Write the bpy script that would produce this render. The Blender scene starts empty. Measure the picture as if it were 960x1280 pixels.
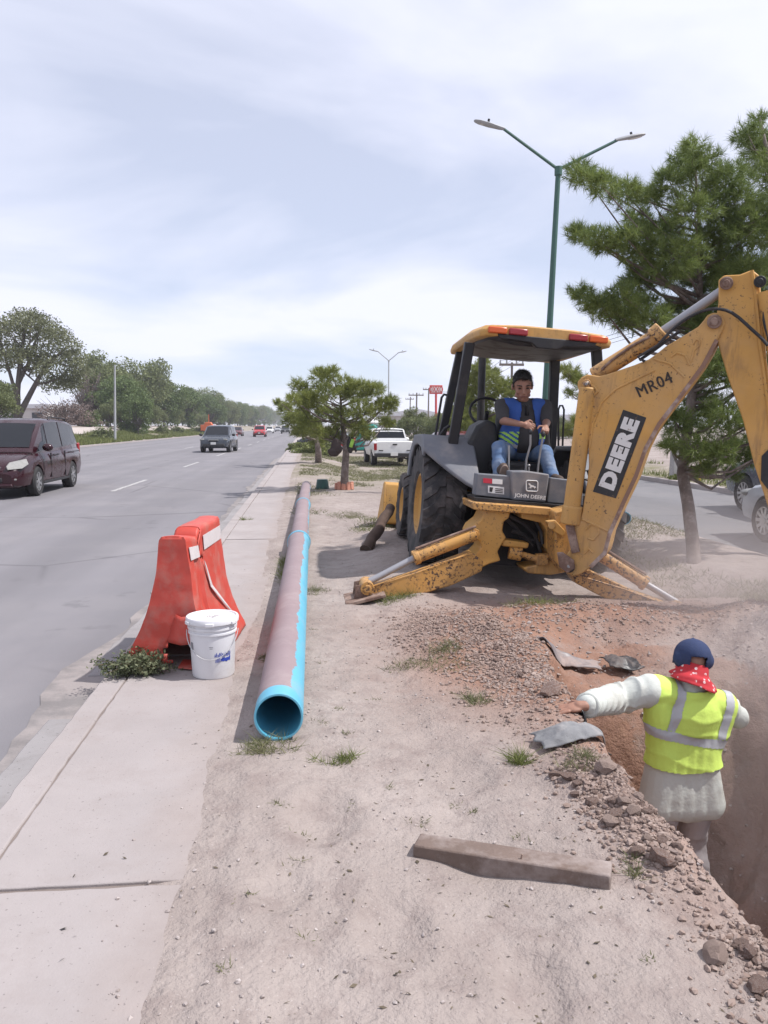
import bpy, math, random
import numpy as np
from mathutils import Vector, Matrix, Euler

S = bpy.context.scene
COL = S.collection
rad = math.radians

# ------------------------------------------------------------------ camera
CAM_H = 1.55
FPX = 1000.0                                  # focal length in pixels of the 960 x 1280 photograph
PITCH = math.atan(108 / FPX)
YAW = math.atan(97 / FPX * math.cos(PITCH))
cd = bpy.data.cameras.new('camera')
cam = bpy.data.objects.new('camera', cd)
COL.objects.link(cam)
cam.location = (0, 0, CAM_H)
cam.rotation_euler = (math.pi / 2 - PITCH, 0, -YAW)
cd.sensor_fit = 'VERTICAL'
cd.sensor_height = 36.0
cd.lens = 36.0 * FPX / 1280.0
cd.clip_start = 0.05
cd.clip_end = 3000
S.camera = cam

# ------------------------------------------------------------------ light
SUN_EL, SUN_AZ = rad(57), rad(-12)            # azimuth measured from +X (right of the road) towards +Y
sun_vec = Vector((math.cos(SUN_EL) * math.cos(SUN_AZ), math.cos(SUN_EL) * math.sin(SUN_AZ), math.sin(SUN_EL)))
W = bpy.data.worlds.new('World')
S.world = W
W.use_nodes = True
nt = W.node_tree
nt.nodes.clear()
def N(t, tree=None, **k):
    n = (tree or nt).nodes.new(t)
    for a, b in k.items():
        setattr(n, a, b)
    return n
wo = N('ShaderNodeOutputWorld'); bg = N('ShaderNodeBackground'); bg.inputs[1].default_value = 0.10
sky = N('ShaderNodeTexSky'); sky.sky_type = 'NISHITA'; sky.sun_disc = False
sky.sun_elevation = SUN_EL
sky.sun_rotation = math.pi / 2 - SUN_AZ
sky.altitude = 1100; sky.air_density = 1.0; sky.dust_density = 1.2; sky.ozone_density = 4.0
tc = N('ShaderNodeTexCoord')
# thin cirrus: noise laid out on a flat cloud deck (direction divided by its height)
sep = N('ShaderNodeSeparateXYZ'); nt.links.new(tc.outputs['Generated'], sep.inputs[0])
mx = N('ShaderNodeMath', operation='MAXIMUM'); mx.inputs[1].default_value = 0.0; nt.links.new(sep.outputs[2], mx.inputs[0])
ad = N('ShaderNodeMath', operation='ADD'); ad.inputs[1].default_value = 0.22; nt.links.new(mx.outputs[0], ad.inputs[0])
dvx = N('ShaderNodeMath', operation='DIVIDE'); nt.links.new(sep.outputs[0], dvx.inputs[0]); nt.links.new(ad.outputs[0], dvx.inputs[1])
dvy = N('ShaderNodeMath', operation='DIVIDE'); nt.links.new(sep.outputs[1], dvy.inputs[0]); nt.links.new(ad.outputs[0], dvy.inputs[1])
cb = N('ShaderNodeCombineXYZ'); nt.links.new(dvx.outputs[0], cb.inputs[0]); nt.links.new(dvy.outputs[0], cb.inputs[1])
mp = N('ShaderNodeMapping'); mp.inputs['Rotation'].default_value = (0, 0, rad(-25)); mp.inputs['Scale'].default_value = (0.55, 0.62, 1); mp.inputs['Location'].default_value = (5.3, 0.4, 0)
nt.links.new(cb.outputs[0], mp.inputs[0])
n1 = N('ShaderNodeTexNoise'); n1.inputs['Scale'].default_value = 1.7; n1.inputs['Detail'].default_value = 6; n1.inputs['Roughness'].default_value = 0.50; n1.inputs['Distortion'].default_value = 0.45
nt.links.new(mp.outputs[0], n1.inputs[0])
cr = N('ShaderNodeValToRGB'); cr.color_ramp.elements[0].position = 0.38; cr.color_ramp.elements[0].color = (0.57, 0.57, 0.57, 1)
cr.color_ramp.elements[1].position = 0.60; cr.color_ramp.elements[1].color = (0.98, 0.98, 0.98, 1)
nt.links.new(n1.outputs['Fac'], cr.inputs[0])
mixc = N('ShaderNodeMixRGB'); mixc.inputs[2].default_value = (7.5, 7.7, 9.0, 1)
nt.links.new(cr.outputs[0], mixc.inputs[0]); nt.links.new(sky.outputs[0], mixc.inputs[1])
nt.links.new(mixc.outputs[0], bg.inputs[0]); nt.links.new(bg.outputs[0], wo.inputs[0])

sl = bpy.data.lights.new('sun', 'SUN'); sl.energy = 4.0; sl.angle = rad(0.8); sl.color = (1.0, 0.965, 0.93)
so = bpy.data.objects.new('sun', sl); COL.objects.link(so)
so.location = (20, -5, 30)
so.rotation_euler = (-sun_vec).to_track_quat('-Z', 'Y').to_euler()
S.view_settings.view_transform = 'Standard'
S.view_settings.look = 'None'
S.view_settings.gamma = 1.0
S.view_settings.exposure = 0.36
S.view_settings.use_curve_mapping = False
S.render.engine = 'CYCLES'
S.cycles.use_denoising = True
S.cycles.max_bounces = 6
S.cycles.transparent_max_bounces = 12
S.cycles.volume_bounces = 1
S.cycles.sample_clamp_indirect = 6

# ------------------------------------------------------------------ pixel -> place
_fw = np.array([math.sin(YAW) * math.cos(PITCH), math.cos(YAW) * math.cos(PITCH), -math.sin(PITCH)])
_rt = np.array([math.cos(YAW), -math.sin(YAW), 0.0])
_up = np.cross(_rt, _fw)
_C = np.array([0, 0, CAM_H])
def ray(x, y): return _fw + _rt * (x - 480) / FPX - _up * (y - 640) / FPX
def G(x, y, z=0.0):                           # the point at height z seen at a pixel
    d = ray(x, y); return Vector(_C + d * (z - CAM_H) / d[2])
def D(x, y, Y):                               # the point at distance Y along the road seen at a pixel
    d = ray(x, y); return Vector(_C + d * Y / d[1])

# ------------------------------------------------------------------ noise on numpy arrays
def _hash(i, j, s):
    n = (i.astype(np.int64) * 374761393 + j.astype(np.int64) * 668265263 + s * 974711) & 0x7fffffff
    n = ((n ^ (n >> 13)) * 1274126177) & 0x7fffffff
    return ((n ^ (n >> 16)) & 0xffff) / 65535.0
def vnoise(x, y, s=0):
    x = np.asarray(x, float); y = np.asarray(y, float)
    i, j = np.floor(x), np.floor(y); u, v = x - i, y - j
    u = u * u * (3 - 2 * u); v = v * v * (3 - 2 * v)
    a, b, c, d = _hash(i, j, s), _hash(i + 1, j, s), _hash(i, j + 1, s), _hash(i + 1, j + 1, s)
    return (a * (1 - u) + b * u) * (1 - v) + (c * (1 - u) + d * u) * v
def fbm(x, y, s=0, o=4, g=0.5):
    t = 0; a = 1.0; n = 0
    for k in range(o):
        t = t + a * (vnoise(np.asarray(x) * 2 ** k, np.asarray(y) * 2 ** k, s + k * 17) - 0.5); n += a; a *= g
    return t / n * 2
def sst(x, a, b):
    t = np.clip((np.asarray(x, float) - a) / (b - a), 0, 1); return t * t * (3 - 2 * t)

# ------------------------------------------------------------------ scene objects
MATW = {}
def M_of(o): return MATW.get(o.name, Matrix.Identity(4))
def tag(o, label=None, cat=None, group=None, kind=None):
    if label: o['label'] = label
    if cat: o['category'] = cat
    if group: o['group'] = group
    if kind: o['kind'] = kind
    return o
def thing(name, label, cat, loc=(0, 0, 0), rot=(0, 0, 0), group=None):
    o = bpy.data.objects.new(name, None); COL.objects.link(o)
    o.empty_display_size = 0.1
    o.location = loc; o.rotation_euler = rot
    MATW[o.name] = Matrix.LocRotScale(Vector(loc), Euler(rot), None)
    return tag(o, label, cat, group)
def link(name, me, mat=None, parent=None, smooth=35, bevel=0, segs=2):
    o = bpy.data.objects.new(name, me); COL.objects.link(o)
    if mat is not None:
        for m in (mat if isinstance(mat, (list, tuple)) else [mat]): me.materials.append(m)
    if parent is not None:
        o.parent = parent; MATW[o.name] = M_of(parent)
    if smooth is not None and len(me.polygons):
        me.polygons.foreach_set('use_smooth', np.ones(len(me.polygons), bool))
        if smooth < 180: me.set_sharp_from_angle(angle=rad(smooth))
    if bevel:
        b = o.modifiers.new('bevel', 'BEVEL'); b.width = bevel; b.segments = segs; b.limit_method = 'ANGLE'; b.angle_limit = rad(40); b.harden_normals = False
    return o
def copy_tree(o, parent=None, label=None, first=True):
    c = o.copy(); COL.objects.link(c)
    c.parent = parent
    if label and first: c['label'] = label
    for ch in o.children: copy_tree(ch, c, None, False)
    return c

class MB:
    """collects shapes and builds ONE mesh object"""
    def __init__(s): s.v = []; s.f = []; s.m = []; s.mi = 0
    def add(s, vs, fs):
        o = len(s.v); s.v.extend([tuple(p) for p in vs]); s.f.extend([tuple(i + o for i in f) for f in fs]); s.m.extend([s.mi] * len(fs)); return s
    def box(s, c, size, rot=None, taper=1.0, tapy=None):
        x, y, z = [k / 2 for k in size]; t = taper; t2 = taper if tapy is None else tapy
        p = [Vector(q) for q in ((-x, -y, -z), (x, -y, -z), (x, y, -z), (-x, y, -z), (-x * t, -y * t2, z), (x * t, -y * t2, z), (x * t, y * t2, z), (-x * t, y * t2, z))]
        if rot is not None:
            R = rot if isinstance(rot, Matrix) else Euler(rot).to_matrix()
            p = [R @ q for q in p]
        c = Vector(c)
        return s.add([q + c for q in p], [(3, 2, 1, 0), (4, 5, 6, 7), (0, 1, 5, 4), (1, 2, 6, 5), (2, 3, 7, 6), (3, 0, 4, 7)])
    def span(s, a, b): return s.box([(i + j) / 2 for i, j in zip(a, b)], [abs(j - i) for i, j in zip(a, b)])
    def bar(s, p0, p1, w, h, up=(0, 0, 1), w1=None, h1=None):
        p0, p1 = Vector(p0), Vector(p1); d = (p1 - p0).normalized(); u = Vector(up)
        r = d.cross(u)
        if r.length < 1e-4: r = d.cross(Vector((1, 0, 0)))
        r.normalize(); u = r.cross(d).normalized(); w1 = w if w1 is None else w1; h1 = h if h1 is None else h1
        q = [p0 - r * w / 2 - u * h / 2, p0 + r * w / 2 - u * h / 2, p0 + r * w / 2 + u * h / 2, p0 - r * w / 2 + u * h / 2,
             p1 - r * w1 / 2 - u * h1 / 2, p1 + r * w1 / 2 - u * h1 / 2, p1 + r * w1 / 2 + u * h1 / 2, p1 - r * w1 / 2 + u * h1 / 2]
        return s.add(q, [(0, 1, 2, 3), (7, 6, 5, 4), (0, 4, 5, 1), (1, 5, 6, 2), (2, 6, 7, 3), (3, 7, 4, 0)])
    def prism(s, pts, vec):
        n = len(pts); a = [Vector(p) for p in pts]; vec = Vector(vec)
        nm = Vector((0, 0, 0))
        for i in range(n): nm += a[i].cross(a[(i + 1) % n])
        if nm.dot(vec) > 0: a = a[::-1]
        return s.add(a + [p + vec for p in a], [tuple(range(n)), tuple(range(2 * n - 1, n - 1, -1))] + [((i + 1) % n, i, n + i, n + (i + 1) % n) for i in range(n)])
    def tube(s, pts, r, n=10, caps=True, closed=False):
        P = [Vector(p) for p in pts]; R = r if isinstance(r, (list, tuple)) else [r] * len(P)
        vs = []; prev = None; m = len(P)
        for i, p in enumerate(P):
            if closed: t = P[(i + 1) % m] - P[i - 1]
            else: t = P[min(i + 1, m - 1)] - P[max(i - 1, 0)]
            t.normalize()
            if prev is None:
                q = t.orthogonal().normalized()
            else:
                q = prev - t * prev.dot(t)
                q = q.normalized() if q.length > 1e-6 else t.orthogonal().normalized()
            prev = q; w = t.cross(q)
            for k in range(n):
                a = 2 * math.pi * k / n
                vs.append(p + (q * math.cos(a) + w * math.sin(a)) * R[i])
        fs = []
        for i in range(m if closed else m - 1):
            j = (i + 1) % m
            for k in range(n): fs.append((i * n + k, i * n + (k + 1) % n, j * n + (k + 1) % n, j * n + k))
        if caps and not closed: fs += [tuple(range(n - 1, -1, -1)), tuple(range((m - 1) * n, m * n))]
        return s.add(vs, fs)
    def cyl(s, p0, p1, r0, r1=None, n=18): return s.tube([p0, p1], [r0, r0 if r1 is None else r1], n)
    def lathe(s, prof, o=(0, 0, 0), axis=(0, 0, 1), n=24, closed=False):
        ax = Vector(axis).normalized(); q = ax.orthogonal().normalized(); w = ax.cross(q); o = Vector(o); m = len(prof)
        vs = []
        for r, h in prof:
            for k in range(n):
                a = 2 * math.pi * k / n; vs.append(o + ax * h + (q * math.cos(a) + w * math.sin(a)) * r)
        fs = []
        for i in range(m if closed else m - 1):
            j = (i + 1) % m
            for k in range(n): fs.append((i * n + k, i * n + (k + 1) % n, j * n + (k + 1) % n, j * n + k))
        if not closed:
            if prof[0][0] > 1e-5: fs.append(tuple(range(n - 1, -1, -1)))
            if prof[-1][0] > 1e-5: fs.append(tuple(range((m - 1) * n, m * n)))
        return s.add(vs, fs)
    def ball(s, c, r, n=12, m=8, rot=None):
        r = (r, r, r) if isinstance(r, (int, float)) else r; c = Vector(c); vs = []; fs = []
        R = rot if isinstance(rot, Matrix) else (Euler(rot).to_matrix() if rot is not None else None)
        def put(x, y, z):
            p = Vector((x * r[0], y * r[1], z * r[2]))
            vs.append((R @ p if R else p) + c)
        put(0, 0, -1)
        for i in range(1, m):
            a = math.pi * i / m
            for k in range(n): b = 2 * math.pi * k / n; put(math.sin(a) * math.cos(b), math.sin(a) * math.sin(b), -math.cos(a))
        put(0, 0, 1); top = len(vs) - 1
        for k in range(n):
            fs.append((0, 1 + (k + 1) % n, 1 + k)); fs.append((top, top - n + k, top - n + (k + 1) % n))
        for i in range(m - 2):
            for k in range(n): fs.append((1 + i * n + k, 1 + i * n + (k + 1) % n, 1 + (i + 1) * n + (k + 1) % n, 1 + (i + 1) * n + k))
        return s.add(vs, fs)
    def loft(s, rings, caps=True):
        n = len(rings[0]); vs = [p for r in rings for p in r]; fs = []
        for i in range(len(rings) - 1):
            for k in range(n): fs.append((i * n + k, i * n + (k + 1) % n, (i + 1) * n + (k + 1) % n, (i + 1) * n + k))
        if caps: fs += [tuple(range(n - 1, -1, -1)), tuple(range((len(rings) - 1) * n, len(rings) * n))]
        return s.add(vs, fs)
    def mesh(s, name, parent=None, world=False):
        me = bpy.data.meshes.new(name)
        vs = s.v
        if world and parent is not None:
            I = M_of(parent).inverted(); vs = [tuple(I @ Vector(p)) for p in vs]
        me.from_pydata(vs, [], s.f)
        if any(s.m): me.polygons.foreach_set('material_index', s.m)
        me.update()
        return me
    def build(s, name, mat, parent=None, world=False, smooth=35, bevel=0, segs=2, fixn=False):
        me = s.mesh(name, parent, world)
        if fixn: fix_normals(me)
        return link(name, me, mat, parent, smooth, bevel, segs)
def fix_normals(me):
    import bmesh
    b = bmesh.new(); b.from_mesh(me); bmesh.ops.recalc_face_normals(b, faces=b.faces); b.to_mesh(me); b.free()
def np_mesh(name, V, Fq):                     # V (n,3), Fq (m,k) -> mesh, fast
    me = bpy.data.meshes.new(name); k = Fq.shape[1]
    me.vertices.add(len(V)); me.vertices.foreach_set('co', np.ascontiguousarray(V, np.float32).ravel())
    me.loops.add(Fq.size); me.loops.foreach_set('vertex_index', np.ascontiguousarray(Fq, np.int32).ravel())
    me.polygons.add(len(Fq)); me.polygons.foreach_set('loop_start', np.arange(0, Fq.size, k, dtype=np.int32))
    me.update(calc_edges=True); me.validate()
    return me
def evaluated(o, remove=True):                # the mesh of a temporary object with its modifiers applied
    bpy.context.view_layer.update()
    dg = bpy.context.evaluated_depsgraph_get()
    me = bpy.data.meshes.new_from_object(o.evaluated_get(dg))
    if remove: bpy.data.objects.remove(o)
    return me
def text_mesh(txt, size=1.0, bold=0.0, space=1.0, extrude=0.0):
    cu = bpy.data.curves.new('txt', 'FONT'); cu.body = txt; cu.size = size; cu.offset = bold; cu.space_character = space; cu.extrude = extrude
    cu.align_x = 'CENTER'; cu.align_y = 'CENTER'; cu.resolution_u = 3
    o = bpy.data.objects.new('txt', cu); COL.objects.link(o)
    return evaluated(o)
def place_mesh(me, Mx):
    me.transform(Mx); me.update(); return me
def frame(o, x, y):                           # matrix with given origin, x axis and y axis
    x = Vector(x).normalized(); y = Vector(y); y = (y - x * y.dot(x)).normalized(); z = x.cross(y)
    return Matrix(((x.x, y.x, z.x, o[0]), (x.y, y.y, z.y, o[1]), (x.z, y.z, z.z, o[2]), (0, 0, 0, 1)))

# ------------------------------------------------------------------ materials
def newmat(name):
    m = bpy.data.materials.new(name); m.use_nodes = True; t = m.node_tree; t.nodes.clear()
    o = t.nodes.new('ShaderNodeOutputMaterial'); b = t.nodes.new('ShaderNodeBsdfPrincipled'); t.links.new(b.outputs[0], o.inputs[0])
    return m, t, b
def noise(t, scale, detail=4, rough=0.55, vec=None, dist=0.0):
    n = t.nodes.new('ShaderNodeTexNoise'); n.inputs['Scale'].default_value = scale; n.inputs['Detail'].default_value = detail; n.inputs['Roughness'].default_value = rough; n.inputs['Distortion'].default_value = dist
    if vec is None:
        c = t.nodes.get('TC') or t.nodes.new('ShaderNodeTexCoord'); c.name = 'TC'; vec = c.outputs['Object']
    t.links.new(vec, n.inputs['Vector']); return n.outputs['Fac']
def ramp(t, src, a, b, ca=(0, 0, 0, 1), cb=(1, 1, 1, 1)):
    r = t.nodes.new('ShaderNodeValToRGB'); e = r.color_ramp.elements
    e[0].position = a; e[0].color = ca if len(ca) == 4 else (*ca, 1); e[1].position = b; e[1].color = cb if len(cb) == 4 else (*cb, 1)
    t.links.new(src, r.inputs[0]); return r.outputs[0]
def mix(t, fac, a, b, mode='MIX'):
    n = t.nodes.new('ShaderNodeMixRGB'); n.blend_type = mode
    for k, x in ((0, fac), (1, a), (2, b)):
        if isinstance(x, (int, float)): n.inputs[k].default_value = x
        elif isinstance(x, (tuple, list)): n.inputs[k].default_value = x if len(x) == 4 else (*x, 1)
        else: t.links.new(x, n.inputs[k])
    return n.outputs[0]
def math_(t, op, a, b=None):
    n = t.nodes.new('ShaderNodeMath'); n.operation = op
    for k, x in ((0, a), (1, b)):
        if x is None: continue
        if isinstance(x, (int, float)): n.inputs[k].default_value = x
        else: t.links.new(x, n.inputs[k])
    return n.outputs[0]
def maprange(t, src, a, b, c=0.0, d=1.0):
    n = t.nodes.new('ShaderNodeMapRange'); n.interpolation_type = 'SMOOTHSTEP'
    t.links.new(src, n.inputs[0])
    for k, x in enumerate((a, b, c, d)): n.inputs[1 + k].default_value = x
    return n.outputs[0]
def bump(t, b, h, strength=0.3, dist=0.02):
    n = t.nodes.new('ShaderNodeBump'); n.inputs['Strength'].default_value = strength; n.inputs['Distance'].default_value = dist
    t.links.new(h, n.inputs['Height']); t.links.new(n.outputs[0], b.inputs['Normal']); return n
def sc(c, k): return tuple(min(1, x * k) for x in c)
def pm(name, col, rough=0.6, metal=0.0, var=0.18, vs=6.0, bmp=0.12, bs=60.0, dirt=None, da=(0.5, 0.7), ds=4.0, spec=0.4, coat=0.0, fine=None):
    m, t, b = newmat(name)
    c = mix(t, noise(t, vs), sc(col, 1 - var), sc(col, 1 + var))
    if fine: c = mix(t, math_(t, 'MULTIPLY', noise(t, fine, 2), 0.25), c, sc(col, 0.5))
    rg = None
    if dirt is not None:
        f = ramp(t, noise(t, ds, 6, 0.65), *da)
        c = mix(t, f, c, dirt); rg = math_(t, 'ADD', math_(t, 'MULTIPLY', f, 0.9 - rough), rough)
    t.links.new(c, b.inputs['Base Color'])
    b.inputs['Metallic'].default_value = metal; b.inputs['Specular IOR Level'].default_value = spec; b.inputs['Coat Weight'].default_value = coat; b.inputs['Coat Roughness'].default_value = 0.08
    if rg is None: rg = math_(t, 'ADD', math_(t, 'MULTIPLY', noise(t, vs * 2.3), 0.16), rough - 0.08)
    t.links.new(rg, b.inputs['Roughness'])
    if bmp: bump(t, b, noise(t, bs, 4), bmp, 0.01)
    return m
def island_mat(name, c0, c1, rough=0.6, trans=0.25, cs=1.5, spread=0.5):   # leaves and needles: each face island its own shade
    m = bpy.data.materials.new(name); m.use_nodes = True; t = m.node_tree; t.nodes.clear()
    o = t.nodes.new('ShaderNodeOutputMaterial'); g = t.nodes.new('ShaderNodeNewGeometry')
    f = math_(t, 'ADD', math_(t, 'MULTIPLY', g.outputs['Random Per Island'], spread), math_(t, 'MULTIPLY', ramp(t, noise(t, cs, 3), 0.3, 0.7), 1 - spread))
    c = mix(t, f, c0, c1)
    d = t.nodes.new('ShaderNodeBsdfPrincipled'); d.inputs['Roughness'].default_value = rough; d.inputs['Specular IOR Level'].default_value = 0.3
    tr = t.nodes.new('ShaderNodeBsdfTranslucent'); mx_ = t.nodes.new('ShaderNodeMixShader'); mx_.inputs[0].default_value = trans
    t.links.new(c, d.inputs['Base Color']); t.links.new(c, tr.inputs[0]); t.links.new(d.outputs[0], mx_.inputs[1]); t.links.new(tr.outputs[0], mx_.inputs[2]); t.links.new(mx_.outputs[0], o.inputs[0])
    return m
# ================================================================== SETTING
ROAD_Z = -0.12
KERB_X0, KERB_X1 = -1.27, -1.12               # near kerb of the left carriageway
PAVE_X1 = -0.40                               # inner edge of the pavement slabs
TR0, TR1 = (2.16, 8.5), rad(4.5)              # backhoe: where its rear axle stands and how far it leans

def trench_edges(Y):
    l = 1.33 + 0.12 * sst(Y, 3.2, 4.4) + 0.12 * sst(Y, 4.4, 5.4) + 0.05 * fbm(Y * 1.7, Y * 0 + 3.3, 5) + 0.025 * fbm(Y * 7, Y * 0 + 1.3, 8)
    r = 2.46 - 0.08 * sst(Y, 3.0, 5.0) + 0.07 * fbm(Y * 1.5, Y * 0 + 9.1, 11) + 0.03 * fbm(Y * 6, Y * 0 + 2.3, 12)
    return l, r
def gz(X, Y):
    X = np.asarray(X, float); Y = np.asarray(Y, float)
    near = 1 - sst(Y, 20, 40)
    z = 0.022 * fbm(X * 0.9, Y * 0.9, 1) + (0.015 * fbm(X * 3.1, Y * 3.1, 2, 3) + 0.009 * fbm(X * 8, Y * 8, 3, 2)) * near
    # soil laps over the pavement's inner edge
    edge = 0.024 * (sst(X, -0.62, -0.34) - 0.56) + 0.004 * fbm(X * 2.2, Y * 2.2, 66, 4, 0.6)
    z = np.where(X < 0.4, edge * (1 - sst(X, -0.3, 0.4)) + z * (0.35 + 0.65 * sst(X, -0.3, 0.4)) + 0.011 * (1 - sst(X, -0.3, 0.4)) * (X > -0.3), z)
    # wheel ruts and scuffed hollows
    z = z - 0.018 * np.exp(-((X - 0.55 - 0.05 * np.sin(Y * 0.8)) / 0.13) ** 2) * (1 - sst(Y, 6, 9)) - 0.015 * np.exp(-((X - 0.05 + 0.04 * np.sin(Y)) / 0.10) ** 2) * (1 - sst(Y, 3.4, 4.2))
    for cx, cy, r in ((0.05, 3.05, 0.13), (0.62, 2.05, 0.10), (0.25, 2.3, 0.11), (-0.1, 2.55, 0.09), (0.7, 3.4, 0.12)):
        d = np.hypot(X - cx, (Y - cy) / 1.6) / r; z = z - 0.02 * np.exp(-d ** 4) + 0.010 * np.exp(-((d - 1.25) / 0.2) ** 2)
    # loosened red soil round the head of the trench, spoil bank on its far side
    heap = 0.14 * np.exp(-(((X - 1.35) / 0.50) ** 2 + ((Y - 5.45) / 0.62) ** 2)) + 0.10 * np.exp(-(((X - 1.28) / 0.20) ** 2 + ((Y - 3.1) / 0.7) ** 2)) + 0.07 * np.exp(-(((X - 1.35) / 0.2) ** 2 + ((Y - 4.3) / 0.4) ** 2))
    heap = heap + 0.15 * np.exp(-(((X - 2.2) / 0.9) ** 2 + ((Y - 6.0) / 0.34) ** 2)) + 0.10 * np.exp(-(((X - 1.5) / 0.14) ** 2 + ((Y - 2.0) / 0.3) ** 2))
    bank = 0.34 * sst(X, 2.7, 3.5) * (1 - sst(X, 3.7, 5.0)) * sst(Y, 0.5, 3.5) * (1 - sst(Y, 5.0, 6.6))
    lump = 0.5 + 1.0 * fbm(X * 3.4, Y * 3.4, 21, 4, 0.55) + 0.25 * fbm(X * 13, Y * 13, 22, 3, 0.6)
    z = z + heap * (0.75 + 0.5 * lump) + bank * (0.72 + 0.5 * lump)
    # the trench itself with its ramped head
    l, r = trench_edges(Y)
    wob = 0.05 * fbm(X * 6, Y * 6, 31, 4) + 0.03 * fbm(Y * 11, X * 3, 33)
    ins = sst(X + wob, l, l + 0.16) * (1 - sst(X + wob * 1.6 + 0.10 * fbm(X * 2.3, Y * 2.3, 34), r - 0.16, r + 1.10))
    yy_ = Y + 0.22 * fbm(X * 2.2, Y * 2.2, 36)
    dep = 1.16 * (1 - sst(yy_, 4.32, 4.95)) + 0.22 * (1 - sst(yy_, 4.6, 6.0))
    z = z - ins * dep * (1 + 0.05 * fbm(X * 5, Y * 5, 41))
    # uneven ground under the machine
    tl = sst(X, 0.3, 1.1) * (1 - sst(X, 3.5, 4.6)) * sst(Y, 6.6, 7.4) * (1 - sst(Y, 11.5, 13.5))
    z = z - (X - TR0[0]) * math.tan(TR1) * tl
    # the median drops a little further on
    z = z - 0.25 * sst(Y, 19, 31) * sst(X, 0.4, 1.8) * (1 - sst(X, 4.6, 5.5))
    # beside and below the carriageways
    z = np.where(X < -0.66, -0.30, z)
    z = np.where(X > 6.15, -0.30, np.where(X > 5.3, z * (1 - sst(X, 5.4, 5.9)) + (-0.10 - 0.06 * sst(X, 5.6, 6.05) + 0.02 * fbm(X * 2, Y * 1.2, 63)) * sst(X, 5.35, 5.95), z))
    lv = -0.10 + 0.10 * sst(X, -17.2, -18.2) + 0 * X
    lv = -0.10 + 0.14 * (1 - sst(X, -18.4, -17.4)) + 1.5 * (1 - sst(X, -27, -18.5)) + 0.08 * fbm(X * 0.3, Y * 0.1, 51)
    z = np.where(X < -17.3, lv, z)
    rv = 0.02 + 0.05 * fbm(X * 0.4, Y * 0.4, 61) + 0.25 * sst(X, 11, 16)
    z = np.where(X > 10.35, rv, z)
    return z
def rng(a, b, st): return list(np.arange(a, b - 1e-6, st))
xs = [-900, -400, -200, -120, -80, -60] + rng(-45, -30, 3) + rng(-30, -17.4, 0.7) + [-17.4, -17.25, -17.2] + [-12, -6, -2, -1.0, -0.70] + rng(-0.66, 5.30, 0.031) + rng(5.3, 6.2, 0.06) + [6.22, 8, 10.2, 10.3, 10.4] + rng(10.7, 20, 0.6) + [22, 26, 32, 45, 70, 120, 220, 450, 900]
ys = [-60, -20, -8, -4, -2] + rng(-1, 1.6, 0.2) + rng(1.6, 8.6, 0.029) + rng(8.6, 14, 0.06) + rng(14, 24, 0.16) + rng(24, 60, 0.8) + rng(60, 200, 6) + [200, 260, 340, 450, 600, 900, 1800]
GX, GY = np.meshgrid(np.array(xs), np.array(ys))
GZ = gz(GX, GY)
# crumbly sideways wobble on the trench walls
l_, r_ = trench_edges(GY)
inn = (sst(GX, l_ - 0.1, l_ + 0.02) * (1 - sst(GX, r_ + 0.9, r_ + 1.2))) * (GZ < -0.05) * (GY < 6.3)
GXw = GX + inn * 0.09 * fbm(GY * 4, GZ * 5, 71) + inn * 0.05 * fbm(GY * 13, GZ * 14, 72)
GZ = GZ + inn * (0.05 * fbm(GX * 5, GY * 5, 73, 4, 0.6) + 0.020 * fbm(GX * 15, GY * 15, 74, 3, 0.6))
nx, ny = len(xs), len(ys)
V = np.stack([GXw, GY, GZ], -1).reshape(-1, 3)
ii = (np.arange(ny - 1)[:, None] * nx + np.arange(nx - 1)[None, :]).ravel()
gme = np_mesh('ground', V, np.stack([ii, ii + 1, ii + nx + 1, ii + nx], -1))
sp = np.clip(1.6 * np.exp(-(((GX - 1.40) / 0.66) ** 2 + ((GY - 5.05) / 0.90) ** 2)) + 1.3 * np.exp(-(((GX - 2.5) / 1.4) ** 2 + ((GY - 6.2) / 0.55) ** 2)) + 0.8 * np.exp(-(((GX - 1.33) / 0.22) ** 2 + ((GY - 3.3) / 1.1) ** 2)) + 0.55 * inn, 0, 1)
gr = np.clip(sst(GX, -27, -24) * (1 - sst(GX, -18.2, -17.3)) * (0.75 + 0.6 * fbm(GX * 0.4, GY * 0.15, 81)) + (GX > 10.35) * (1 - sst(GX, 12.0, 13.5)) + (GX > -0.6) * (GX < 5.8) * sst(GY, 14, 24) * (0.35 + 0.8 * fbm(GX * 0.7, GY * 0.35, 82)), 0, 1)
for nm, arr in (('spoil', sp), ('turf', gr)):
    a = gme.attributes.new(nm, 'FLOAT', 'POINT'); a.data.foreach_set('value', arr.ravel().astype(np.float32))

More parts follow.
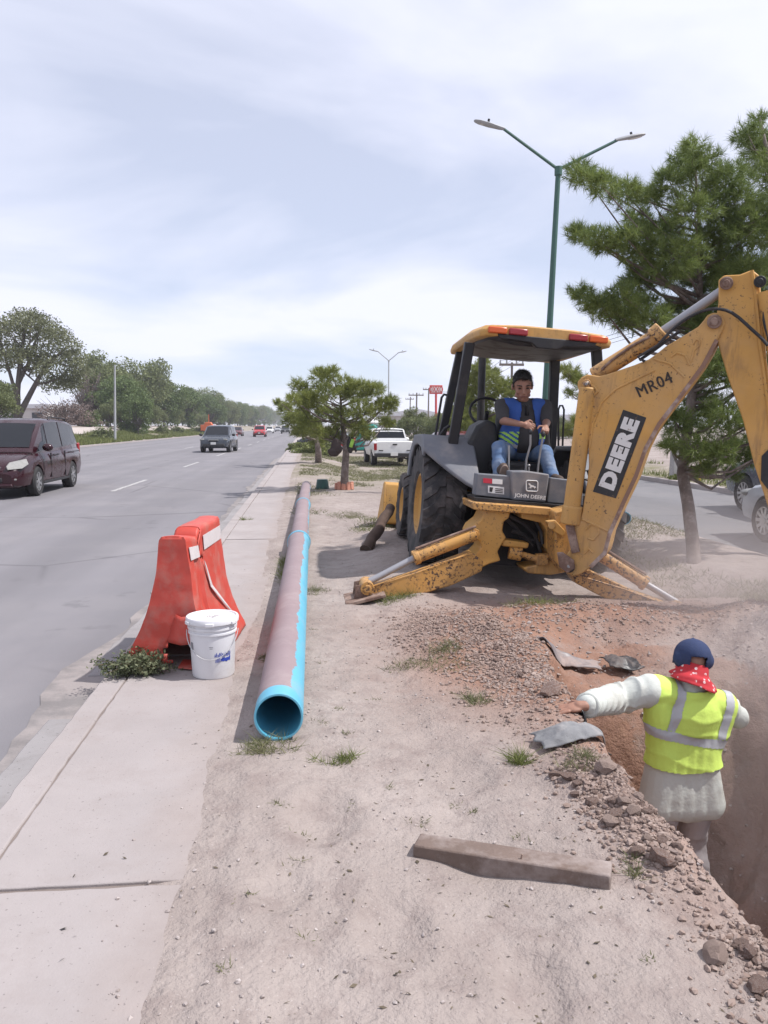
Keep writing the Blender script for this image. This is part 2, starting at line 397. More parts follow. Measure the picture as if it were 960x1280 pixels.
def soil_mat():
    m, t, b = newmat('sandy_soil')
    a1 = t.nodes.new('ShaderNodeAttribute'); a1.attribute_name = 'spoil'
    a2 = t.nodes.new('ShaderNodeAttribute'); a2.attribute_name = 'turf'
    big = ramp(t, noise(t, 0.9, 5, 0.6), 0.3, 0.72)
    c = mix(t, big, (0.266, 0.222, 0.202), (0.376, 0.325, 0.300))
    c = mix(t, ramp(t, noise(t, 5.5, 6, 0.7), 0.48, 0.70), c, (0.245, 0.200, 0.184))
    c = mix(t, math_(t, 'MULTIPLY', ramp(t, noise(t, 55, 3, 0.6), 0.60, 0.76), 0.40), c, (0.19, 0.155, 0.145))
    c = mix(t, math_(t, 'MULTIPLY', ramp(t, noise(t, 90, 2, 0.5), 0.66, 0.74), 0.35), c, (0.50, 0.45, 0.43))
    red = mix(t, noise(t, 4, 6, 0.65), (0.175, 0.088, 0.058), (0.36, 0.225, 0.170))
    f = math_(t, 'MULTIPLY', a1.outputs['Fac'], ramp(t, noise(t, 3.0, 5, 0.7), 0.18, 0.50))
    c = mix(t, f, c, red)
    gcol = mix(t, noise(t, 2.0, 5), (0.10, 0.115, 0.045), (0.27, 0.23, 0.15))
    g2 = math_(t, 'MULTIPLY', a2.outputs['Fac'], ramp(t, noise(t, 1.1, 6, 0.7), 0.35, 0.6))
    c = mix(t, g2, c, gcol)
    t.links.new(c, b.inputs['Base Color']); b.inputs['Roughness'].default_value = 0.95; b.inputs['Specular IOR Level'].default_value = 0.15
    h = math_(t, 'ADD', math_(t, 'MULTIPLY', noise(t, 9, 6, 0.62), 1.2), math_(t, 'MULTIPLY', noise(t, 70, 4, 0.6), 0.22))
    bump(t, b, h, 0.85, 0.036)
    return m
tag(link('ground', gme, soil_mat(), smooth=180), kind='structure')
def ground_at(x, y): return float(gz(np.array([x]), np.array([y]))[0])

# ---- left carriageway
def asphalt(name, base, dust):
    m, t, b = newmat(name)
    c_ = t.nodes.new('ShaderNodeTexCoord'); c_.name = 'TC'
    mpn = t.nodes.new('ShaderNodeMapping'); mpn.inputs['Scale'].default_value = (1, 0.12, 1); t.links.new(c_.outputs['Object'], mpn.inputs[0])
    streak = noise(t, 1.3, 5, 0.6, mpn.outputs[0])
    c = mix(t, streak, sc(base, 0.80), sc(base, 1.18))
    c = mix(t, math_(t, 'MULTIPLY', ramp(t, noise(t, 0.5, 5, 0.6), 0.45, 0.7), 0.6), c, dust)
    mp2 = t.nodes.new('ShaderNodeMapping'); mp2.inputs['Scale'].default_value = (1, 0.015, 1); t.links.new(c_.outputs['Object'], mp2.inputs[0])
    c = mix(t, math_(t, 'MULTIPLY', ramp(t, noise(t, 0.75, 3, 0.5, mp2.outputs[0]), 0.46, 0.62), 0.40), c, sc(base, 0.70))      # tyre-darkened tracks
    c = mix(t, math_(t, 'MULTIPLY', ramp(t, noise(t, 1.7, 5, 0.6), 0.63, 0.70), 0.5), c, sc(base, 0.62))
    c = mix(t, math_(t, 'MULTIPLY', noise(t, 160, 2), 0.35), c, sc(base, 0.55))
    vo = t.nodes.new('ShaderNodeTexVoronoi'); vo.feature = 'DISTANCE_TO_EDGE'; vo.inputs['Scale'].default_value = 0.33
    wv = mix(t, 0.25, c_.outputs['Object'], t.nodes.new('ShaderNodeTexNoise').outputs['Color'])
    t.links.new(wv, vo.inputs['Vector'])
    crack = ramp(t, vo.outputs['Distance'], 0.0, 0.010, (1, 1, 1, 1), (0, 0, 0, 1))
    crack = math_(t, 'MULTIPLY', crack, ramp(t, noise(t, 0.25, 3), 0.45, 0.55))
    c = mix(t, math_(t, 'MULTIPLY', crack, 0.55), c, sc(base, 0.35))
    t.links.new(c, b.inputs['Base Color']); b.inputs['Roughness'].default_value = 0.86; b.inputs['Specular IOR Level'].default_value = 0.25
    bump(t, b, noise(t, 120, 3), 0.35, 0.006)
    return m
ASPH = asphalt('weathered_asphalt', (0.212, 0.202, 0.214), (0.278, 0.260, 0.264))
def sheet(name, x0, x1, y0, y1, z, mat, nxs=4, nys=60):
    X, Y = np.meshgrid(np.linspace(x0, x1, nxs), np.concatenate([np.linspace(y0, 60, nys), np.linspace(70, y1, 20)]))
    V = np.stack([X, Y, X * 0 + z], -1).reshape(-1, 3); r, c = X.shape
    k = (np.arange(r - 1)[:, None] * c + np.arange(c - 1)[None]).ravel()
    return link(name, np_mesh(name, V, np.stack([k, k + 1, k + c + 1, k + c], -1)), mat, smooth=180)
road = tag(sheet('road', -17.35, KERB_X0 + 0.03, -12, 900, ROAD_Z, ASPH), kind='structure')
road_r = tag(sheet('road', 5.7, 10.36, -12, 900, ROAD_Z, asphalt('grey_asphalt', (0.185, 0.180, 0.186), (0.24, 0.225, 0.22))), kind='structure')
WHITE_PAINT = pm('worn_road_paint', (0.46, 0.45, 0.44), 0.8, var=0.25, vs=9, dirt=(0.22, 0.21, 0.21), da=(0.42, 0.62), ds=14)
dash_me = None
for lane, x in enumerate((-4.95, -8.9)):
    for k in range(12 if lane == 0 else 2):
        y = (21.0 if lane == 0 else 60.0) + k * 12.0
        if lane == 0 and k == 0: y = 20.9
        if dash_me is None:
            mb = MB(); n = 14
            pts = [(-0.06 + random.Random(i).uniform(-.008, .008), i * 4.4 / n, 0) for i in range(n + 1)] + [(0.06 + random.Random(i + 50).uniform(-.008, .008), 4.4 - i * 4.4 / n, 0) for i in range(n + 1)]
            mb.prism(pts, (0, 0, 0.002)); dash_me = mb.mesh('lane_marking'); dash_me.materials.append(WHITE_PAINT)
        o = bpy.data.objects.new('lane_marking', dash_me); COL.objects.link(o); o.parent = road; o.location = (x, y, ROAD_Z + 0.003)

CONC = None
def concrete(name, base, stain):
    m, t, b = newmat(name)
    g = t.nodes.new('ShaderNodeObjectInfo')
    c = mix(t, ramp(t, noise(t, 1.6, 6, 0.62), 0.3, 0.7), sc(base, 0.88), sc(base, 1.1))
    c = mix(t, math_(t, 'MULTIPLY', ramp(t, noise(t, 4.5, 6, 0.7), 0.52, 0.72), 0.7), c, stain)
    c = mix(t, math_(t, 'MULTIPLY', ramp(t, noise(t, 46, 2, 0.5), 0.66, 0.72), 0.7), c, sc(base, 0.45))
    t.links.new(c, b.inputs['Base Color']); b.inputs['Roughness'].default_value = 0.92; b.inputs['Specular IOR Level'].default_value = 0.2
    h = math_(t, 'ADD', noise(t, 10, 5, 0.6), math_(t, 'MULTIPLY', noise(t, 140, 3), 0.3))
    bump(t, b, h, 0.35, 0.006); return m
CONC = concrete('dusty_concrete', (0.368, 0.330, 0.318), (0.300, 0.258, 0.242))
def paving():
    m, t, b = newmat('sandy_paving_concrete'); base = (0.330, 0.296, 0.288)
    c_ = t.nodes.new('ShaderNodeTexCoord'); c_.name = 'TC'; s = t.nodes.new('ShaderNodeSeparateXYZ'); t.links.new(c_.outputs['Object'], s.inputs[0])
    c = mix(t, ramp(t, noise(t, 1.1, 6, 0.62), 0.3, 0.7), sc(base, 0.90), sc(base, 1.08))
    c = mix(t, math_(t, 'MULTIPLY', ramp(t, noise(t, 3.2, 7, 0.72), 0.50, 0.72), 0.75), c, (0.290, 0.252, 0.240))
    soil = mix(t, noise(t, 5.5, 6, 0.7), (0.250, 0.212, 0.198), (0.368, 0.320, 0.302))
    drift = ramp(t, math_(t, 'ADD', math_(t, 'ADD', s.outputs[0], 1.0), math_(t, 'MULTIPLY', math_(t, 'SUBTRACT', noise(t, 2.6, 6, 0.7), 0.5), 0.5)), 0.30, 0.56)   # blown soil lies thicker towards the median
    c = mix(t, drift, c, soil)
    c = mix(t, math_(t, 'MULTIPLY', ramp(t, noise(t, 60, 2, 0.5), 0.66, 0.73), 0.6), c, sc(base, 0.45))
    t.links.new(c, b.inputs['Base Color']); b.inputs['Roughness'].default_value = 0.93; b.inputs['Specular IOR Level'].default_value = 0.15
    bump(t, b, math_(t, 'ADD', noise(t, 9, 6, 0.65), math_(t, 'MULTIPLY', noise(t, 120, 3), 0.35)), 0.4, 0.008); return m
PAVC = paving()
GUT = concrete('broken_gutter_concrete', (0.265, 0.250, 0.250), (0.215, 0.198, 0.194))
# ---- pavement slabs with open joints, chipped edges
def slab(x0, x1, y0, y1, ztop, h, seed, step=0.09, chip=0.010):
    r = random.Random(seed); pts = []
    def edge(a, b):
        n = max(2, int((Vector(b) - Vector(a)).length / step)); o = []
        for i in range(n):
            t_ = i / n; o.append([a[0] + (b[0] - a[0]) * t_, a[1] + (b[1] - a[1]) * t_])
        return o
    for a, b in (((x0, y0), (x1, y0)), ((x1, y0), (x1, y1)), ((x1, y1), (x0, y1)), ((x0, y1), (x0, y0))): pts += edge(a, b)
    P = []
    for p in pts:
        c = abs(r.gauss(0, chip)); dx = c if p[0] < (x0 + x1) / 2 else -c; dy = c if p[1] < (y0 + y1) / 2 else -c
        ex = min(abs(p[0] - x0), abs(p[0] - x1)); ey = min(abs(p[1] - y0), abs(p[1] - y1))
        P.append((p[0] + (dx if ex < 1e-4 else 0), p[1] + (dy if ey < 1e-4 else 0), ztop - h))
    mb = MB(); mb.prism(P, (0, 0, h)); return mb
pave = bpy.data.objects.new('pavement', None); COL.objects.link(pave); tag(pave, kind='structure')
yj = [-3.2, -0.3, 2.64, 5.4, 8.2, 11.0, 13.8, 16.6, 19.4, 22.2, 25.0, 30.0, 35.0, 41.0, 48.0, 56.0]
for k in range(len(yj) - 1):
    dz = [0, 0, 0.0, 0.004, -0.003, 0.003, 0, -0.002][k % 8]
    slab(KERB_X1 + 0.003, PAVE_X1, yj[k] + 0.010, yj[k + 1] - 0.010, 0.0 + dz, 0.09, 100 + k, 0.07, 0.004).build('paving_slab', PAVC, pave, smooth=30, bevel=0.004)
mb = MB(); mb.span((KERB_X1 + 0.014, 56.01, -0.09), (PAVE_X1, 600, 0)); mb.build('far_paving', CONC, pave)
mb = MB(); mb.span((KERB_X0 + 0.04, -4, -0.24), (PAVE_X1 - 0.02, 600, -0.012)); mb.build('joint_sand', pm('joint_sand', (0.20, 0.165, 0.15), 0.95, var=0.3, vs=12), pave)
kerb = bpy.data.objects.new('kerb', None); COL.objects.link(kerb); tag(kerb, kind='structure')
y = -3.0; k = 0
while y < 58:
    ln = 2.72 if y < 25 else 5.5
    slab(KERB_X0, KERB_X1 - 0.006, y, y + ln - 0.010, 0.003 * math.sin(k * 2.1), 0.22, 300 + k, 0.08, 0.004).build('kerb_stone', PAVC, kerb, smooth=30, bevel=0.008)
    y += ln; k += 1
mb = MB(); mb.span((KERB_X0, y, -0.2), (KERB_X1 - 0.012, 600, 0)); mb.build('far_kerb', CONC, kerb)
# broken concrete gutter beside the kerb (ragged outer edge)
r = random.Random(5); gut = bpy.data.objects.new('gutter', None); COL.objects.link(gut); tag(gut, kind='structure')
spans = [(-2, 3.05), (3.12, 4.55), (5.35, 7.4), (7.5, 11.0), (11.2, 17.0), (17.3, 26.0), (26.4, 42.0)]
for a, b in spans:
    n = max(6, int((b - a) / 0.11)); out = []
    for i in range(n + 1):
        yy = a + (b - a) * i / n
        out.append((KERB_X0 - 0.20 - 0.05 * float(fbm(yy * 1.1, 0.7, 91)) - 0.02 * float(fbm(yy * 6, 2.7, 92)), yy, ROAD_Z - 0.03))
    P = [(KERB_X0 + 0.02, a, ROAD_Z - 0.03), (KERB_X0 + 0.02, b, ROAD_Z - 0.03)] + out[::-1]
    mb = MB(); mb.prism(P, (0, 0, 0.044)); mb.build('gutter_slab', GUT, gut, smooth=30, bevel=0.008)
# silt and broken asphalt dark strip along the gutter
P = []; n = 220
for i in range(n + 1):
    yy = 1 + 40 * i / n; P.append((KERB_X0 - 0.30 - 0.16 * float(fbm(yy * 0.9, 5.5, 95)) - 0.04 * float(fbm(yy * 4, 5.5, 96)), yy, ROAD_Z + 0.002))
P = P + [(KERB_X0 + 0.01, 41, ROAD_Z + 0.002), (KERB_X0 + 0.01, 1, ROAD_Z + 0.002)]
mb = MB(); mb.prism(P, (0, 0, 0.004)); o = mb.build('gutter_silt', pm('gutter_silt', (0.190, 0.174, 0.170), 0.95, var=0.25, vs=3, bmp=0.5, bs=40, dirt=(0.27, 0.24, 0.23), da=(0.45, 0.6), ds=2.5), gut)
# ---- kerbs of the right carriageway and the far verge
for nm, x0, x1 in (('kerb', 10.30, 10.48), ('kerb', -17.50, -17.32)):
    kk = bpy.data.objects.new(nm, None); COL.objects.link(kk); tag(kk, kind='structure')
    y = -6.0; k = 0
    while y < 70:
        ln = 4.0; mb = MB(); mb.span((x0, y, -0.22), (x1, y + ln - 0.02, 0.01)); mb.build('kerb_stone', CONC, kk, bevel=0.02); y += ln
    mb = MB(); mb.span((x0, y, -0.2), (x1, 700, 0.01)); mb.build('far_kerb', CONC, kk)
# gravel path on the far verge
mb = MB(); P = [( -22.6, 30), (-22.3, 60), (-22.2, 90), (-22.4, 120), (-23, 200), (-25.0, 200), (-24.8, 120), (-24.6, 90), (-24.8, 60), (-25.2, 30)]
for i in range(4):
    a, b, c, d = P[i], P[i + 1], P[-2 - i], P[-1 - i]
    nn = 10
    for j in range(nn):
        f0, f1 = j / nn, (j + 1) / nn
        q = [(a[0] + (b[0] - a[0]) * f, a[1] + (b[1] - a[1]) * f) for f in (f0, f1)]; w = [(d[0] + (c[0] - d[0]) * f, d[1] + (c[1] - d[1]) * f) for f in (f0, f1)]
        mb.add([(x, y, ground_at(x, y) + 0.10) for x, y in (q[0], q[1], w[1], w[0])], [(0, 1, 2, 3)])
tag(mb.build('path', pm('gravel_path', (0.40, 0.35, 0.32), 0.95, var=0.2, vs=2)), kind='structure')
# ================================================================== MATERIALS FOR THINGS
def machine_paint(name, base, chip, grime, ct=.60, zt=.44):
    """sun-faded enamel with dust film, grime runs and chipped rusty spots"""
    m, t, b = newmat(name)
    c_ = t.nodes.new('ShaderNodeTexCoord'); c_.name = 'TC'
    mpn = t.nodes.new('ShaderNodeMapping'); mpn.inputs['Scale'].default_value = (1, 1, .16); t.links.new(c_.outputs['Object'], mpn.inputs[0])
    c = mix(t, ramp(t, noise(t, 2.2, 5, .6), .3, .7), sc(base, .86), sc(base, 1.10))
    c = mix(t, math_(t, 'MULTIPLY', ramp(t, noise(t, 1.4, 6, .65), .42, .72), .55), c, (.43, .300, .175))      # dust film
    runs = math_(t, 'MULTIPLY', ramp(t, noise(t, 16, 4, .6, mpn.outputs[0]), .52, .72), ramp(t, noise(t, 2.6, 3), .42, .60))
    c = mix(t, math_(t, 'MULTIPLY', runs, grime), c, (.20, .115, .060))
    chips = math_(t, 'MULTIPLY', ramp(t, noise(t, 38, 4, .65), ct, ct + .045), ramp(t, noise(t, 3.4, 4, .6), zt, zt + .14))
    c = mix(t, math_(t, 'MULTIPLY', chips, chip), c, (.085, .050, .036))
    t.links.new(c, b.inputs['Base Color']); t.links.new(math_(t, 'ADD', math_(t, 'MULTIPLY', noise(t, 2.2, 5), .35), .36), b.inputs['Roughness']); b.inputs['Specular IOR Level'].default_value = .35
    bump(t, b, math_(t, 'ADD', noise(t, 30, 4), math_(t, 'MULTIPLY', chips, -.6)), .12, .006)
    return m
YEL = machine_paint('yellow_machine_paint', (0.55, 0.300, 0.078), .85, .75)
YEL2 = machine_paint('scuffed_yellow_paint', (0.52, 0.272, 0.075), 1.0, .95, .525, .40)
RUST = pm('rusty_steel', (0.17, 0.105, 0.08), 0.85, var=0.4, vs=14, bmp=0.3, bs=50, dirt=(0.30, 0.22, 0.18), da=(0.45, 0.62), ds=7)
GREY = pm('grey_plastic_panel', (0.145, 0.150, 0.168), 0.55, var=0.12, vs=4, dirt=(0.26, 0.24, 0.235), da=(0.50, 0.75), ds=3.5)
BLACK = pm('black_paint', (0.020, 0.020, 0.023), 0.5, var=0.3, vs=6, dirt=(0.07, 0.062, 0.058), da=(0.5, 0.75), ds=4)
RUBBER = pm('dusty_rubber', (0.036, 0.034, 0.036), 0.8, var=0.3, vs=5, bmp=0.2, bs=60, dirt=(0.115, 0.10, 0.095), da=(0.46, 0.66), ds=5)
CHROME = pm('chromed_rod', (0.34, 0.34, 0.36), 0.55, metal=.5, var=0.05, bmp=0)
STEEL = pm('bare_steel', (0.28, 0.27, 0.265), 0.45, metal=0.7, var=0.2, vs=12)
WHITE = pm('white_print', (0.72, 0.71, 0.70), 0.6, var=0.06, vs=20, bmp=0)
DECALB = pm('black_decal', (0.022, 0.022, 0.024), 0.4, var=0.3, vs=30, bmp=0, dirt=(0.13, 0.09, 0.06), da=(0.60, 0.68), ds=25)
WDECAL = pm('white_decal', (0.66, 0.65, 0.63), 0.5, var=0.08, vs=10, bmp=0, dirt=(0.25, 0.19, 0.14), da=(0.60, 0.70), ds=22)
STENCIL = pm('stencil_black', (0.045, 0.036, 0.030), 0.8, var=0.3, vs=30, bmp=0)
REDL = pm('red_lens', (0.30, 0.030, 0.040), 0.25, var=0.1, bmp=0)
ORAL = pm('orange_lens', (0.62, 0.115, 0.030), 0.25, var=0.1, bmp=0)
REDR = pm('red_reflector', (0.50, 0.035, 0.060), 0.35, var=0.1, bmp=0)
BARK_LOG = pm('rough_wood', (0.085, 0.055, 0.042), 0.9, var=0.35, vs=8, bmp=0.6, bs=25)

# ================================================================== BACKHOE
BH = thing('backhoe_loader', 'yellow backhoe loader with black canopy, DEERE boom swung over the trench', 'backhoe', (TR0[0], TR0[1], 0.0), (0, TR1, 0))
BHM = M_of(BH)
def TWp(x, y, z): return BHM @ Vector((x, y, z))
def px_poly(pts, Y): return [D(x, y, Y) for x, y in pts]
def wheel(name, x, y, R_, w, side, rimr, lugs, lab=None):
    t_ = bpy.data.objects.new(name, None); COL.objects.link(t_); t_.parent = BH; t_.location = (x, y, R_); MATW[t_.name] = BHM @ Matrix.Translation((x, y, R_))
    mb = MB(); h = w / 2
    prof = [(rimr, -h * .80), (rimr + .03, -h * .93), (R_ * .80, -h), (R_ * .91, -h * .97), (R_ * .955, -h * .80), (R_ * .965, -h * .4), (R_ * .97, 0), (R_ * .965, h * .4), (R_ * .955, h * .80), (R_ * .91, h * .97), (R_ * .80, h), (rimr + .03, h * .93), (rimr, h * .80)]
    mb.lathe(prof, (0, 0, 0), (1, 0, 0), 48, closed=True)
    nl = lugs
    for k in range(nl):
        for s in (-1, 1):
            a0 = 2 * math.pi * (k + (0.5 if s > 0 else 0)) / nl
            top = []; 
            seg = [(0.02, 0.0), (0.30, 0.02), (0.42, 0.16), (0.80, 0.30), (1.0, 0.36)]
            rows = []
            for u, da in seg:
                xx = s * u * h * 0.99; a = a0 + da * 0.72 * (1.0 if R_ > .5 else 1.2); wd = 0.115 if u < .35 else 0.10
                ro = R_ * (1.0 if u < .9 else 0.965); ri = R_ * (.955 if u < .9 else .90)
                rows.append([(xx, math.cos(a - wd) * ri, math.sin(a - wd) * ri), (xx, math.cos(a - wd * .82) * ro, math.sin(a - wd * .82) * ro), (xx, math.cos(a + wd * .82) * ro, math.sin(a + wd * .82) * ro), (xx, math.cos(a + wd) * ri, math.sin(a + wd) * ri)])
            mb.loft(rows)
    mb.build('tyre', RUBBER, t_, smooth=30, fixn=True)
    mb = MB(); d = side
    mb.lathe([(rimr + .012, -d * h * .80), (rimr + .012, d * h * .80), (rimr - .02, d * h * .84), (rimr - .035, d * h * .62), (rimr * .62, d * h * .25), (rimr * .50, d * h * .22), (rimr * .42, d * h * .30), (rimr * .25, d * h * .45), (0.001, d * h * .45)], (0, 0, 0), (1, 0, 0), 36)
    rm = mb.build('rim', YEL, t_, smooth=30, fixn=True)
    for k in range(8):
        a = 2 * math.pi * k / 8; q = rimr * .42; mb = MB(); mb.cyl((d * h * .2, math.cos(a) * q, math.sin(a) * q), (d * h * .42, math.cos(a) * q, math.sin(a) * q), .016, n=6); mb.build('wheel_bolt', STEEL, t_)
for s in (-1, 1):
    wheel('rear_wheel', s * 0.84, 0, 0.635, 0.44, s, 0.33, 19)
for s in (-1, 1):
    wheel('front_wheel', s * 0.82, 2.08, 0.43, 0.29, s, 0.23, 15)
# chassis, axle, hood, engine
mb = MB(); mb.span((-.46, -.95, .34), (.46, 2.55, .74)); mb.span((-.62, -.13, .5), (.62, .13, .76)); mb.span((-.6, 2.0, .34), (.6, 2.16, .5)); mb.build('chassis', BLACK, BH, bevel=.02)
mb = MB(); rings = []
for y, w_, z1 in ((0.95, .40, 1.30), (1.1, .42, 1.32), (1.9, .41, 1.22), (2.5, .38, 1.12), (2.62, .33, 1.02)):
    rings.append([(-w_, y, .70), (w_, y, .70), (w_, y, z1 - .1), (w_ - .08, y, z1), (-w_ + .08, y, z1), (-w_, y, z1 - .1)])
mb.loft(rings); mb.build('hood', YEL, BH, bevel=.02, fixn=True)
mb = MB(); mb.span((-.30, 2.61, .74), (.30, 2.66, 1.0)); mb.build('grille', BLACK, BH)
mb = MB(); st0 = D(597, 572, 10.3); st1 = D(603, 446, 10.3)
mb.tube([D(597, 600, 10.3), st0, D(600, 540, 10.3)], .060, 12); mb.tube([D(600, 545, 10.3), st1], .048, 12); mb.build('exhaust_stack', BLACK, BH, world=True)
# deck and fenders
mb = MB(); mb.span((-.56, -.98, .84), (.56, .95, .92)); mb.build('deck', BLACK, BH, bevel=.01)
for s in (-1, 1):
    inner = [(.72, .90), (.66, 1.16), (.36, 1.37), (-.22, 1.385), (-.44, 1.25), (-.80, .955), (-.86, .87), (-.81, .85), (-.74, .92), (-.40, 1.20), (-.20, 1.325), (.33, 1.315), (.59, 1.13), (.65, .90)]
    outer = [(.72, .90), (.66, 1.16), (.36, 1.37), (-.22, 1.385), (-.34, 1.32), (-.42, 1.26), (-.44, 1.23), (-.41, 1.20), (-.36, 1.23), (-.28, 1.28), (-.20, 1.325), (.33, 1.315), (.59, 1.13), (.65, .90)]
    mb = MB(); x0, x1 = s * .54, s * 1.07
    mb.loft([[(x0 + (x1 - x0) * q, yi + (yo - yi) * q ** 1.3, zi + (zo - zi) * q ** 1.3) for (yi, zi), (yo, zo) in zip(inner, outer)] for q in (0, .25, .5, .75, 1)])
    sk = [(.72, .90), (.66, 1.16), (.36, 1.37), (-.22, 1.385), (-.34, 1.32), (-.42, 1.26), (-.44, 1.21), (-.40, 1.16), (-.22, 1.245), (.06, 1.28), (.32, 1.25), (.52, 1.10), (.60, .90)]
    mb2 = MB(); mb2.prism([(s * 1.045, y, z) for y, z in sk], (s * .035, 0, 0))
    f_ = mb.build('fender', GREY, BH, bevel=.02, segs=3, fixn=True)
    mb2.build('fender_skirt', GREY, f_, bevel=.012, fixn=True)
# rear console: three grey panels with labels
YC = 7.40
con = MB(); con.prism(px_poly([(597, 592), (640, 595), (640, 624), (594, 619)], YC), (0, .16, 0)); con = con.build('console_panel', GREY, BH, world=True, bevel=.008)
mb = MB(); mb.prism(px_poly([(639, 589), (660, 589), (687, 593), (682, 628), (640, 625)], YC - .05), (0, .2, 0)); cc = mb.build('console_panel', GREY, BH, world=True, bevel=.012)
mb = MB(); mb.prism(px_poly([(688, 597), (728, 602), (729, 632), (684, 628)], YC), (0, .16, 0)); cr_ = mb.build('console_panel', GREY, BH, world=True, bevel=.008)
mb = MB(); mb.prism(px_poly([(604, 597.5), (615, 598.5), (615, 604.5), (604, 603.5)], YC), (0, -.004, 0)); mb.build('red_reflector', REDR, con, world=True)
mb = MB(); mb.prism(px_poly([(615.3, 598.5), (628, 599.5), (628, 605.5), (615.3, 604.5)], YC), (0, -.004, 0)); mb.build('white_reflector', WHITE, con, world=True)
mb = MB(); mb.prism(px_poly([(610, 607), (630, 609), (630, 618), (610, 616)], YC), (0, -.004, 0)); st_ = mb.build('sticker', WHITE, con, world=True)
mb = MB()
mb.prism(px_poly([(612, 608.8), (616.5, 609.3), (615, 615), (611.8, 614.6)], YC - .004), (0, -.002, 0))
for k in range(3): mb.prism(px_poly([(619, 610.2 + 2.2 * k), (628.5, 611.1 + 2.2 * k), (628.5, 612.2 + 2.2 * k), (619, 611.3 + 2.2 * k)], YC - .004), (0, -.002, 0))
mb.build('sticker_print', DECALB, con, world=True)
mb = MB(); mb.prism(px_poly([(719, 606), (728, 607), (728, 612), (719, 611)], YC), (0, -.004, 0)); mb.build('red_reflector', REDR, cr_, world=True)
# maker's mark: rounded frame with a leaping stag, name below
Yl = YC - .055
cx_, cy_ = 665, 607.5
def rrect(w, h, r, n=4):
    o = []
    for qx, qy, a0 in ((w - r, h - r, 0), (-w + r, h - r, 90), (-w + r, -h + r, 180), (w - r, -h + r, 270)):
        for k in range(n + 1): a = rad(a0 + 90 * k / n); o.append((qx + r * math.cos(a), qy + r * math.sin(a)))
    return o
mb = MB(); mb.tube([D(cx_ + x, cy_ - y + x * .05, Yl) for x, y in rrect(7.2, 6.6, 2.2)], .0050, 6, closed=True); mb.build('logo_frame', WHITE, cc, world=True)
stag = [(-5, -3.2), (-3.2, -1.8), (-2.2, -.3), (-4.2, 1.6), (-4.6, 3.4), (-3.4, 2.6), (-2.6, 3.6), (-2.0, 2.0), (-.6, 1.2), (2.2, .6), (3.6, -.6), (4.6, -.4), (5.2, -2.6), (3.9, -1.6), (3.0, -3.4), (2.3, -1.5), (.5, -1.3), (-.8, -1.6), (-1.6, -3.6), (-2.0, -1.9)]
mb = MB(); mb.prism([D(cx_ + x, cy_ - y + x * .05, Yl) for x, y in stag], (0, -.003, 0)); mb.build('logo_stag', WHITE, cc, world=True)
def put_text(txt, size_m, o, xdir, ydir, mat, parent, name, bold=0.0, squash=1.0, space=1.0):
    me = text_mesh(txt, size_m, bold, space, 0.0006); me.transform(Matrix.Diagonal((squash, 1, 1, 1))); me.transform(frame(o, xdir, ydir)); me.transform(M_of(parent).inverted()); me.update(); me.materials.clear()
    return link(name, me, mat, parent, None)
p0, p1 = D(649, 619.5, Yl), D(677, 622.3, Yl)
put_text('JOHN DEERE', .050, (p0 + p1) / 2, p1 - p0, (0, 0, 1), WHITE, cc, 'lettering', .0008, 1.05)
# seats and controls
def blob_panel(name, pts, Y, dep, mat, parent=BH, bev=.04):
    mb = MB(); mb.prism(px_poly(pts, Y), (0, dep, 0)); return mb.build(name, mat, parent, world=True, bevel=bev, segs=3)
blob_panel('side_console', [(573, 603), (578, 568), (596, 532), (610, 524), (622, 530), (621, 604)], 8.15, .42, BLACK)
blob_panel('seat', [(614, 584), (616, 575), (694, 580), (694, 592), (616, 594)], 8.0, .50, BLACK)
blob_panel('seat_backrest', [(616, 575), (622, 518), (632, 508), (676, 510), (686, 522), (692, 580)], 8.58, .12, BLACK)
mb = MB(); c_ = D(609, 515, 8.95); mb.tube([c_ + Vector((.20 * math.cos(a), .10 * math.sin(a), .16 * math.sin(a))) for a in [2 * math.pi * k / 20 for k in range(20)]], .016, 8, closed=True); mb.cyl(c_, c_ + Vector((0, .25, -.35)), .025); mb.build('steering_wheel', BLACK, BH, world=True)
for pts in ([(663, 541), (663, 556), (658, 574), (656, 600)], [(679, 544), (676, 560), (673, 580), (671, 600)]):
    mb = MB(); mb.tube([D(x, y, 7.72) for x, y in pts], .011, 8); lv = mb.build('control_lever', STEEL, BH, world=True)
    mb = MB(); mb.ball(D(pts[0][0], pts[0][1] - 1, 7.72), (.022, .022, .03)); mb.build('lever_knob', BLACK, lv, world=True)
mb = MB(); mb.tube([D(636, 557, 7.75), D(636, 600, 7.7)], .010, 8); mb.build('support_rod', STEEL, BH, world=True)
mb = MB(); mb.tube([D(661, 583, 7.6), D(661, 596, 7.6)], .010, 8); mb.ball(D(661, 582, 7.6), .016); mb.build('short_lever', STEEL, BH, world=True)
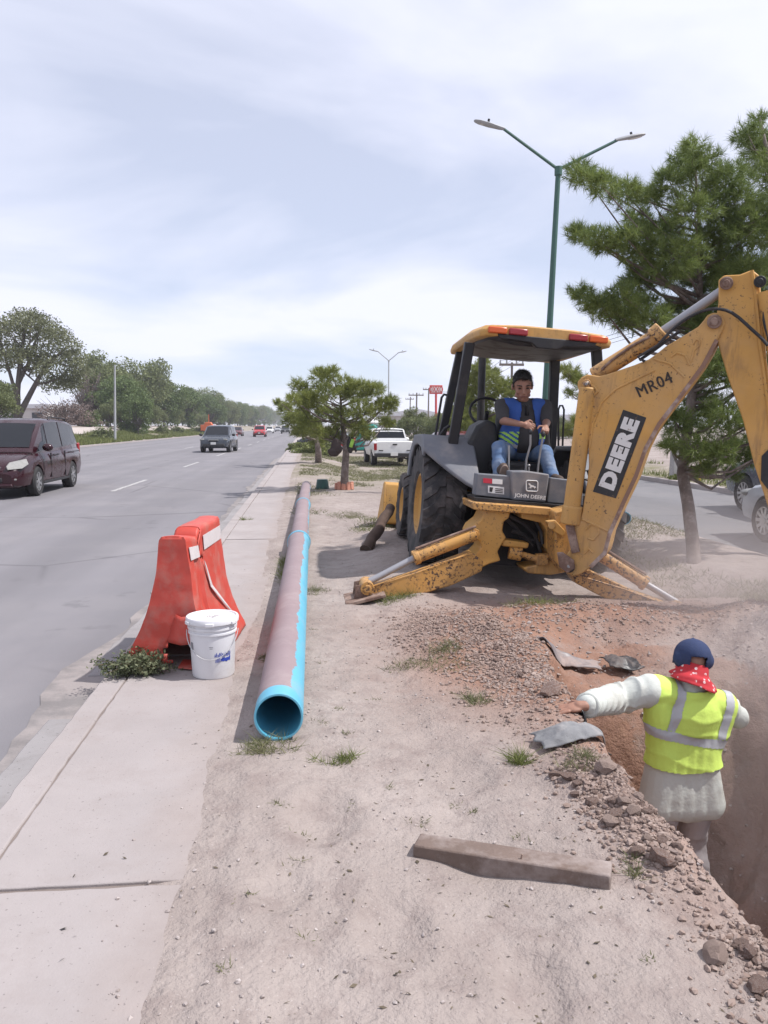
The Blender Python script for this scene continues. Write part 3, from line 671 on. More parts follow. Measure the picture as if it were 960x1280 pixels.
# canopy
can = MB(); rings = []
rt_ = [(-.76, 2.385, .60, .10), (-.70, 2.37, .655, .115), (-.1, 2.38, .67, .125), (.75, 2.36, .66, .12), (1.02, 2.35, .63, .10), (1.10, 2.37, .58, .06)]
for y, z, w_, h in rt_:
    rings.append([(-w_, y, z), (w_, y, z), (w_ + .015, y, z + h * .5), (w_ - .05, y, z + h), (w_ * .4, y, z + h + .02), (-w_ * .4, y, z + h + .02), (-w_ + .05, y, z + h), (-w_ - .015, y, z + h * .5)])
can.loft(rings); can = can.build('canopy', YEL, BH, bevel=.015, segs=2, fixn=True)
mb = MB(); rings = []
for y, dz, w_ in ((-.748, .0, .50), (-.70, -.06, .58), (-.2, -.055, .60), (.9, -.045, .58), (1.04, -.01, .50)):
    rings.append([(-w_, y, 2.42), (w_, y, 2.42), (w_ * .98, y, 2.375 + dz * .4), (w_ * .5, y, 2.375 + dz), (-w_ * .5, y, 2.375 + dz), (-w_ * .98, y, 2.375 + dz * .4)])
mb.loft(rings); mb.build('headliner', BLACK, can, fixn=True, bevel=.012)
mb = MB(); mb.prism([(-.50, -.772, 2.405), (.50, -.772, 2.405), (.47, -.772, 2.36), (.18, -.772, 2.335), (.10, -.772, 2.30), (-.10, -.772, 2.30), (-.16, -.772, 2.345), (-.48, -.772, 2.36)], (0, .1, 0)); mb.build('rear_trim', BLACK, can, bevel=.01)
for x, mt, nm in ((-.505, ORAL, 'orange_lamp'), (-.30, REDL, 'red_lamp'), (.30, REDL, 'red_lamp'), (.505, ORAL, 'orange_lamp')):
    mb = MB(); mb.box((x, -.772, 2.435), (.185, .05, .062)); mb.build(nm, mt, can, bevel=.012)
def post(name, a, b, w_=.085, h=.075):
    mb = MB(); mb.bar(a, b, w_, h, (0, 1, 0)); mb.build(name, BLACK, BH, world=True, bevel=.012)
post('canopy_post', D(587, 428, 8.05), D(564, 566, 8.2), .10, .08)
post('canopy_post', D(575, 440, 9.3), D(549, 560, 9.4), .09, .08)
post('canopy_post', D(745, 432, 8.05), D(754, 570, 8.2), .10, .08)
post('canopy_post', D(694, 440, 9.3), D(688, 572, 9.4), .11, .09)
mb = MB(); mb.tube([D(x, y, 9.0) for x, y in ((559, 494), (555, 493), (552, 497), (549, 515), (543, 552), (541, 560))], .014, 8); mb.tube([D(x, y, 9.0) for x, y in ((541, 560), (548, 548), (556, 536), (562, 532))], .018, 8); mb.build('grab_rail', BLACK, BH, world=True)
for x in (683, 698):
    mb = MB(); mb.tube([D(x + q, y, 8.9) for q, y in ((0, 562), (0, 512), (2, 507), (5, 507), (7, 512), (5, 562))], .012, 8); mb.build('grab_rail', BLACK, BH, world=True)
# loader arms and front bucket
for s in (-1, 1):
    mb = MB(); mb.bar((s * .56, .95, 1.05), (s * .56, 2.3, .78), .11, .20); mb.bar((s * .56, 2.25, .80), (s * .56, 3.02, .30), .11, .18); mb.build('loader_arm', YEL, BH, bevel=.015)
prof = [(2.98, .08), (2.95, .35), (3.02, .62), (3.08, .66), (3.06, .34), (3.10, .13), (3.62, .06), (3.62, .03), (3.06, .04)]
mb = MB(); mb.prism([(-1.09, y, z) for y, z in prof], (2.18, 0, 0))
for s in (-1, 1): mb.prism([(s * 1.10, y, z) for y, z in ((2.95, .05), (2.94, .36), (3.02, .66), (3.12, .64), (3.62, .10), (3.62, .03))], (-s * .03, 0, 0))
mb.build('loader_bucket', YEL, BH, bevel=.01, fixn=True)
# rear frame: cast side plates, flanges, swing cylinder
YF = 7.22
fr = MB()
fr.prism(px_poly([(594, 632), (640, 635), (636, 648), (630, 652), (628, 664), (633, 672), (626, 683), (622, 690), (626, 701), (612, 705), (600, 711), (588, 711), (583, 704), (586, 697), (595, 693), (602, 685), (600, 676), (591, 675), (586, 667), (590, 659), (601, 650), (606, 640)], YF), (0, .34, 0))
fr.prism(px_poly([(652, 636), (692, 640), (700, 652), (712, 664), (717, 700), (706, 716), (688, 719), (660, 717), (654, 710), (686, 703), (690, 696), (683, 684), (684, 664), (678, 654), (652, 648)], YF), (0, .30, 0))
fr.prism(px_poly([(626, 674), (662, 679), (660, 686), (628, 683)], YF + .03), (0, .2, 0))
FRM = fr.build('rear_frame', YEL, BH, world=True, bevel=.014)
mb = MB(); mb.prism(px_poly([(591, 628), (690, 635), (694, 641), (688, 645), (592, 637)], YF - .06), (0, .5, 0)); mb.build('top_flange', YEL2, FRM, world=True, bevel=.008)
mb = MB(); mb.prism(px_poly([(594, 622), (729, 634), (728, 640), (595, 629)], YF + .06), (0, .4, 0)); mb.build('rubber_seal', BLACK, FRM, world=True)
mb = MB(); mb.prism(px_poly([(606, 640), (700, 646), (700, 712), (606, 705)], YF + .30), (0, .3, 0)); mb.build('inner_frame', BLACK, FRM, world=True)
for x, y in ((594, 667), (591, 705)):
    mb = MB(); p = D(x, y, YF - .04); mb.cyl(p, p + Vector((0, .12, 0)), .046, n=16); mb.cyl(p - Vector((0, .015, 0)), p, .026, n=10); mb.build('pin', YEL2 if y < 690 else BLACK, FRM, world=True, bevel=.004)
mb = MB(); mb.cyl(D(636, 690, YF + .08), D(652, 693, YF + .06), .065); mb.cyl(D(652, 693, YF + .06), D(672, 699, YF + .02), .032); mb.box(D(677, 699, YF + .02), (.11, .10, .10)); sw = mb.build('swing_cylinder', YEL2, FRM, world=True, bevel=.008)
rr = random.Random(3)
for k, pts in enumerate([[(632, 648), (645, 660), (652, 672), (668, 676), (682, 684)], [(636, 644), (655, 655), (668, 668), (676, 690)], [(640, 664), (655, 668), (666, 683)], [(668, 648), (676, 664), (678, 680)]]):
    mb = MB(); mb.tube([D(x, y, YF + .14 - .02 * k) for x, y in pts], .018, 8); mb.build('hydraulic_hose', BLACK, FRM, world=True)
# stabilisers
def stabiliser(pa, pc, foot, mid, Ya, Yf, cylp):
    t_ = MB(); a = D(*pa, Ya); f = D(*foot, Yf)
    pts = [D(x, y, Ya + (Yf - Ya) * min(1, max(0, (x - pa[0]) / (foot[0] - pa[0])))) for x, y in mid]
    t_.prism([q - Vector((0, .085, 0)) for q in pts], (0, .17, 0))
    st = t_.build('stabiliser', YEL2, BH, world=True, bevel=.012)
    mb = MB(); e0, e1 = pts[0] + Vector((0, -.088, -.03)), pts[-1] + Vector((0, -.088, .02)); k_ = D(*foot, Yf); mb.tube([pts[0] + Vector((0, -.088, -.01)), (pts[0] + k_) / 2 + Vector((0, -.088, .028)), k_ + Vector((0, -.088, .03))], .007, 6); mb.build('weld_bead', YEL2, st, world=True)
    c0 = D(*pc, Ya); cm = D(*cylp[0], (Ya * .5 + Yf * .5)); c1 = D(*cylp[1], Yf)
    mb = MB(); mb.cyl(c0, cm, .058); mb.cyl(cm + (c0 - cm) * .06, cm - (c0 - cm) * .03, .068); mb.build('stabiliser_cylinder', YEL2, st, world=True, bevel=.006)
    mb = MB(); d_ = (c1 - cm).normalized(); up_ = Vector((0, 0, 1)); mb.tube([c0 + Vector((0, -.02, .075)), cm + Vector((0, -.02, .085))], .012, 8); mb.build('hydraulic_pipe', RUST, st, world=True)
    mb = MB(); mb.cyl(cm, c1, .030); mb.build('chromed_rod', CHROME, st, world=True)
    mb = MB(); mb.cyl(f + Vector((0, -.13, .035)), f + Vector((0, .13, .035)), .062); mb.cyl(f + Vector((0, -.15, .035)), f + Vector((0, -.13, .035)), .035, n=10); mb.build('foot_pin', YEL2, st, world=True, bevel=.005)
    s_ = 1 if f.x > a.x else -1; gzf = f.z - .05
    mb = MB(); mb.box((f.x + s_ * .02, f.y, gzf - .005), (.36, .42, .03), (0, s_ * .22, 0)); mb.box((f.x + s_ * .04, f.y - .1, gzf + .05), (.2, .03, .14), (0, s_ * .22, 0), .5); mb.box((f.x + s_ * .04, f.y + .1, gzf + .05), (.2, .03, .14), (0, s_ * .22, 0), .5)
    mb.build('foot_plate', RUST, st, world=True, bevel=.006)
stabiliser((594, 702), (594, 668), (458, 737), [(588, 689), (520, 714), (462, 732), (452, 742), (470, 747), (520, 742), (562, 730), (586, 719), (600, 712), (602, 700)], 7.12, 7.05, ((519, 697), (462, 727)))
stabiliser((712, 716), (748, 692), (843, 763), [(706, 712), (735, 711), (790, 737), (846, 757), (848, 770), (800, 769), (760, 750), (718, 728)], 7.0, 6.75, ((806, 729), (846, 753)))
# ---- boom, in the upright plane it has been swung into
BA = rad(32)
bh_, bn_ = Vector((math.cos(BA), -math.sin(BA), 0)), Vector((-math.sin(BA), -math.cos(BA), 0))
P0 = D(711, 707, 6.72)
def BP(x, y, off=0.0):                         # pixel -> boom plane, off = distance in front of the near side plate
    d = Vector(ray(x, y)); o = Vector(_C); q = P0 + bn_ * off
    return o + d * ((q - o).dot(bn_) / d.dot(bn_))
def smooth_poly(pts, n=3):
    out = []; m = len(pts)
    for i in range(m):
        p0, p1, p2, p3 = pts[i - 1], pts[i], pts[(i + 1) % m], pts[(i + 2) % m]
        for k in range(n):
            t = k / n; out.append(tuple(0.5 * ((2 * p1[j]) + (-p0[j] + p2[j]) * t + (2 * p0[j] - 5 * p1[j] + 4 * p2[j] - p3[j]) * t * t + (-p0[j] + 3 * p1[j] - 3 * p2[j] + p3[j]) * t ** 3) for j in range(2)))
    return out
boom_px = [(717, 721), (739, 709), (757, 691), (763, 667), (780, 629), (796, 595), (808, 561), (825, 530), (852, 495), (880, 457), (897, 425), (906, 404), (898, 391), (884, 394), (873, 408), (832, 433), (811, 449), (773, 463), (749, 470), (734, 468), (722, 477), (724, 492), (733, 533), (736, 581), (731, 619), (725, 652), (714, 660), (717, 678), (709, 692), (703, 709)]
BT = 0.27
mb = MB(); mb.prism([BP(x, y) for x, y in smooth_poly(boom_px, 2)], -bn_ * BT); BOOM = mb.build('boom', YEL, BH, world=True, bevel=.010)
def ridge(pts, r=.010, name='raised_rib', mat=YEL, par=None, off=.001):
    mb = MB(); mb.tube([BP(x, y, off) for x, y in pts], r, 8); mb.build(name, mat, par or BOOM, world=True)
ridge([(737, 481), (744, 484), (747, 490), (741, 495), (733, 492)], .012)
ridge([(737, 560), (741, 530), (752, 503), (770, 486), (795, 474), (818, 463)], .010)
ridge([(818, 449), (838, 455), (856, 472)], .009)
ridge([(839, 446), (846, 441), (856, 444), (862, 456)], .009); ridge([(866, 430), (870, 424), (875, 426), (874, 432), (868, 437), (864, 452)], .009)
ridge([(728, 649), (752, 660), (760, 664)], .012); ridge([(732, 662), (739, 655), (747, 659), (749, 666), (742, 675), (735, 673)], .010); ridge([(730, 693), (736, 686), (741, 691)], .010)
# worn brown strip along the lower edge plate
low = [(739, 709), (757, 691), (763, 667), (780, 629), (796, 595), (808, 561), (825, 530), (852, 495), (880, 457), (897, 425)]
mb = MB(); ra = [[BP(x - 3.2, y - 1.5, .0), BP(x - 3.2, y - 1.5, .007), BP(x + 1.2, y + 1.2, .007), BP(x + 1.2, y + 1.2, -BT - .008), BP(x - 1, y, -BT - .008)] for x, y in low]; mb.loft(ra); mb.build('wear_plate', pm('worn_brown_edge', (0.23, 0.135, 0.095), 0.75, var=0.35, vs=6, dirt=(0.42, 0.33, 0.29), da=(0.5, 0.62), ds=4), BOOM, world=True, fixn=True)
mb = MB(); mb.prism([BP(x, y, .001) for x, y in ((779, 512), (808, 522), (770, 623), (741, 614.5))], bn_ * .002); dec = mb.build('name_decal', DECALB, BOOM, world=True, smooth=None)
a, b = BP(756, 617.5, .004), BP(793.5, 518, .004)
put_text('DEERE', .165, (a + b) / 2, b - a, BP(741, 614.5) - BP(770, 623), WDECAL, dec, 'lettering', .011, 1.19, 1.13)
for dx_t, off_t in ((0, .004), (.9, .0045), (.45, .005)):
  a, b = BP(795 + dx_t, 492, off_t), BP(840 + dx_t, 471, off_t)
  put_text('MR04', .135, (a + b) / 2, b - a, BP(800, 470) - BP(808, 490), STENCIL, BOOM, 'stencil_lettering', 0.0, .86, 1.12)
def bpin(x, y, r, par, mat=RUST, name='pin', off=.03, deep=None):
    mb = MB(); mb.cyl(BP(x, y, -.02 if deep is None else -deep), BP(x, y, off), r, n=18); mb.cyl(BP(x, y, off), BP(x, y, off + .012), r * .6, n=8); mb.build(name, mat, par, world=True, bevel=.005)
bpin(733, 480, .040, BOOM, YEL2); bpin(733, 480, .026, BOOM, STEEL, off=.036); bpin(893, 402, .055, BOOM, RUST, off=.035); bpin(711, 708, .055, BOOM, BLACK); bpin(711, 708, .030, BOOM, STEEL, off=.05)
mb = MB(); mb.prism([BP(x, y, .03) for x, y in ((697, 690), (704, 690), (718, 700), (719, 710), (710, 716), (700, 708))], bn_ * .03); mb.build('pivot_link', RUST, BOOM, world=True, bevel=.006)
# swing casting that carries the boom
mb = MB(); mb.prism(px_poly([(694, 640), (716, 634), (727, 648), (716, 664), (721, 690), (722, 712), (705, 716), (694, 700)], 6.98), (0, .26, 0)); swf = mb.build('swing_frame', YEL2, BH, world=True, bevel=.014)
mb = MB(); mb.prism(px_poly([(684, 652), (694, 650), (707, 664), (704, 671), (692, 664)], 6.95), (0, .08, 0)); mb.cyl(D(690, 657, 6.93), D(690, 657, 6.99), .035, n=12); mb.build('swing_link', YEL, swf, world=True, bevel=.006)
# boom cylinder
m_ = -.12
mb = MB(); mb.cyl(BP(735, 484, m_ + .10), BP(714, 640, m_ + .10), .072); mb.cyl(BP(716, 632, m_ + .10), BP(713, 655, m_ + .10), .088); BC = mb.build('boom_cylinder', YEL, BH, world=True, bevel=.012)
mb = MB(); mb.bar(BP(713, 655, m_ + .10), BP(721, 690, m_ + .10), .10, .07); mb.build('cylinder_yoke', RUST, BC, world=True, bevel=.006)
# dipper cylinder on top of the boom, with its rod
mb = MB(); mb.cyl(BP(742, 470, m_), BP(822, 420, m_), .070); mb.cyl(BP(818, 423, m_), BP(829, 413, m_), .088); DC = mb.build('dipper_cylinder', YEL2, BH, world=True, bevel=.01)
mb = MB(); mb.cyl(BP(826, 416, m_), BP(908, 360, m_), .038); mb.build('chromed_rod', CHROME, DC, world=True)
mb = MB(); mb.tube([BP(x, y, m_ + .075) for x, y in ((752, 462), (765, 450), (790, 432), (812, 421))], .012, 8); mb.build('hydraulic_pipe', RUST, DC, world=True)
# dipper stick and bucket
dip_px = [(893, 412), (898, 378), (898, 350), (905, 344), (925, 343), (940, 337), (949, 344), (952, 385), (956, 430), (960, 470), (966, 520), (974, 580), (983, 640), (994, 690), (984, 700), (968, 660), (955, 618), (943, 582), (929, 526), (910, 472), (896, 425)]
mb = MB(); mb.prism([BP(x, y, -.03) for x, y in dip_px], -bn_ * .21); DIP = mb.build('dipper_stick', YEL, BH, world=True, bevel=.010)
mb = MB(); mb.tube([BP(x, y, -.025) for x, y in ((940, 338), (945, 370), (950, 430), (957, 480), (964, 540), (974, 610))], .014, 8); mb.build('edge_flange', YEL, DIP, world=True)
bpin(908, 354, .050, DIP, RUST, off=.02); bpin(950, 352, .045, DIP, BLACK, off=.03)
mb = MB(); mb.prism([BP(x, y, -.027) for x, y in ((952, 570), (966, 556), (974, 600), (960, 612), (951, 600))], bn_ * .008); mb.build('black_patch', BLACK, DIP, world=True)
mb = MB(); mb.cyl(BP(957, 365, -.03), BP(985, 520, -.03), .065); bk = mb.build('bucket_cylinder', YEL, BH, world=True)
mb = MB(); mb.cyl(BP(985, 520, -.03), BP(1004, 622, -.03), .034); mb.build('chromed_rod', CHROME, bk, world=True)
mb = MB(); mb.prism([BP(x, y, .10) for x, y in ((986, 690), (1005, 660), (1060, 690), (1085, 750), (1075, 800), (1020, 812), (1016, 800), (1062, 788), (1070, 752), (1048, 706), (1004, 690), (992, 712))], -bn_ * .52)
for off in (.10, -.40): mb.prism([BP(x, y, off) for x, y in ((988, 700), (1005, 668), (1056, 694), (1080, 750), (1070, 794), (1020, 806))], -bn_ * .02)
DB = mb.build('digging_bucket', RUST, BH, world=True, bevel=.006, fixn=True)
for k in range(4):
    mb = MB(); mb.prism([BP(x, y, .09 - .14 * k) for x, y in ((1030, 800), (1024, 812), (1000, 818), (1012, 804))], -bn_ * .05); mb.build('tooth', STEEL, DB, world=True)
# hoses
for k, pts in enumerate([[(806, 452), (822, 432), (845, 408), (870, 392), (893, 386), (915, 391), (940, 412), (960, 432), (975, 460)], [(800, 450), (820, 436), (850, 414), (876, 402)], [(958, 375), (955, 400), (962, 430), (960, 470)]]):
    mb = MB(); mb.tube([BP(x, y, .05 - .02 * k) for x, y in smooth_poly(pts, 3)[:-3 * 1 - 2]], .013, 8); mb.build('hydraulic_hose', BLACK, BH, world=True)
for k, pts in enumerate([[(752, 640), (746, 615), (736, 600), (727, 598), (722, 610), (724, 640), (722, 665)], [(748, 655), (744, 620), (735, 588), (724, 590), (719, 625), (716, 668)], [(742, 640), (738, 560), (732, 540), (728, 560), (724, 600)]]):
    mb = MB(); mb.tube([D(x, y, 7.1 + .05 * k) for x, y in pts], .016, 8); mb.build('hydraulic_hose', BLACK, BH, world=True)
# ================================================================== PLANTS
NEEDLE = island_mat('pine_needles', (0.064, 0.104, 0.032), (0.285, 0.350, 0.105), 0.55, 0.35, 1.6, 0.5)
NEEDLE2 = island_mat('olive_pine_needles', (0.095, 0.128, 0.032), (0.340, 0.365, 0.110), 0.55, 0.35, 1.2, 0.55)
LEAFD = island_mat('dark_green_leaves', (0.058, 0.095, 0.034), (0.185, 0.240, 0.085), 0.6, 0.35, 0.5, 0.5)
LEAFM = island_mat('olive_green_leaves', (0.098, 0.125, 0.052), (0.240, 0.265, 0.118), 0.6, 0.35, 0.5, 0.5)
LEAFP = island_mat('pale_green_leaves', (0.095, 0.110, 0.055), (0.225, 0.235, 0.130), 0.6, 0.25, 0.5, 0.5)
DRYTW = island_mat('dry_brown_twigs', (0.120, 0.085, 0.075), (0.230, 0.175, 0.155), 0.8, 0.1, 0.5, 0.5)
GRASSM = island_mat('green_grass_blades', (0.080, 0.110, 0.028), (0.230, 0.245, 0.085), 0.6, 0.25, 1.0, 0.6)
GRASSD = island_mat('dusty_grass_blades', (0.085, 0.105, 0.042), (0.250, 0.235, 0.125), 0.7, 0.2, 3.0, 0.6)
WEEDM = island_mat('weed_leaves', (0.060, 0.082, 0.040), (0.180, 0.190, 0.110), 0.6, 0.2, 6.0, 0.6)
BARK = pm('pine_bark', (0.150, 0.118, 0.105), 0.92, var=0.35, vs=7, bmp=0.8, bs=22, dirt=(0.27, 0.23, 0.215), da=(0.45, 0.65), ds=9)
BARKG = pm('grey_bark', (0.115, 0.098, 0.090), 0.95, var=0.3, vs=3, bmp=0.4, bs=12)
R0 = np.random.default_rng(7)
def unit(v): return v / np.maximum(np.linalg.norm(v, axis=-1, keepdims=True), 1e-9)
def blades(pos, dirs, length, width, rg, bend=0.0):      # one thin triangle (or two, when bent) each
    n = len(pos); d = unit(dirs); side = unit(np.cross(d, rg.normal(size=(n, 3)))) * width[:, None] / 2
    tip = pos + d * length[:, None]
    if bend: 
        tip = tip + np.c_[rg.normal(size=(n, 2)) * bend * length[:, None], -np.abs(rg.normal(size=n)) * bend * length * .6]
    V = np.stack([pos - side, pos + side, tip], 1).reshape(-1, 3)
    return V, np.arange(3 * n).reshape(-1, 3)
def leaves(pos, size, rg, updir=0.3):                     # little pointed quads facing every way
    n = len(pos); nrm = unit(rg.normal(size=(n, 3)) + np.array([0, 0, updir])); a = unit(np.cross(nrm, rg.normal(size=(n, 3)))); b = np.cross(nrm, a)
    s = size[:, None]
    V = np.stack([pos - a * s, pos + b * s * .55, pos + a * s, pos - b * s * .55], 1).reshape(-1, 3)
    return V, np.arange(4 * n).reshape(-1, 4)
def tuft_needles(pc, pr, ntuft, nper, ln, wd, rg, flat=0.75, stretch=1.0):
    """needle tufts on the outside of pads: pc (k,3) centres, pr (k,) radii"""
    P, Dd = [], []
    for c, r_ in zip(pc, pr):
        n = max(6, int(ntuft * (r_ / .3) ** 2 * rg.uniform(.8, 1.2)))
        d = unit(rg.normal(size=(n, 3)) + np.array([0, 0, .25])); rr_ = r_ * rg.uniform(.35, 1.05, n) ** .7
        P.append(c + d * rr_[:, None] * np.array([1, 1, flat])); Dd.append(unit(d + np.array([0, 0, .35]) + rg.normal(size=(n, 3)) * .35))
    P = np.concatenate(P); Dd = np.concatenate(Dd); n = len(P)
    P = np.repeat(P, nper, 0); Dd = np.repeat(Dd, nper, 0); m = len(P)
    back = rg.uniform(0, .8, m)[:, None] * ln * 0.9
    P2 = P - Dd * back
    dirs = unit(Dd * .75 + rg.normal(size=(m, 3)) * .55)
    return blades(P2, dirs, ln * rg.uniform(.7, 1.2, m), wd * rg.uniform(.7, 1.2, m), rg)
def limb_tree(mb, trunk, tr, pads, rg, r1=.02, twist=.12):
    mb.tube(trunk, tr, 12)
    T = np.array([list(p) for p in trunk])
    seg = np.concatenate([T[i] + (T[i + 1] - T[i]) * np.linspace(0, 1, 12)[:, None] for i in range(len(T) - 1)])
    rad_ = np.interp(np.linspace(0, 1, len(seg)), np.linspace(0, 1, len(tr)), tr)
    for c in pads:
        dist = np.hypot(seg[:, 0] - c[0], seg[:, 1] - c[1])
        want = c[2] - dist * .45
        k = int(np.argmin(np.abs(seg[:, 2] - want) + (seg[:, 2] < T[0][2] + (T[-1][2] - T[0][2]) * .22) * 9))
        a = seg[k]; b = np.array(c); mid = (a + b) / 2 + rg.normal(size=3) * twist * np.linalg.norm(b - a) * .5 - np.array([0, 0, .08 * np.linalg.norm(b - a)])
        r0 = max(r1 * .9, min(rad_[k] * .6, r1 * 2.2))
        mb.tube([a, a * .55 + mid * .45, mid, b * .6 + mid * .4, b], [r0, r0 * .85, r0 * .65, r0 * .45, r0 * .2], 6)
def make_pine(name, label, trunk, tr, pads, pr, mat, ntuft, nper, ln, wd, seed, group=None, branch=.022):
    rg = np.random.default_rng(seed); b = trunk[0]
    root = thing(name, label, 'tree', tuple(b), group=group)
    mb = MB(); limb_tree(mb, trunk, tr, pads, rg, branch); mb.build('trunk', BARK, root, world=True, smooth=60)
    V, Fq = tuft_needles(np.array([list(p) for p in pads]), np.array(pr), ntuft, nper, ln, wd, rg)
    V = V - np.array(list(b)); link('crown', np_mesh('crown', V, Fq), mat, root, None)
    return root
def px_pads(lst, Y, dy, rg, grow=1.0, extra=0):
    C_, R_ = [], []
    for x, y, r_ in lst:
        rm = r_ * Y / 1000 * grow
        for k in range(1 + extra):
            yy = Y + rg.uniform(-dy, dy); jx, jy = rg.uniform(-.35, .35, 2) * r_ if k else (0, 0)
            p = D(x + jx, y + jy, yy); C_.append(np.array(p)); R_.append(rm * rg.uniform(.8, 1.15))
    return C_, R_
rg = np.random.default_rng(11)
# the big pine beside the right carriageway
right_pads = [(732, 222, 22), (752, 232, 24), (777, 240, 26), (726, 292, 20), (748, 300, 24), (775, 298, 24), (800, 280, 26), (812, 248, 22), (838, 228, 24), (858, 205, 22), (866, 183, 17), (880, 205, 26), (905, 225, 30), (922, 250, 34), (732, 372, 20), (752, 384, 24), (778, 378, 26), (808, 352, 32), (800, 318, 30), (830, 290, 36), (868, 262, 38), (905, 290, 40), (945, 285, 42), (845, 335, 38), (885, 338, 40), (925, 345, 40), (955, 350, 36), (780, 402, 22), (815, 398, 30), (850, 395, 34), (895, 400, 36), (940, 410, 40), (868, 455, 30), (905, 462, 34), (945, 470, 36), (872, 510, 34), (905, 520, 36), (945, 525, 36), (845, 528, 24), (838, 556, 20), (870, 560, 28), (900, 566, 26), (930, 570, 28), (880, 588, 16), (915, 592, 14), (968, 560, 26), (985, 440, 40), (1000, 330, 44), (985, 250, 36), (1010, 500, 36)]
pc, pr_ = px_pads(right_pads, 9.3, .75, rg, 1.0, 1)
tp = [G(868, 702), D(866, 680, 8.85), D(860, 630, 8.9), D(853, 592, 9.0), D(858, 545, 9.1), D(868, 470, 9.2), D(875, 380, 9.3), D(874, 280, 9.3), D(868, 195, 9.3)]
tp[0].z = ground_at(tp[0].x, tp[0].y) - .05
make_pine('pine_tree', 'tall green pine with a slim bare trunk standing behind the excavated trench', tp, [.085, .078, .07, .066, .062, .05, .038, .024, .010], pc, pr_, NEEDLE, 105, 24, .105, .0065, 21, branch=.011)
pads2 = [(935, 168, 20), (950, 190, 26), (948, 150, 12), (965, 215, 34), (985, 170, 30), (1000, 240, 40), (1030, 300, 46), (985, 290, 40)]
pc, pr_ = px_pads(pads2, 9.6, .5, rg, 1.0, 1)
make_pine('pine_tree', 'dark pine top rising behind the tall slim-trunked pine', [Vector((5.78, 9.0, -.15)), Vector((5.75, 9.05, 1.5)), D(975, 260, 9.3), D(950, 150, 9.4)], [.1, .085, .05, .012], pc, pr_, NEEDLE, 95, 22, .105, .0065, 22, branch=.011)
# median pines ahead
padm = [(366, 500, 12), (378, 486, 15), (398, 470, 15), (415, 466, 16), (388, 505, 20), (410, 492, 20), (384, 528, 18), (400, 540, 14), (425, 520, 20), (418, 540, 14), (440, 492, 18), (452, 512, 22), (446, 536, 15), (468, 486, 14), (478, 508, 17), (490, 500, 11), (480, 528, 13), (462, 546, 10), (432, 480, 15), (455, 482, 12)]
pc, pr_ = px_pads(padm, 19.3, .75, rg, 1.0, 1)
tp = [G(430, 612), D(431, 590, 19.1), D(433, 560, 19.2), D(428, 530, 19.3), D(425, 490, 19.3)]
tp[0].z -= .05
make_pine('pine_tree', 'bushy olive pine with orange blocks round its trunk and a bag hanging', tp, [.105, .09, .08, .05, .02], pc, pr_, NEEDLE2, 66, 18, .12, .010, 23, branch=.014)
padm = [(348, 502, 7), (356, 512, 10), (362, 525, 12), (378, 518, 14), (374, 540, 12), (390, 535, 14), (396, 550, 10), (385, 500, 12), (405, 515, 14)]
pc, pr_ = px_pads(padm, 33, 1.0, rg, 1.0, 1)
tb = G(398, 578); tb.z -= .1
make_pine('pine_tree', 'rounded pine behind the bag tree, beside the low green hedge', [tb, D(398, 565, 33), D(396, 550, 33), D(385, 510, 33)], [.16, .13, .1, .03], pc, pr_, NEEDLE2, 50, 16, .16, .020, 24)
padm = [(572, 500, 14), (585, 480, 18), (598, 462, 16), (606, 452, 10), (615, 470, 18), (628, 490, 16), (636, 508, 12), (600, 500, 24), (580, 525, 20), (610, 530, 22), (628, 530, 16), (590, 555, 18), (615, 560, 16), (565, 540, 12)]
pc, pr_ = px_pads(padm, 25, .9, rg, 1.0, 1)
tb = D(600, 600, 25); tb.z = ground_at(tb.x, tb.y) - .05
make_pine('pine_tree', 'leafy pine seen through the open cab behind the exhaust stack', [tb, D(600, 570, 25), D(602, 530, 25), D(603, 470, 25)], [.13, .11, .08, .03], pc, pr_, NEEDLE2, 62, 16, .14, .015, 25)
padm = [(706, 462, 12), (718, 470, 14), (730, 478, 14), (712, 490, 10), (722, 528, 14), (708, 540, 12), (735, 520, 16), (745, 490, 18), (755, 530, 18), (728, 552, 12)]
pc, pr_ = px_pads(padm, 14.5, .5, rg, 1.0, 1)
tb = Vector((5.25, 14.6, ground_at(5.25, 14.6) - .05))
make_pine('pine_tree', 'small sparse pine showing between the cab and the boom', [tb, D(750, 590, 14.5), D(742, 530, 14.5), D(725, 475, 14.5)], [.09, .08, .05, .02], pc, pr_, NEEDLE2, 70, 18, .12, .009, 26)

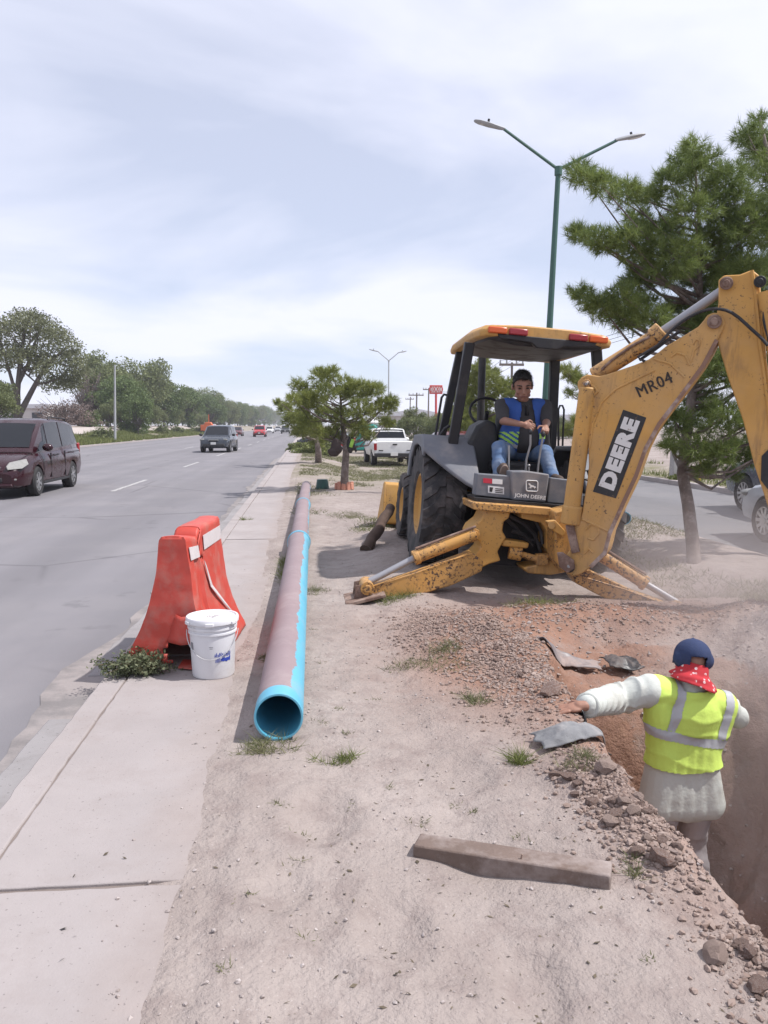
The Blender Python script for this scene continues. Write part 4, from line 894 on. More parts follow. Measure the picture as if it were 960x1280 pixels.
# ---- broadleaf trees along the far side of the road: three meshes, copied
def leafy_meshes(seed, h, w, mat, nleaf, lsz, ncl, trunk_h, lean=0.0, sparse=1.0, forks=5):
    rg = np.random.default_rng(seed)
    mb = MB(); top = np.array([lean, 0, trunk_h]); mb.tube([(0, 0, -1.2), (lean * .3, 0, trunk_h * .5), tuple(top)], [.30, .24, .2], 8)
    cl = []
    for k in range(ncl):
        d = unit(rg.normal(size=3)); d[2] = d[2] * 1.0 if rg.random() < .5 else abs(d[2]) * .9 - .1
        c = np.array([lean * 1.6, 0, trunk_h + (h - trunk_h) * .42]) + d * np.array([w * .5, w * .5, (h - trunk_h) * .55]) * rg.uniform(.45, 1.0)
        cl.append(c)
    for c in cl[:forks * 4]:
        mid = top * .5 + c * .5 + rg.normal(size=3) * .3
        mb.tube([tuple(top * .92), tuple(mid), tuple(c)], [.13, .08, .03], 6)
    P = []
    for c in cl:
        n = int(nleaf / ncl * rg.uniform(.6, 1.4)); r_ = w * .16 * rg.uniform(.7, 1.35)
        d = unit(rg.normal(size=(n, 3)) + [0, 0, .2]); P.append(c + d * (r_ * rg.uniform(.3, 1.1, n) ** .6)[:, None] * np.array([1, 1, .75]))
    P = np.concatenate(P)
    V, Fq = leaves(P, lsz * rg.uniform(.6, 1.4, len(P)), rg)
    cm = np_mesh('crown', V, Fq); cm.materials.append(mat)
    tm = mb.mesh('trunk'); tm.materials.append(BARKG); tm.polygons.foreach_set('use_smooth', np.ones(len(tm.polygons), bool))
    return tm, cm
KINDS = [leafy_meshes(31, 10.5, 8.0, LEAFM, 12000, .16, 60, 1.9), leafy_meshes(32, 9.0, 8.5, LEAFD, 12000, .16, 54, 1.0), leafy_meshes(33, 8.5, 7.0, LEAFD, 10000, .16, 46, 1.1), leafy_meshes(34, 10.0, 9.0, LEAFM, 12000, .17, 58, 1.4)]
def leafy(kind, x, y, s, rz, label, name='shade_tree', group=None, zs=1.0):
    root = thing(name, label, 'tree', (x, y, ground_at(x, y)), (0, 0, rz), group); root.scale = (s, s, s * zs)
    for nm, me in (('trunk', kind[0]), ('crown', kind[1])):
        o = bpy.data.objects.new(nm, me); COL.objects.link(o); o.parent = root
    return root
def leafy_px(kind, px, top_y, X, lab, **k):            # stands at sideways distance X, seen at pixel column px, reaching pixel row top_y
    Y = 60.0
    for _ in range(12):
        p = D(px, 532, Y); Y *= X / p.x
    t = D(px, top_y, Y); g = ground_at(X, Y); h = t.z - g
    return leafy(kind, X, Y, h / {0: 10.5, 1: 9.0, 2: 8.5, 3: 10.0}[KINDS.index(kind)] * .98, px * 1.7, lab, **k)
GRP = 'shade trees along the far side of the road'
# big open tree by the van: its own mesh, forking trunk
big = leafy_meshes(35, 12.0, 11.5, LEAFP, 9500, .17, 60, 2.4, .6, forks=9)
def open_tree():
    rg = np.random.default_rng(36); base = D(22, 523, 72); base.z = ground_at(base.x, base.y)
    root = thing('shade_tree', 'large open-crowned tree with forked dark limbs beyond the maroon van', 'tree', tuple(base))
    mb = MB(); cl = []
    S_ = lambda x, y, dy=0: np.array(D(x, y, 72 + dy))
    L = [[(22, 523), (22, 490), (25, 455), (30, 420), (34, 398)], [(22, 523), (35, 498), (50, 470), (68, 448), (85, 432)], [(22, 500), (12, 465), (2, 430), (-8, 405)], [(23, 480), (35, 455), (45, 425), (52, 405)], [(35, 498), (45, 480), (60, 478), (78, 470)]]
    for k, pts in enumerate(L):
        w_ = .30 if k < 2 else .18; n = len(pts); dy = [0, 1.2, -1, 1, -1.5][k]
        mb.tube([S_(x, y, dy * i / n) for i, (x, y) in enumerate(pts)], [w_ * (1 - .75 * i / (n - 1)) for i in range(n)], 7)
    for x, y in [(30, 396), (45, 398), (15, 402), (60, 408), (2, 410), (75, 420), (88, 432), (95, 448), (-8, 420), (98, 462), (20, 420), (38, 418), (55, 425), (70, 440), (85, 455), (8, 435), (-12, 445), (60, 455), (78, 478), (92, 478), (64, 480), (48, 440), (30, 440), (5, 455), (-20, 430), (50, 462), (88, 470), (15, 445), (40, 400), (68, 418)]:
        for j in range(2):
            p = S_(x + rg.uniform(-4, 4), y + rg.uniform(-3, 3), rg.uniform(-3, 3)); cl.append(p)
    for k in range(0, len(cl), 3):
        c = cl[k]; a = S_(24 + (k % 5) * 6, 470 - (k % 7) * 5); mb.tube([tuple(a), tuple((a + c) / 2 + rg.normal(size=3) * .3), tuple(c)], [.09, .06, .02], 5)
    mb.build('trunk', BARKG, root, world=True)
    P = []
    for c in cl:
        n = 300; d = unit(rg.normal(size=(n, 3))); P.append(c + d * (1.15 * rg.uniform(.2, 1.1, n) ** .6)[:, None] * np.array([1, 1, .7]))
    P = np.concatenate(P); V, Fq = leaves(P, .095 * rg.uniform(.6, 1.5, len(P)), rg); V = V - np.array(list(base))
    link('crown', np_mesh('crown', V, Fq), LEAFP, root, None)
open_tree()
leafy_px(KINDS[1], -6, 468, -27, 'dark low tree at the left of the large open-crowned tree')
leafy_px(KINDS[0], 134, 436, -28, 'tall tree just right of the dry brown shrub, behind a slim pole', group=GRP)
leafy_px(KINDS[1], 150, 462, -24.5, 'dark dense tree directly behind the slim bare pole', group=GRP)
leafy_px(KINDS[3], 178, 438, -27, 'tallest round tree of the row, between the slim pole and the dark SUV', group=GRP)
leafy_px(KINDS[2], 172, 490, -20.8, 'bright low spreading tree standing on the grass verge', group=GRP)
leafy_px(KINDS[1], 205, 470, -25, 'dense tree behind the grass verge, right of the tallest tree', group=GRP)
for px, ty, X, kd in ((222, 478, -26, 0), (236, 480, -24, 2), (250, 478, -27, 3), (262, 488, -24, 1), (275, 490, -26, 0), (286, 496, -24, 3), (297, 499, -26, 1), (306, 503, -25, 0), (314, 505, -24, 2), (322, 503, -27, 3), (330, 505, -27, 1), (337, 507, -27, 0), (344, 510, -26, 3), (350, 513, -26, 2)):
    leafy_px(KINDS[kd], px, ty, X, 'green tree in the long receding row beyond the far traffic', group=GRP)
rr = random.Random(31)
for px in (-10, 138, 152, 168, 186, 198, 210, 219, 228, 236, 244, 252, 259, 266, 273, 280, 287, 294, 300, 306, 312, 318, 324, 330, 336, 342, 348, 353, 358):
    X = -rr.uniform(23.6, 29); Y = 60.0
    for _ in range(12): Y *= X / D(px, 532, Y).x
    kd = rr.randrange(4); leafy(KINDS[kd], X, Y, rr.uniform(.36, .52), px * 1.3, 'low leafy bush filling in under the receding row of trees', name='bush', group='bushes under the far row of trees', zs=.9)['category'] = 'bush'
# dry brown shrub and green shrubs on the far verge
def shrub(name, label, base, w, h, mat, n, lsz, seed, group=None, cat='shrub', twigs=24):
    rg = np.random.default_rng(seed); root = thing(name, label, cat, tuple(base), group=group)
    mb = MB()
    for k in range(twigs):
        a = rg.uniform(0, 2 * math.pi); q = np.array([math.cos(a) * w * .45 * rg.uniform(.3, 1), math.sin(a) * w * .45 * rg.uniform(.3, 1), h * rg.uniform(.5, .95)])
        mb.tube([(0, 0, -.1), tuple(q * .5 + np.array([0, 0, h * .05])), tuple(q)], [.012 * h, .008 * h, .003 * h], 5)
    mb.build('stems', BARKG, root)
    d = unit(rg.normal(size=(n, 3))); d[:, 2] = np.abs(d[:, 2]); lob = .72 + .28 * np.sin(np.arctan2(d[:, 1], d[:, 0]) * 3 + seed) * np.cos(d[:, 2] * 5 + seed)
    P = d * (rg.uniform(.25, 1.0, n) ** .5 * lob)[:, None] * np.array([w / 2, w / 2, h]) + np.array([0, 0, .03 * h])
    V, Fq = leaves(P, lsz * rg.uniform(.6, 1.4, n), rg); link('foliage', np_mesh('foliage', V, Fq), mat, root, None)
    return root
def shrub_px(px, py_base, w, h, X, *a, **k):
    Y = 60.0
    for _ in range(12): Y *= X / D(px, 532, Y).x
    return shrub(a[0], a[1], (X, Y, ground_at(X, Y)), w, h, *a[2:], **k)
shrub_px(85, 530, 9, 3.6, -27.5, 'dry_shrub', 'leafless pinkish brown shrub below the large open-crowned tree', DRYTW, 5200, .10, 41, twigs=60)
shrub_px(112, 530, 6, 7.5, -28.5, 'dry_shrub', 'tall dry brown bush between the open tree and the dark trees', DRYTW, 4200, .12, 42, twigs=50)
for px, w, h, X, l, s in ((112, 4, 2.2, -25.6, 'green shrub left of the slim bare pole', 43), (160, 3.4, 1.9, -22.0, 'round dark green shrub by the slim bare pole', 44), (203, 3.0, 1.6, -21.0, 'low round shrub on the grass verge, ahead of the dark SUV', 45), (128, 3, 1.5, -19.3, 'scrubby weed clump at the edge of the grass verge', 46), (222, 3, 1.4, -20.5, 'small pale shrub on the verge near the dark SUV', 47), (250, 4, 1.8, -19.5, 'grey green shrub by the orange road works', 48)):
    shrub_px(px, 530, w, h, X, 'shrub', l, LEAFD if s in (44, 43) else LEAFM, 1500, .13, s)
hb = G(395, 566, -.05)
shrub('hedge', 'low bright green hedge at the end of the sunlit pavement', (hb.x + .1, hb.y - 2, -.1), 3.4, .85, GRASSM, 4200, .07, 49, cat='hedge')
hb = G(372, 560, -.05)
shrub('hedge', 'small green bush where the pavement ends at the kerb', (hb.x + .2, hb.y - 6, -.1), 2.2, .75, GRASSM, 2600, .07, 50, cat='hedge')
# trees and shrubs beyond the parked pickup and over the right road
for px, ty, Y, kd, s, l in ((522, 508, 62, 0, 1, 'grey green tree behind the white pickup, left of the red sign'), (552, 512, 58, 3, 1, 'olive tree below the red roadside sign'), (578, 505, 66, 1, 1, 'dark tree behind the cab fender'), (655, 515, 60, 3, 1, 'pale tree seen past the operator'), (505, 520, 95, 2, 1, 'far green tree over the white pickup roof'), (700, 520, 70, 0, 1, 'far tree seen past the cab handrails')):
    t_ = D(px, ty, Y); g_ = ground_at(t_.x, Y); leafy(KINDS[kd], t_.x, Y, (t_.z - g_) / (10.5, 9.0, 8.5, 10.0)[kd], px, l, name='roadside_tree', group='trees beyond the parked pickup')
for px, py, w, h, l, s in ((905, 612, 1.7, .75, 'green shrub behind the right kerb, above the dark SUV bonnet', 61), (825, 600, 1.2, .35, 'low weed by the concrete post across the right road', 62), (950, 612, 1.6, .6, 'weed clump on the far right verge beyond the dark SUV', 63)):
    p = G(px, py, 0); shrub('shrub', l, (max(p.x, 10.9), p.y, .0), w, h, GRASSM, 1200, .05, s)

# ---- grass
def grass_patch(pts, n, h, wd, rg, lean=.5, sc_=None):
    """pts: list of (x, y, rx, ry)"""
    P = []
    for x, y, rx, ry in pts:
        a = rg.uniform(0, 2 * math.pi, n); r_ = np.sqrt(rg.uniform(0, 1, n)); P.append(np.c_[x + np.cos(a) * r_ * rx, y + np.sin(a) * r_ * ry])
    P = np.concatenate(P); z = gz(P[:, 0], P[:, 1]); P = np.c_[P, z - .01]
    d = np.c_[rg.normal(size=(len(P), 2)) * lean, np.ones(len(P))]
    return blades(P, d, h * rg.uniform(.4, 1.3, len(P)), wd * rg.uniform(.6, 1.3, len(P)), rg, .25)
rg = np.random.default_rng(77)
# verge grass beyond the road, far median, right verge: masses
vs_ = []
Vs, n0 = [], 0
xs_, ys_ = rg.uniform(-22.3, -17.6, 60000), 30 + 190 * rg.uniform(0, 1, 60000) ** 1.4
keep = fbm(xs_ * .5, ys_ * .2, 85) > -.30
P = np.c_[xs_, ys_][keep]; P = np.c_[P, gz(P[:, 0], P[:, 1])]
V1, F1 = blades(P, np.c_[rg.normal(size=(len(P), 2)) * .4, np.ones(len(P))], rg.uniform(.2, .6, len(P)), rg.uniform(.05, .12, len(P)), rg)
tag(link('verge_grass', np_mesh('verge_grass', V1, F1), GRASSM, None, None), 'tall green grass covering the verge beyond the far lanes', 'grass', kind='stuff')
xs_, ys_ = rg.uniform(10.55, 13.2, 16000), rg.uniform(9, 60, 16000); keep = (fbm(xs_ * .8, ys_ * .4, 86) - (xs_ - 11.4) * .22) > -.1
P = np.c_[xs_, ys_][keep]; P = np.c_[P, gz(P[:, 0], P[:, 1])]
V1, F1 = blades(P, np.c_[rg.normal(size=(len(P), 2)) * .5, np.ones(len(P))], rg.uniform(.08, .25, len(P)), rg.uniform(.015, .035, len(P)), rg)
tag(link('roadside_grass', np_mesh('roadside_grass', V1, F1), GRASSM, None, None), 'green grass strip behind the right carriageway kerb', 'grass', kind='stuff')
n = 150000; xs_ = rg.uniform(-.25, 5.8, n); ys_ = 6.5 + 40 * rg.uniform(0, 1, n) ** 1.6
dens = fbm(xs_ * .75, ys_ * .42, 87, 4, .6) + .25 * sst(ys_, 16, 26) + .5 * sst(xs_, 3.0, 4.2) * sst(ys_, 9, 11) * (1 - sst(xs_, 5.2, 5.7)) * .6 - .30 * np.exp(-((xs_ - 1.9) / 1.7) ** 2) * (1 - sst(ys_, 9, 12)) + .02
keep = dens > .12 + .25 * rg.uniform(0, 1, n)
P = np.c_[xs_, ys_][keep]; P = np.c_[P, gz(P[:, 0], P[:, 1]) - .01]
V1, F1 = blades(P, np.c_[rg.normal(size=(len(P), 2)) * .8, np.ones(len(P))], rg.uniform(.04, .12, len(P)), rg.uniform(.004, .009, len(P)) * (1 + P[:, 1] / 22), rg, .3)
tag(link('median_grass', np_mesh('median_grass', V1, F1), GRASSD, None, None), 'patchy dry green grass on the sandy median ahead', 'grass', kind='stuff')
# single tufts and weeds on the near ground
def tuft(name, label, px, py, rx, ry, n, h, mat, seed, group=None, wd=.004, lean=.8):
    rg = np.random.default_rng(seed); b = G(px, py); zb = ground_at(b.x, b.y) if b.x > -.6 else 0.0
    a = rg.uniform(0, 2 * math.pi, n); q = np.sqrt(rg.uniform(0, 1, n)); 
    k = max(3, n // 40); cx = rg.uniform(-1, 1, (k, 2)) * .75; w_ = rg.integers(0, k, n)
    P = np.c_[(cx[w_, 0] + np.cos(a) * q * .35) * rx, (cx[w_, 1] + np.sin(a) * q * .35) * ry]
    z = gz(P[:, 0] + b.x, P[:, 1] + b.y) if b.x > -.6 else np.zeros(n)
    P = np.c_[P, np.maximum(z, -.02) - zb - .004]
    V, Fq = blades(P, np.c_[rg.normal(size=(n, 2)) * lean, np.ones(n)], h * rg.uniform(.35, 1.2, n), wd * rg.uniform(.6, 1.3, n), rg, .3)
    o = link(name, np_mesh(name, V, Fq), mat, None, None); o.location = (b.x, b.y, zb)
    return tag(o, label, 'grass', group)
tuft('grass_tuft', 'dry grass tuft below the open blue end of the pipe', 335, 938, .16, .10, 420, .09, GRASSD, 1)
tuft('grass_tuft', 'low green grass tuft just right of the pipe mouth', 412, 950, .14, .07, 300, .07, GRASSM, 2)
tuft('grass_tuft', 'upright green grass tuft left of the folded grey cloth', 645, 955, .07, .07, 240, .11, GRASSM, 3)
tuft('grass_tuft', 'pale grass tuft left of the hand on the trench edge', 597, 878, .09, .12, 220, .10, GRASSD, 4)
tuft('grass_tuft', 'grey green grass between the cloth and the clod heap', 728, 975, .10, .10, 300, .08, GRASSD, 5)
tuft('grass_tuft', 'sprig of grass right of the timber end', 790, 1095, .05, .07, 120, .07, GRASSD, 6)
tuft('grass_tuft', 'broad dry grass patch midway between pipe and trench head', 535, 830, .30, .28, 700, .09, GRASSD, 7)
tuft('grass_tuft', 'green grass in front of the left stabiliser foot', 500, 752, .22, .18, 500, .11, GRASSM, 8)
tuft('grass_tuft', 'dark grass in the shade under the machine', 680, 772, .35, .20, 700, .10, GRASSM, 9)
tuft('grass_tuft', 'grass growing along the pipe beside the barrier', 355, 715, .07, .9, 500, .13, GRASSM, 10)
tuft('grass_tuft', 'dry weed between the white bucket and the pipe', 325, 828, .08, .10, 220, .06, GRASSD, 11)
tuft('grass_tuft', 'small weed tuft in the gutter joint beyond the barrier', 308, 650, .10, .12, 160, .12, GRASSM, 12)
tuft('grass_tuft', 'grass patch by the leaning log', 462, 668, .30, .35, 500, .12, GRASSM, 13)
tuft('grass_tuft', 'dry grass patch right of the blue pipe coupling', 432, 645, .35, .6, 800, .11, GRASSD, 14)
tuft('grass_tuft', 'green patch on the shaded soil left of the stabiliser', 405, 740, .16, .22, 260, .08, GRASSD, 15)
rr = random.Random(9)
for k, (x, y) in enumerate([(382, 1175), (380, 1040), (305, 1128), (440, 1010), (365, 1085), (275, 1222), (520, 1030), (420, 890), (395, 905), (470, 872), (405, 830), (440, 915), (350, 1010), (600, 1010), (655, 1050), (480, 985), (810, 1205), (560, 1000), (390, 790)]):
    tuft('weed_sprig', 'tiny dark weed sprig on the bare sandy ground', x + rr.uniform(-4, 4), y, .045, .035, rr.randint(18, 46), .035, GRASSD, 200 + k, 'weed sprigs on the sandy ground', .0045, 1.3)
# leafy weed bush at the foot of the barrier
rg = np.random.default_rng(99); bb = G(168, 842); bb.z = 0.0
wb = thing('weed_bush', 'sprawling grey green weed growing at the kerb by the barrier foot', 'weed', tuple(bb))
mb = MB(); P = []
for k in range(70):
    a = rg.uniform(0, 2 * math.pi); r_ = rg.uniform(.08, .30); q = np.array([math.cos(a) * r_ * .85, math.sin(a) * r_ * .60, rg.uniform(.02, .15) * (1.25 - r_ * 2.4)]); q[2] = max(q[2], .015)
    mb.tube([(0, 0, 0), tuple(q * .5 + np.array([0, 0, .035])), tuple(q)], [.004, .003, .0015], 4)
    m = 46; t_ = rg.uniform(.35, 1.05, m)[:, None]; P.append(q * t_ + rg.normal(size=(m, 3)) * np.array([.022, .022, .014]) + np.array([0, 0, .012]))
mb.build('stems', pm('weed_stem', (0.16, 0.13, 0.07), .8), wb)
P = np.concatenate(P); P[:, 2] = np.maximum(P[:, 2], .004); V, Fq = leaves(P, .0105 * rg.uniform(.6, 1.5, len(P)), rg, .8); link('foliage', np_mesh('foliage', V, Fq), WEEDM, wb, None)
# ================================================================== VEHICLES
def paint(name, col, rough=.16): return pm(name, col, rough, var=.06, vs=2, bmp=0, coat=.22, dirt=sc(col, .8) if max(col) > .3 else tuple(x + .010 for x in col), da=(.5, .8), ds=2.2)
GLASS = pm('tinted_glass', (0.018, 0.020, 0.024), 0.08, var=.1, bmp=0, spec=.22)
LAMPW = pm('clear_lamp', (0.20, 0.20, 0.195), 0.45, var=.3, vs=18, bmp=0, spec=.25)
LAMPR = pm('tail_lamp', (0.28, 0.02, 0.025), 0.2, var=.1, bmp=0)
ALLOY = pm('alloy_rim', (0.42, 0.42, 0.43), 0.35, metal=.8, var=.1)
DARKP = pm('dark_trim', (0.025, 0.025, 0.027), 0.6, var=.2)
PLATE = pm('number_plate', (0.60, 0.60, 0.58), 0.5, var=.1, vs=30)
TYRE = pm('car_tyre', (0.030, 0.029, 0.030), 0.85, var=.2)
def car(name, label, cat, loc, rz, sp, paintm, group=None):
    root = thing(name, label, cat, loc, (0, 0, rz), group)
    bx_, bzb, bzt, bw = [np.array(q, float) for q in zip(*sp['body'])]
    cx, cr = [np.array(q, float) for q in zip(*sp['cabin'])]
    Wh = sp['W'] / 2
    def belt(x): return float(np.interp(x, bx_, bzt))
    def hw(x): return float(np.interp(x, bx_, bw)) * Wh
    def roof(x): return float(np.interp(x, cx, cr))
    tum = sp.get('tumble', .80)
    mb = MB(); rings = []
    for x, zb, zt, w in zip(bx_, bzb, bzt, bw):
        w = w * Wh; h = zt - zb
        half = [(.80 * w, zb), (.955 * w, zb + .10 * h), (w, zb + .38 * h), (.99 * w, zb + .70 * h), (.955 * w, zt - .10 * h), (.90 * w, zt - .02), (.70 * w, zt + .012)]
        rings.append([(x, y, z) for y, z in half] + [(x, -y, z) for y, z in half[::-1]])
    mb.loft(rings)
    me = mb.mesh('body'); fix_normals(me)
    o = bpy.data.objects.new('tmp', me); COL.objects.link(o)
    cut = MB()
    for ax in sp['axles']:
        for s in (-1, 1): cut.cyl((ax, s * (Wh - .26), sp['wr']), (ax, s * (Wh + .2), sp['wr']), sp['wr'] * 1.15, n=28)
    if sp.get('bed'): b0, b1, bz = sp['bed']; cut.span((b0, -Wh * .82, bz), (b1, Wh * .82, bz + 1.5))
    cm = cut.mesh('cut'); fix_normals(cm); co = bpy.data.objects.new('cut', cm); COL.objects.link(co)
    md = o.modifiers.new('b', 'BOOLEAN'); md.operation = 'DIFFERENCE'; md.object = co; md.solver = 'EXACT'
    me = evaluated(o); bpy.data.objects.remove(co); me.materials.clear()
    body = link('body', me, paintm, root, 32)
    # cabin
    mb = MB(); rings = []
    def ring(x):
        b = belt(x) - .04; r = roof(x); wb_, wt = hw(x) * .925, hw(x) * tum; k = min(1, max(0, (r - b) / .45)); wt = wb_ + (wt - wb_) * k
        half = [(wb_, b), (wb_ + (wt - wb_) * .55, b + (r - b) * .55), (wt, r - .055 * k), (wt * .93, r - .015 * k), (wt * .6, r + .012 * k), (0.0, r + .02 * k)]
        return [(x, y, z) for y, z in half] + [(x, -y, z) for y, z in half[-2::-1]]
    xs_ = sorted(set(list(cx)))
    for x in xs_: rings.append(ring(x))
    mb.loft(rings); cab = mb.build('cabin', paintm, root, smooth=32, fixn=True)
    def side(x, t, s, off=.010):
        b = belt(x); r = roof(x) - .05; wb_, wt = hw(x) * .925, hw(x) * tum
        k = min(1, max(0, (roof(x) - (belt(x) - .04)) / .45)); wt = wb_ + (wt - wb_) * k
        y = wb_ + (wt - wb_) * t; return (x, s * (y + off), b + (r - b) * t)
    for w in sp['windows']:
        for s in (-1, 1):
            mb = MB(); pts = []
            n = len(w)
            for i in range(n):
                p, q = w[i], w[(i + 1) % n]
                for k in range(3): pts.append(side(p[0] + (q[0] - p[0]) * k / 3, p[1] + (q[1] - p[1]) * k / 3, s))
            mb.prism(pts, (0, -s * .004, 0)); mb.build('side_window', GLASS, cab, smooth=None)
    for nm, xa, xb in sp['screens']:
        mb = MB(); P = []; n = 6
        for i in range(n + 1):
            x = xa + (xb - xa) * i / n; r = roof(x); wt = hw(x) * tum; b = belt(x) - .04; k = min(1, max(0, (r - b) / .45)); wt = (hw(x) * .925 + (wt - hw(x) * .925) * k) * .90
            P.append([(x, y * wt, r + .012 + .02 * k * (1 - y * y)) for y in (-1, -.5, 0, .5, 1)])
        v = [p for row in P for p in row]; f = [(i * 5 + j, i * 5 + j + 1, i * 5 + j + 6, i * 5 + j + 5) for i in range(n) for j in range(4)]
        mb.add(v, f); mb.build(nm, GLASS, cab, smooth=180)
    # wheels
    wr = sp['wr']
    for ax in sp['axles']:
        for s in (-1, 1):
            wt = bpy.data.objects.new('wheel', None); COL.objects.link(wt); wt.parent = root; wt.location = (ax, s * (Wh - .115), wr)
            mb = MB(); mb.lathe([(wr * .64, -.10), (wr * .9, -.11), (wr, -.07), (wr, .07), (wr * .9, .11), (wr * .64, .10)], (0, 0, 0), (0, 1, 0), 28, closed=True); mb.build('tyre', TYRE, wt, fixn=True)
            mb = MB(); mb.lathe([(wr * .66, -s * .09), (wr * .66, s * .095), (wr * .58, s * .095), (wr * .56, s * .02), (.001, s * .02)], (0, 0, 0), (0, 1, 0), 24)
            for k in range(sp.get('spokes', 7)):
                a = 2 * math.pi * k / sp.get('spokes', 7); mb.bar((0, s * .075, 0), (math.cos(a) * wr * .60, s * .088, math.sin(a) * wr * .60), .05, .03, (0, 1, 0))
            mb.cyl((0, s * .02, 0), (0, s * .10, 0), wr * .16, n=12)
            mb.build('rim', sp.get('rim', ALLOY), wt, fixn=True)
            mb = MB(); mb.cyl((ax, s * (Wh - .24), wr), (ax, s * (Wh - .235), wr), wr * 1.10, n=20); mb.build('wheel_well', DARKP, body)
    for it in sp['bits']:
        nm, kind, mt, both, a = it
        for s in ((-1, 1) if both else (1,)):
            mb = MB()
            if kind == 'box': c, size, bev = a; mb.box((c[0], s * c[1], c[2]), size)
            elif kind == 'ball': c, r_ = a[:2]; bev = 0; mb.ball((c[0], s * c[1], c[2]), r_, 14, 9, (0, 0, s * a[2]) if len(a) > 2 else None)
            elif kind == 'poly': pts, vec = a; bev = .008; mb.prism([(p[0], s * p[1], p[2]) for p in pts], (vec[0], s * vec[1], vec[2]))
            elif kind == 'tube': pts, r_ = a; bev = 0; mb.tube([(p[0], s * p[1], p[2]) for p in pts], r_, 6)
            mb.build(nm, mt, body, bevel=bev)
    return root
# --- maroon people carrier
MAROON = paint('maroon_paint', (0.026, 0.004, 0.008))
van_sp = dict(W=1.96, wr=.335, axles=(1.42, -1.42), tumble=.80, spokes=7,
    body=[(-2.50, .34, .86, .80), (-2.44, .28, 1.02, .92), (-2.1, .24, 1.06, .98), (-1.0, .22, 1.04, 1.0), (.6, .22, 1.01, 1.0), (1.35, .22, .99, .99), (1.75, .22, .93, .97), (2.15, .22, .82, .93), (2.38, .25, .70, .84), (2.48, .32, .56, .72)],
    cabin=[(-2.46, .99), (-2.30, 1.45), (-2.10, 1.66), (-1.4, 1.74), (-.3, 1.755), (.55, 1.70), (1.55, 1.00)],
    windows=[[(1.30, .08), (.62, .90), (.48, .96), (.50, .06)], [(.44, .06), (.42, .97), (-.62, .97), (-.66, .06)], [(-.74, .06), (-.70, .97), (-1.98, .90), (-2.24, .12)]],
    screens=[('windscreen', 1.42, .66), ('rear_window', -2.42, -2.22)],
    bits=[('headlight', 'poly', LAMPW, True, ([(2.30, .88, .66), (2.43, .60, .63), (2.455, .58, .71), (2.34, .62, .795), (2.0, .875, .86), (2.02, .93, .74)], (.035, .025, .01))),
          ('grille', 'poly', LAMPW, False, ([(2.47, -.50, .70), (2.47, .50, .70), (2.50, .30, .56), (2.50, -.30, .56)], (.02, 0, 0))),
          ('grille_mesh', 'poly', DARKP, False, ([(2.485, -.38, .675), (2.485, .38, .675), (2.51, .24, .585), (2.51, -.24, .585)], (.02, 0, 0))),
          ('air_intake', 'box', DARKP, False, ((2.46, 0, .42), (.10, 1.0, .10), .02)), ('fog_lamp', 'ball', LAMPW, True, ((2.40, .66, .43), (.06, .14, .05))),
          ('bumper_lip', 'box', MAROON, False, ((2.44, 0, .30), (.16, 1.44, .08), .03)), ('number_plate', 'box', PLATE, False, ((2.525, 0, .50), (.02, .34, .15), .004)),
          ('wing_mirror', 'ball', MAROON, True, ((.98, 1.06, 1.09), (.10, .13, .09))), ('door_handle', 'box', DARKP, True, ((-.05, .985, .90), (.16, .03, .035), .008)), ('door_handle', 'box', DARKP, True, ((.25, .985, .90), (.16, .03, .035), .008)),
          ('roof_rail', 'tube', DARKP, True, ([(-1.9, .66, 1.68), (-1.8, .67, 1.77), (-.4, .70, 1.80), (-.25, .70, 1.74)], .018)), ('sliding_door_rail', 'box', DARKP, True, ((-1.45, .99, .93), (1.1, .012, .02), 0)),
          ('door_gap', 'box', DARKP, True, ((.47, .968, .66), (.012, .03, .58), 0)), ('door_gap', 'box', DARKP, True, ((-.70, .968, .66), (.012, .03, .62), 0)), ('bonnet_gap', 'tube', DARKP, True, ([(1.40, .86, .975), (1.8, .80, .915), (2.15, .72, .815)], .008)), ('door_gap', 'tube', DARKP, True, ([(1.02, .975, .40), (1.05, .975, .80), (1.25, .93, .98)], .006)), ('indicator', 'ball', ORAL, True, ((2.20, .865, .70), (.05, .03, .03))),
          ('sill_trim', 'box', DARKP, True, ((0, .955, .29), (2.1, .03, .06), .01)), ('wiper', 'tube', DARKP, False, ([(1.36, .1, 1.08), (1.28, .70, 1.14)], .012)), ('tail_lamp', 'box', LAMPR, True, ((-2.40, .80, .98), (.14, .16, .30), .03))])
VAN = car('maroon_van', 'dark maroon people carrier with roof rails driving on the left carriageway', 'van', (-7.33, 21.2, ROAD_Z), -math.pi / 2, van_sp, MAROON)
VAN.scale = (1, 1, 1.05)
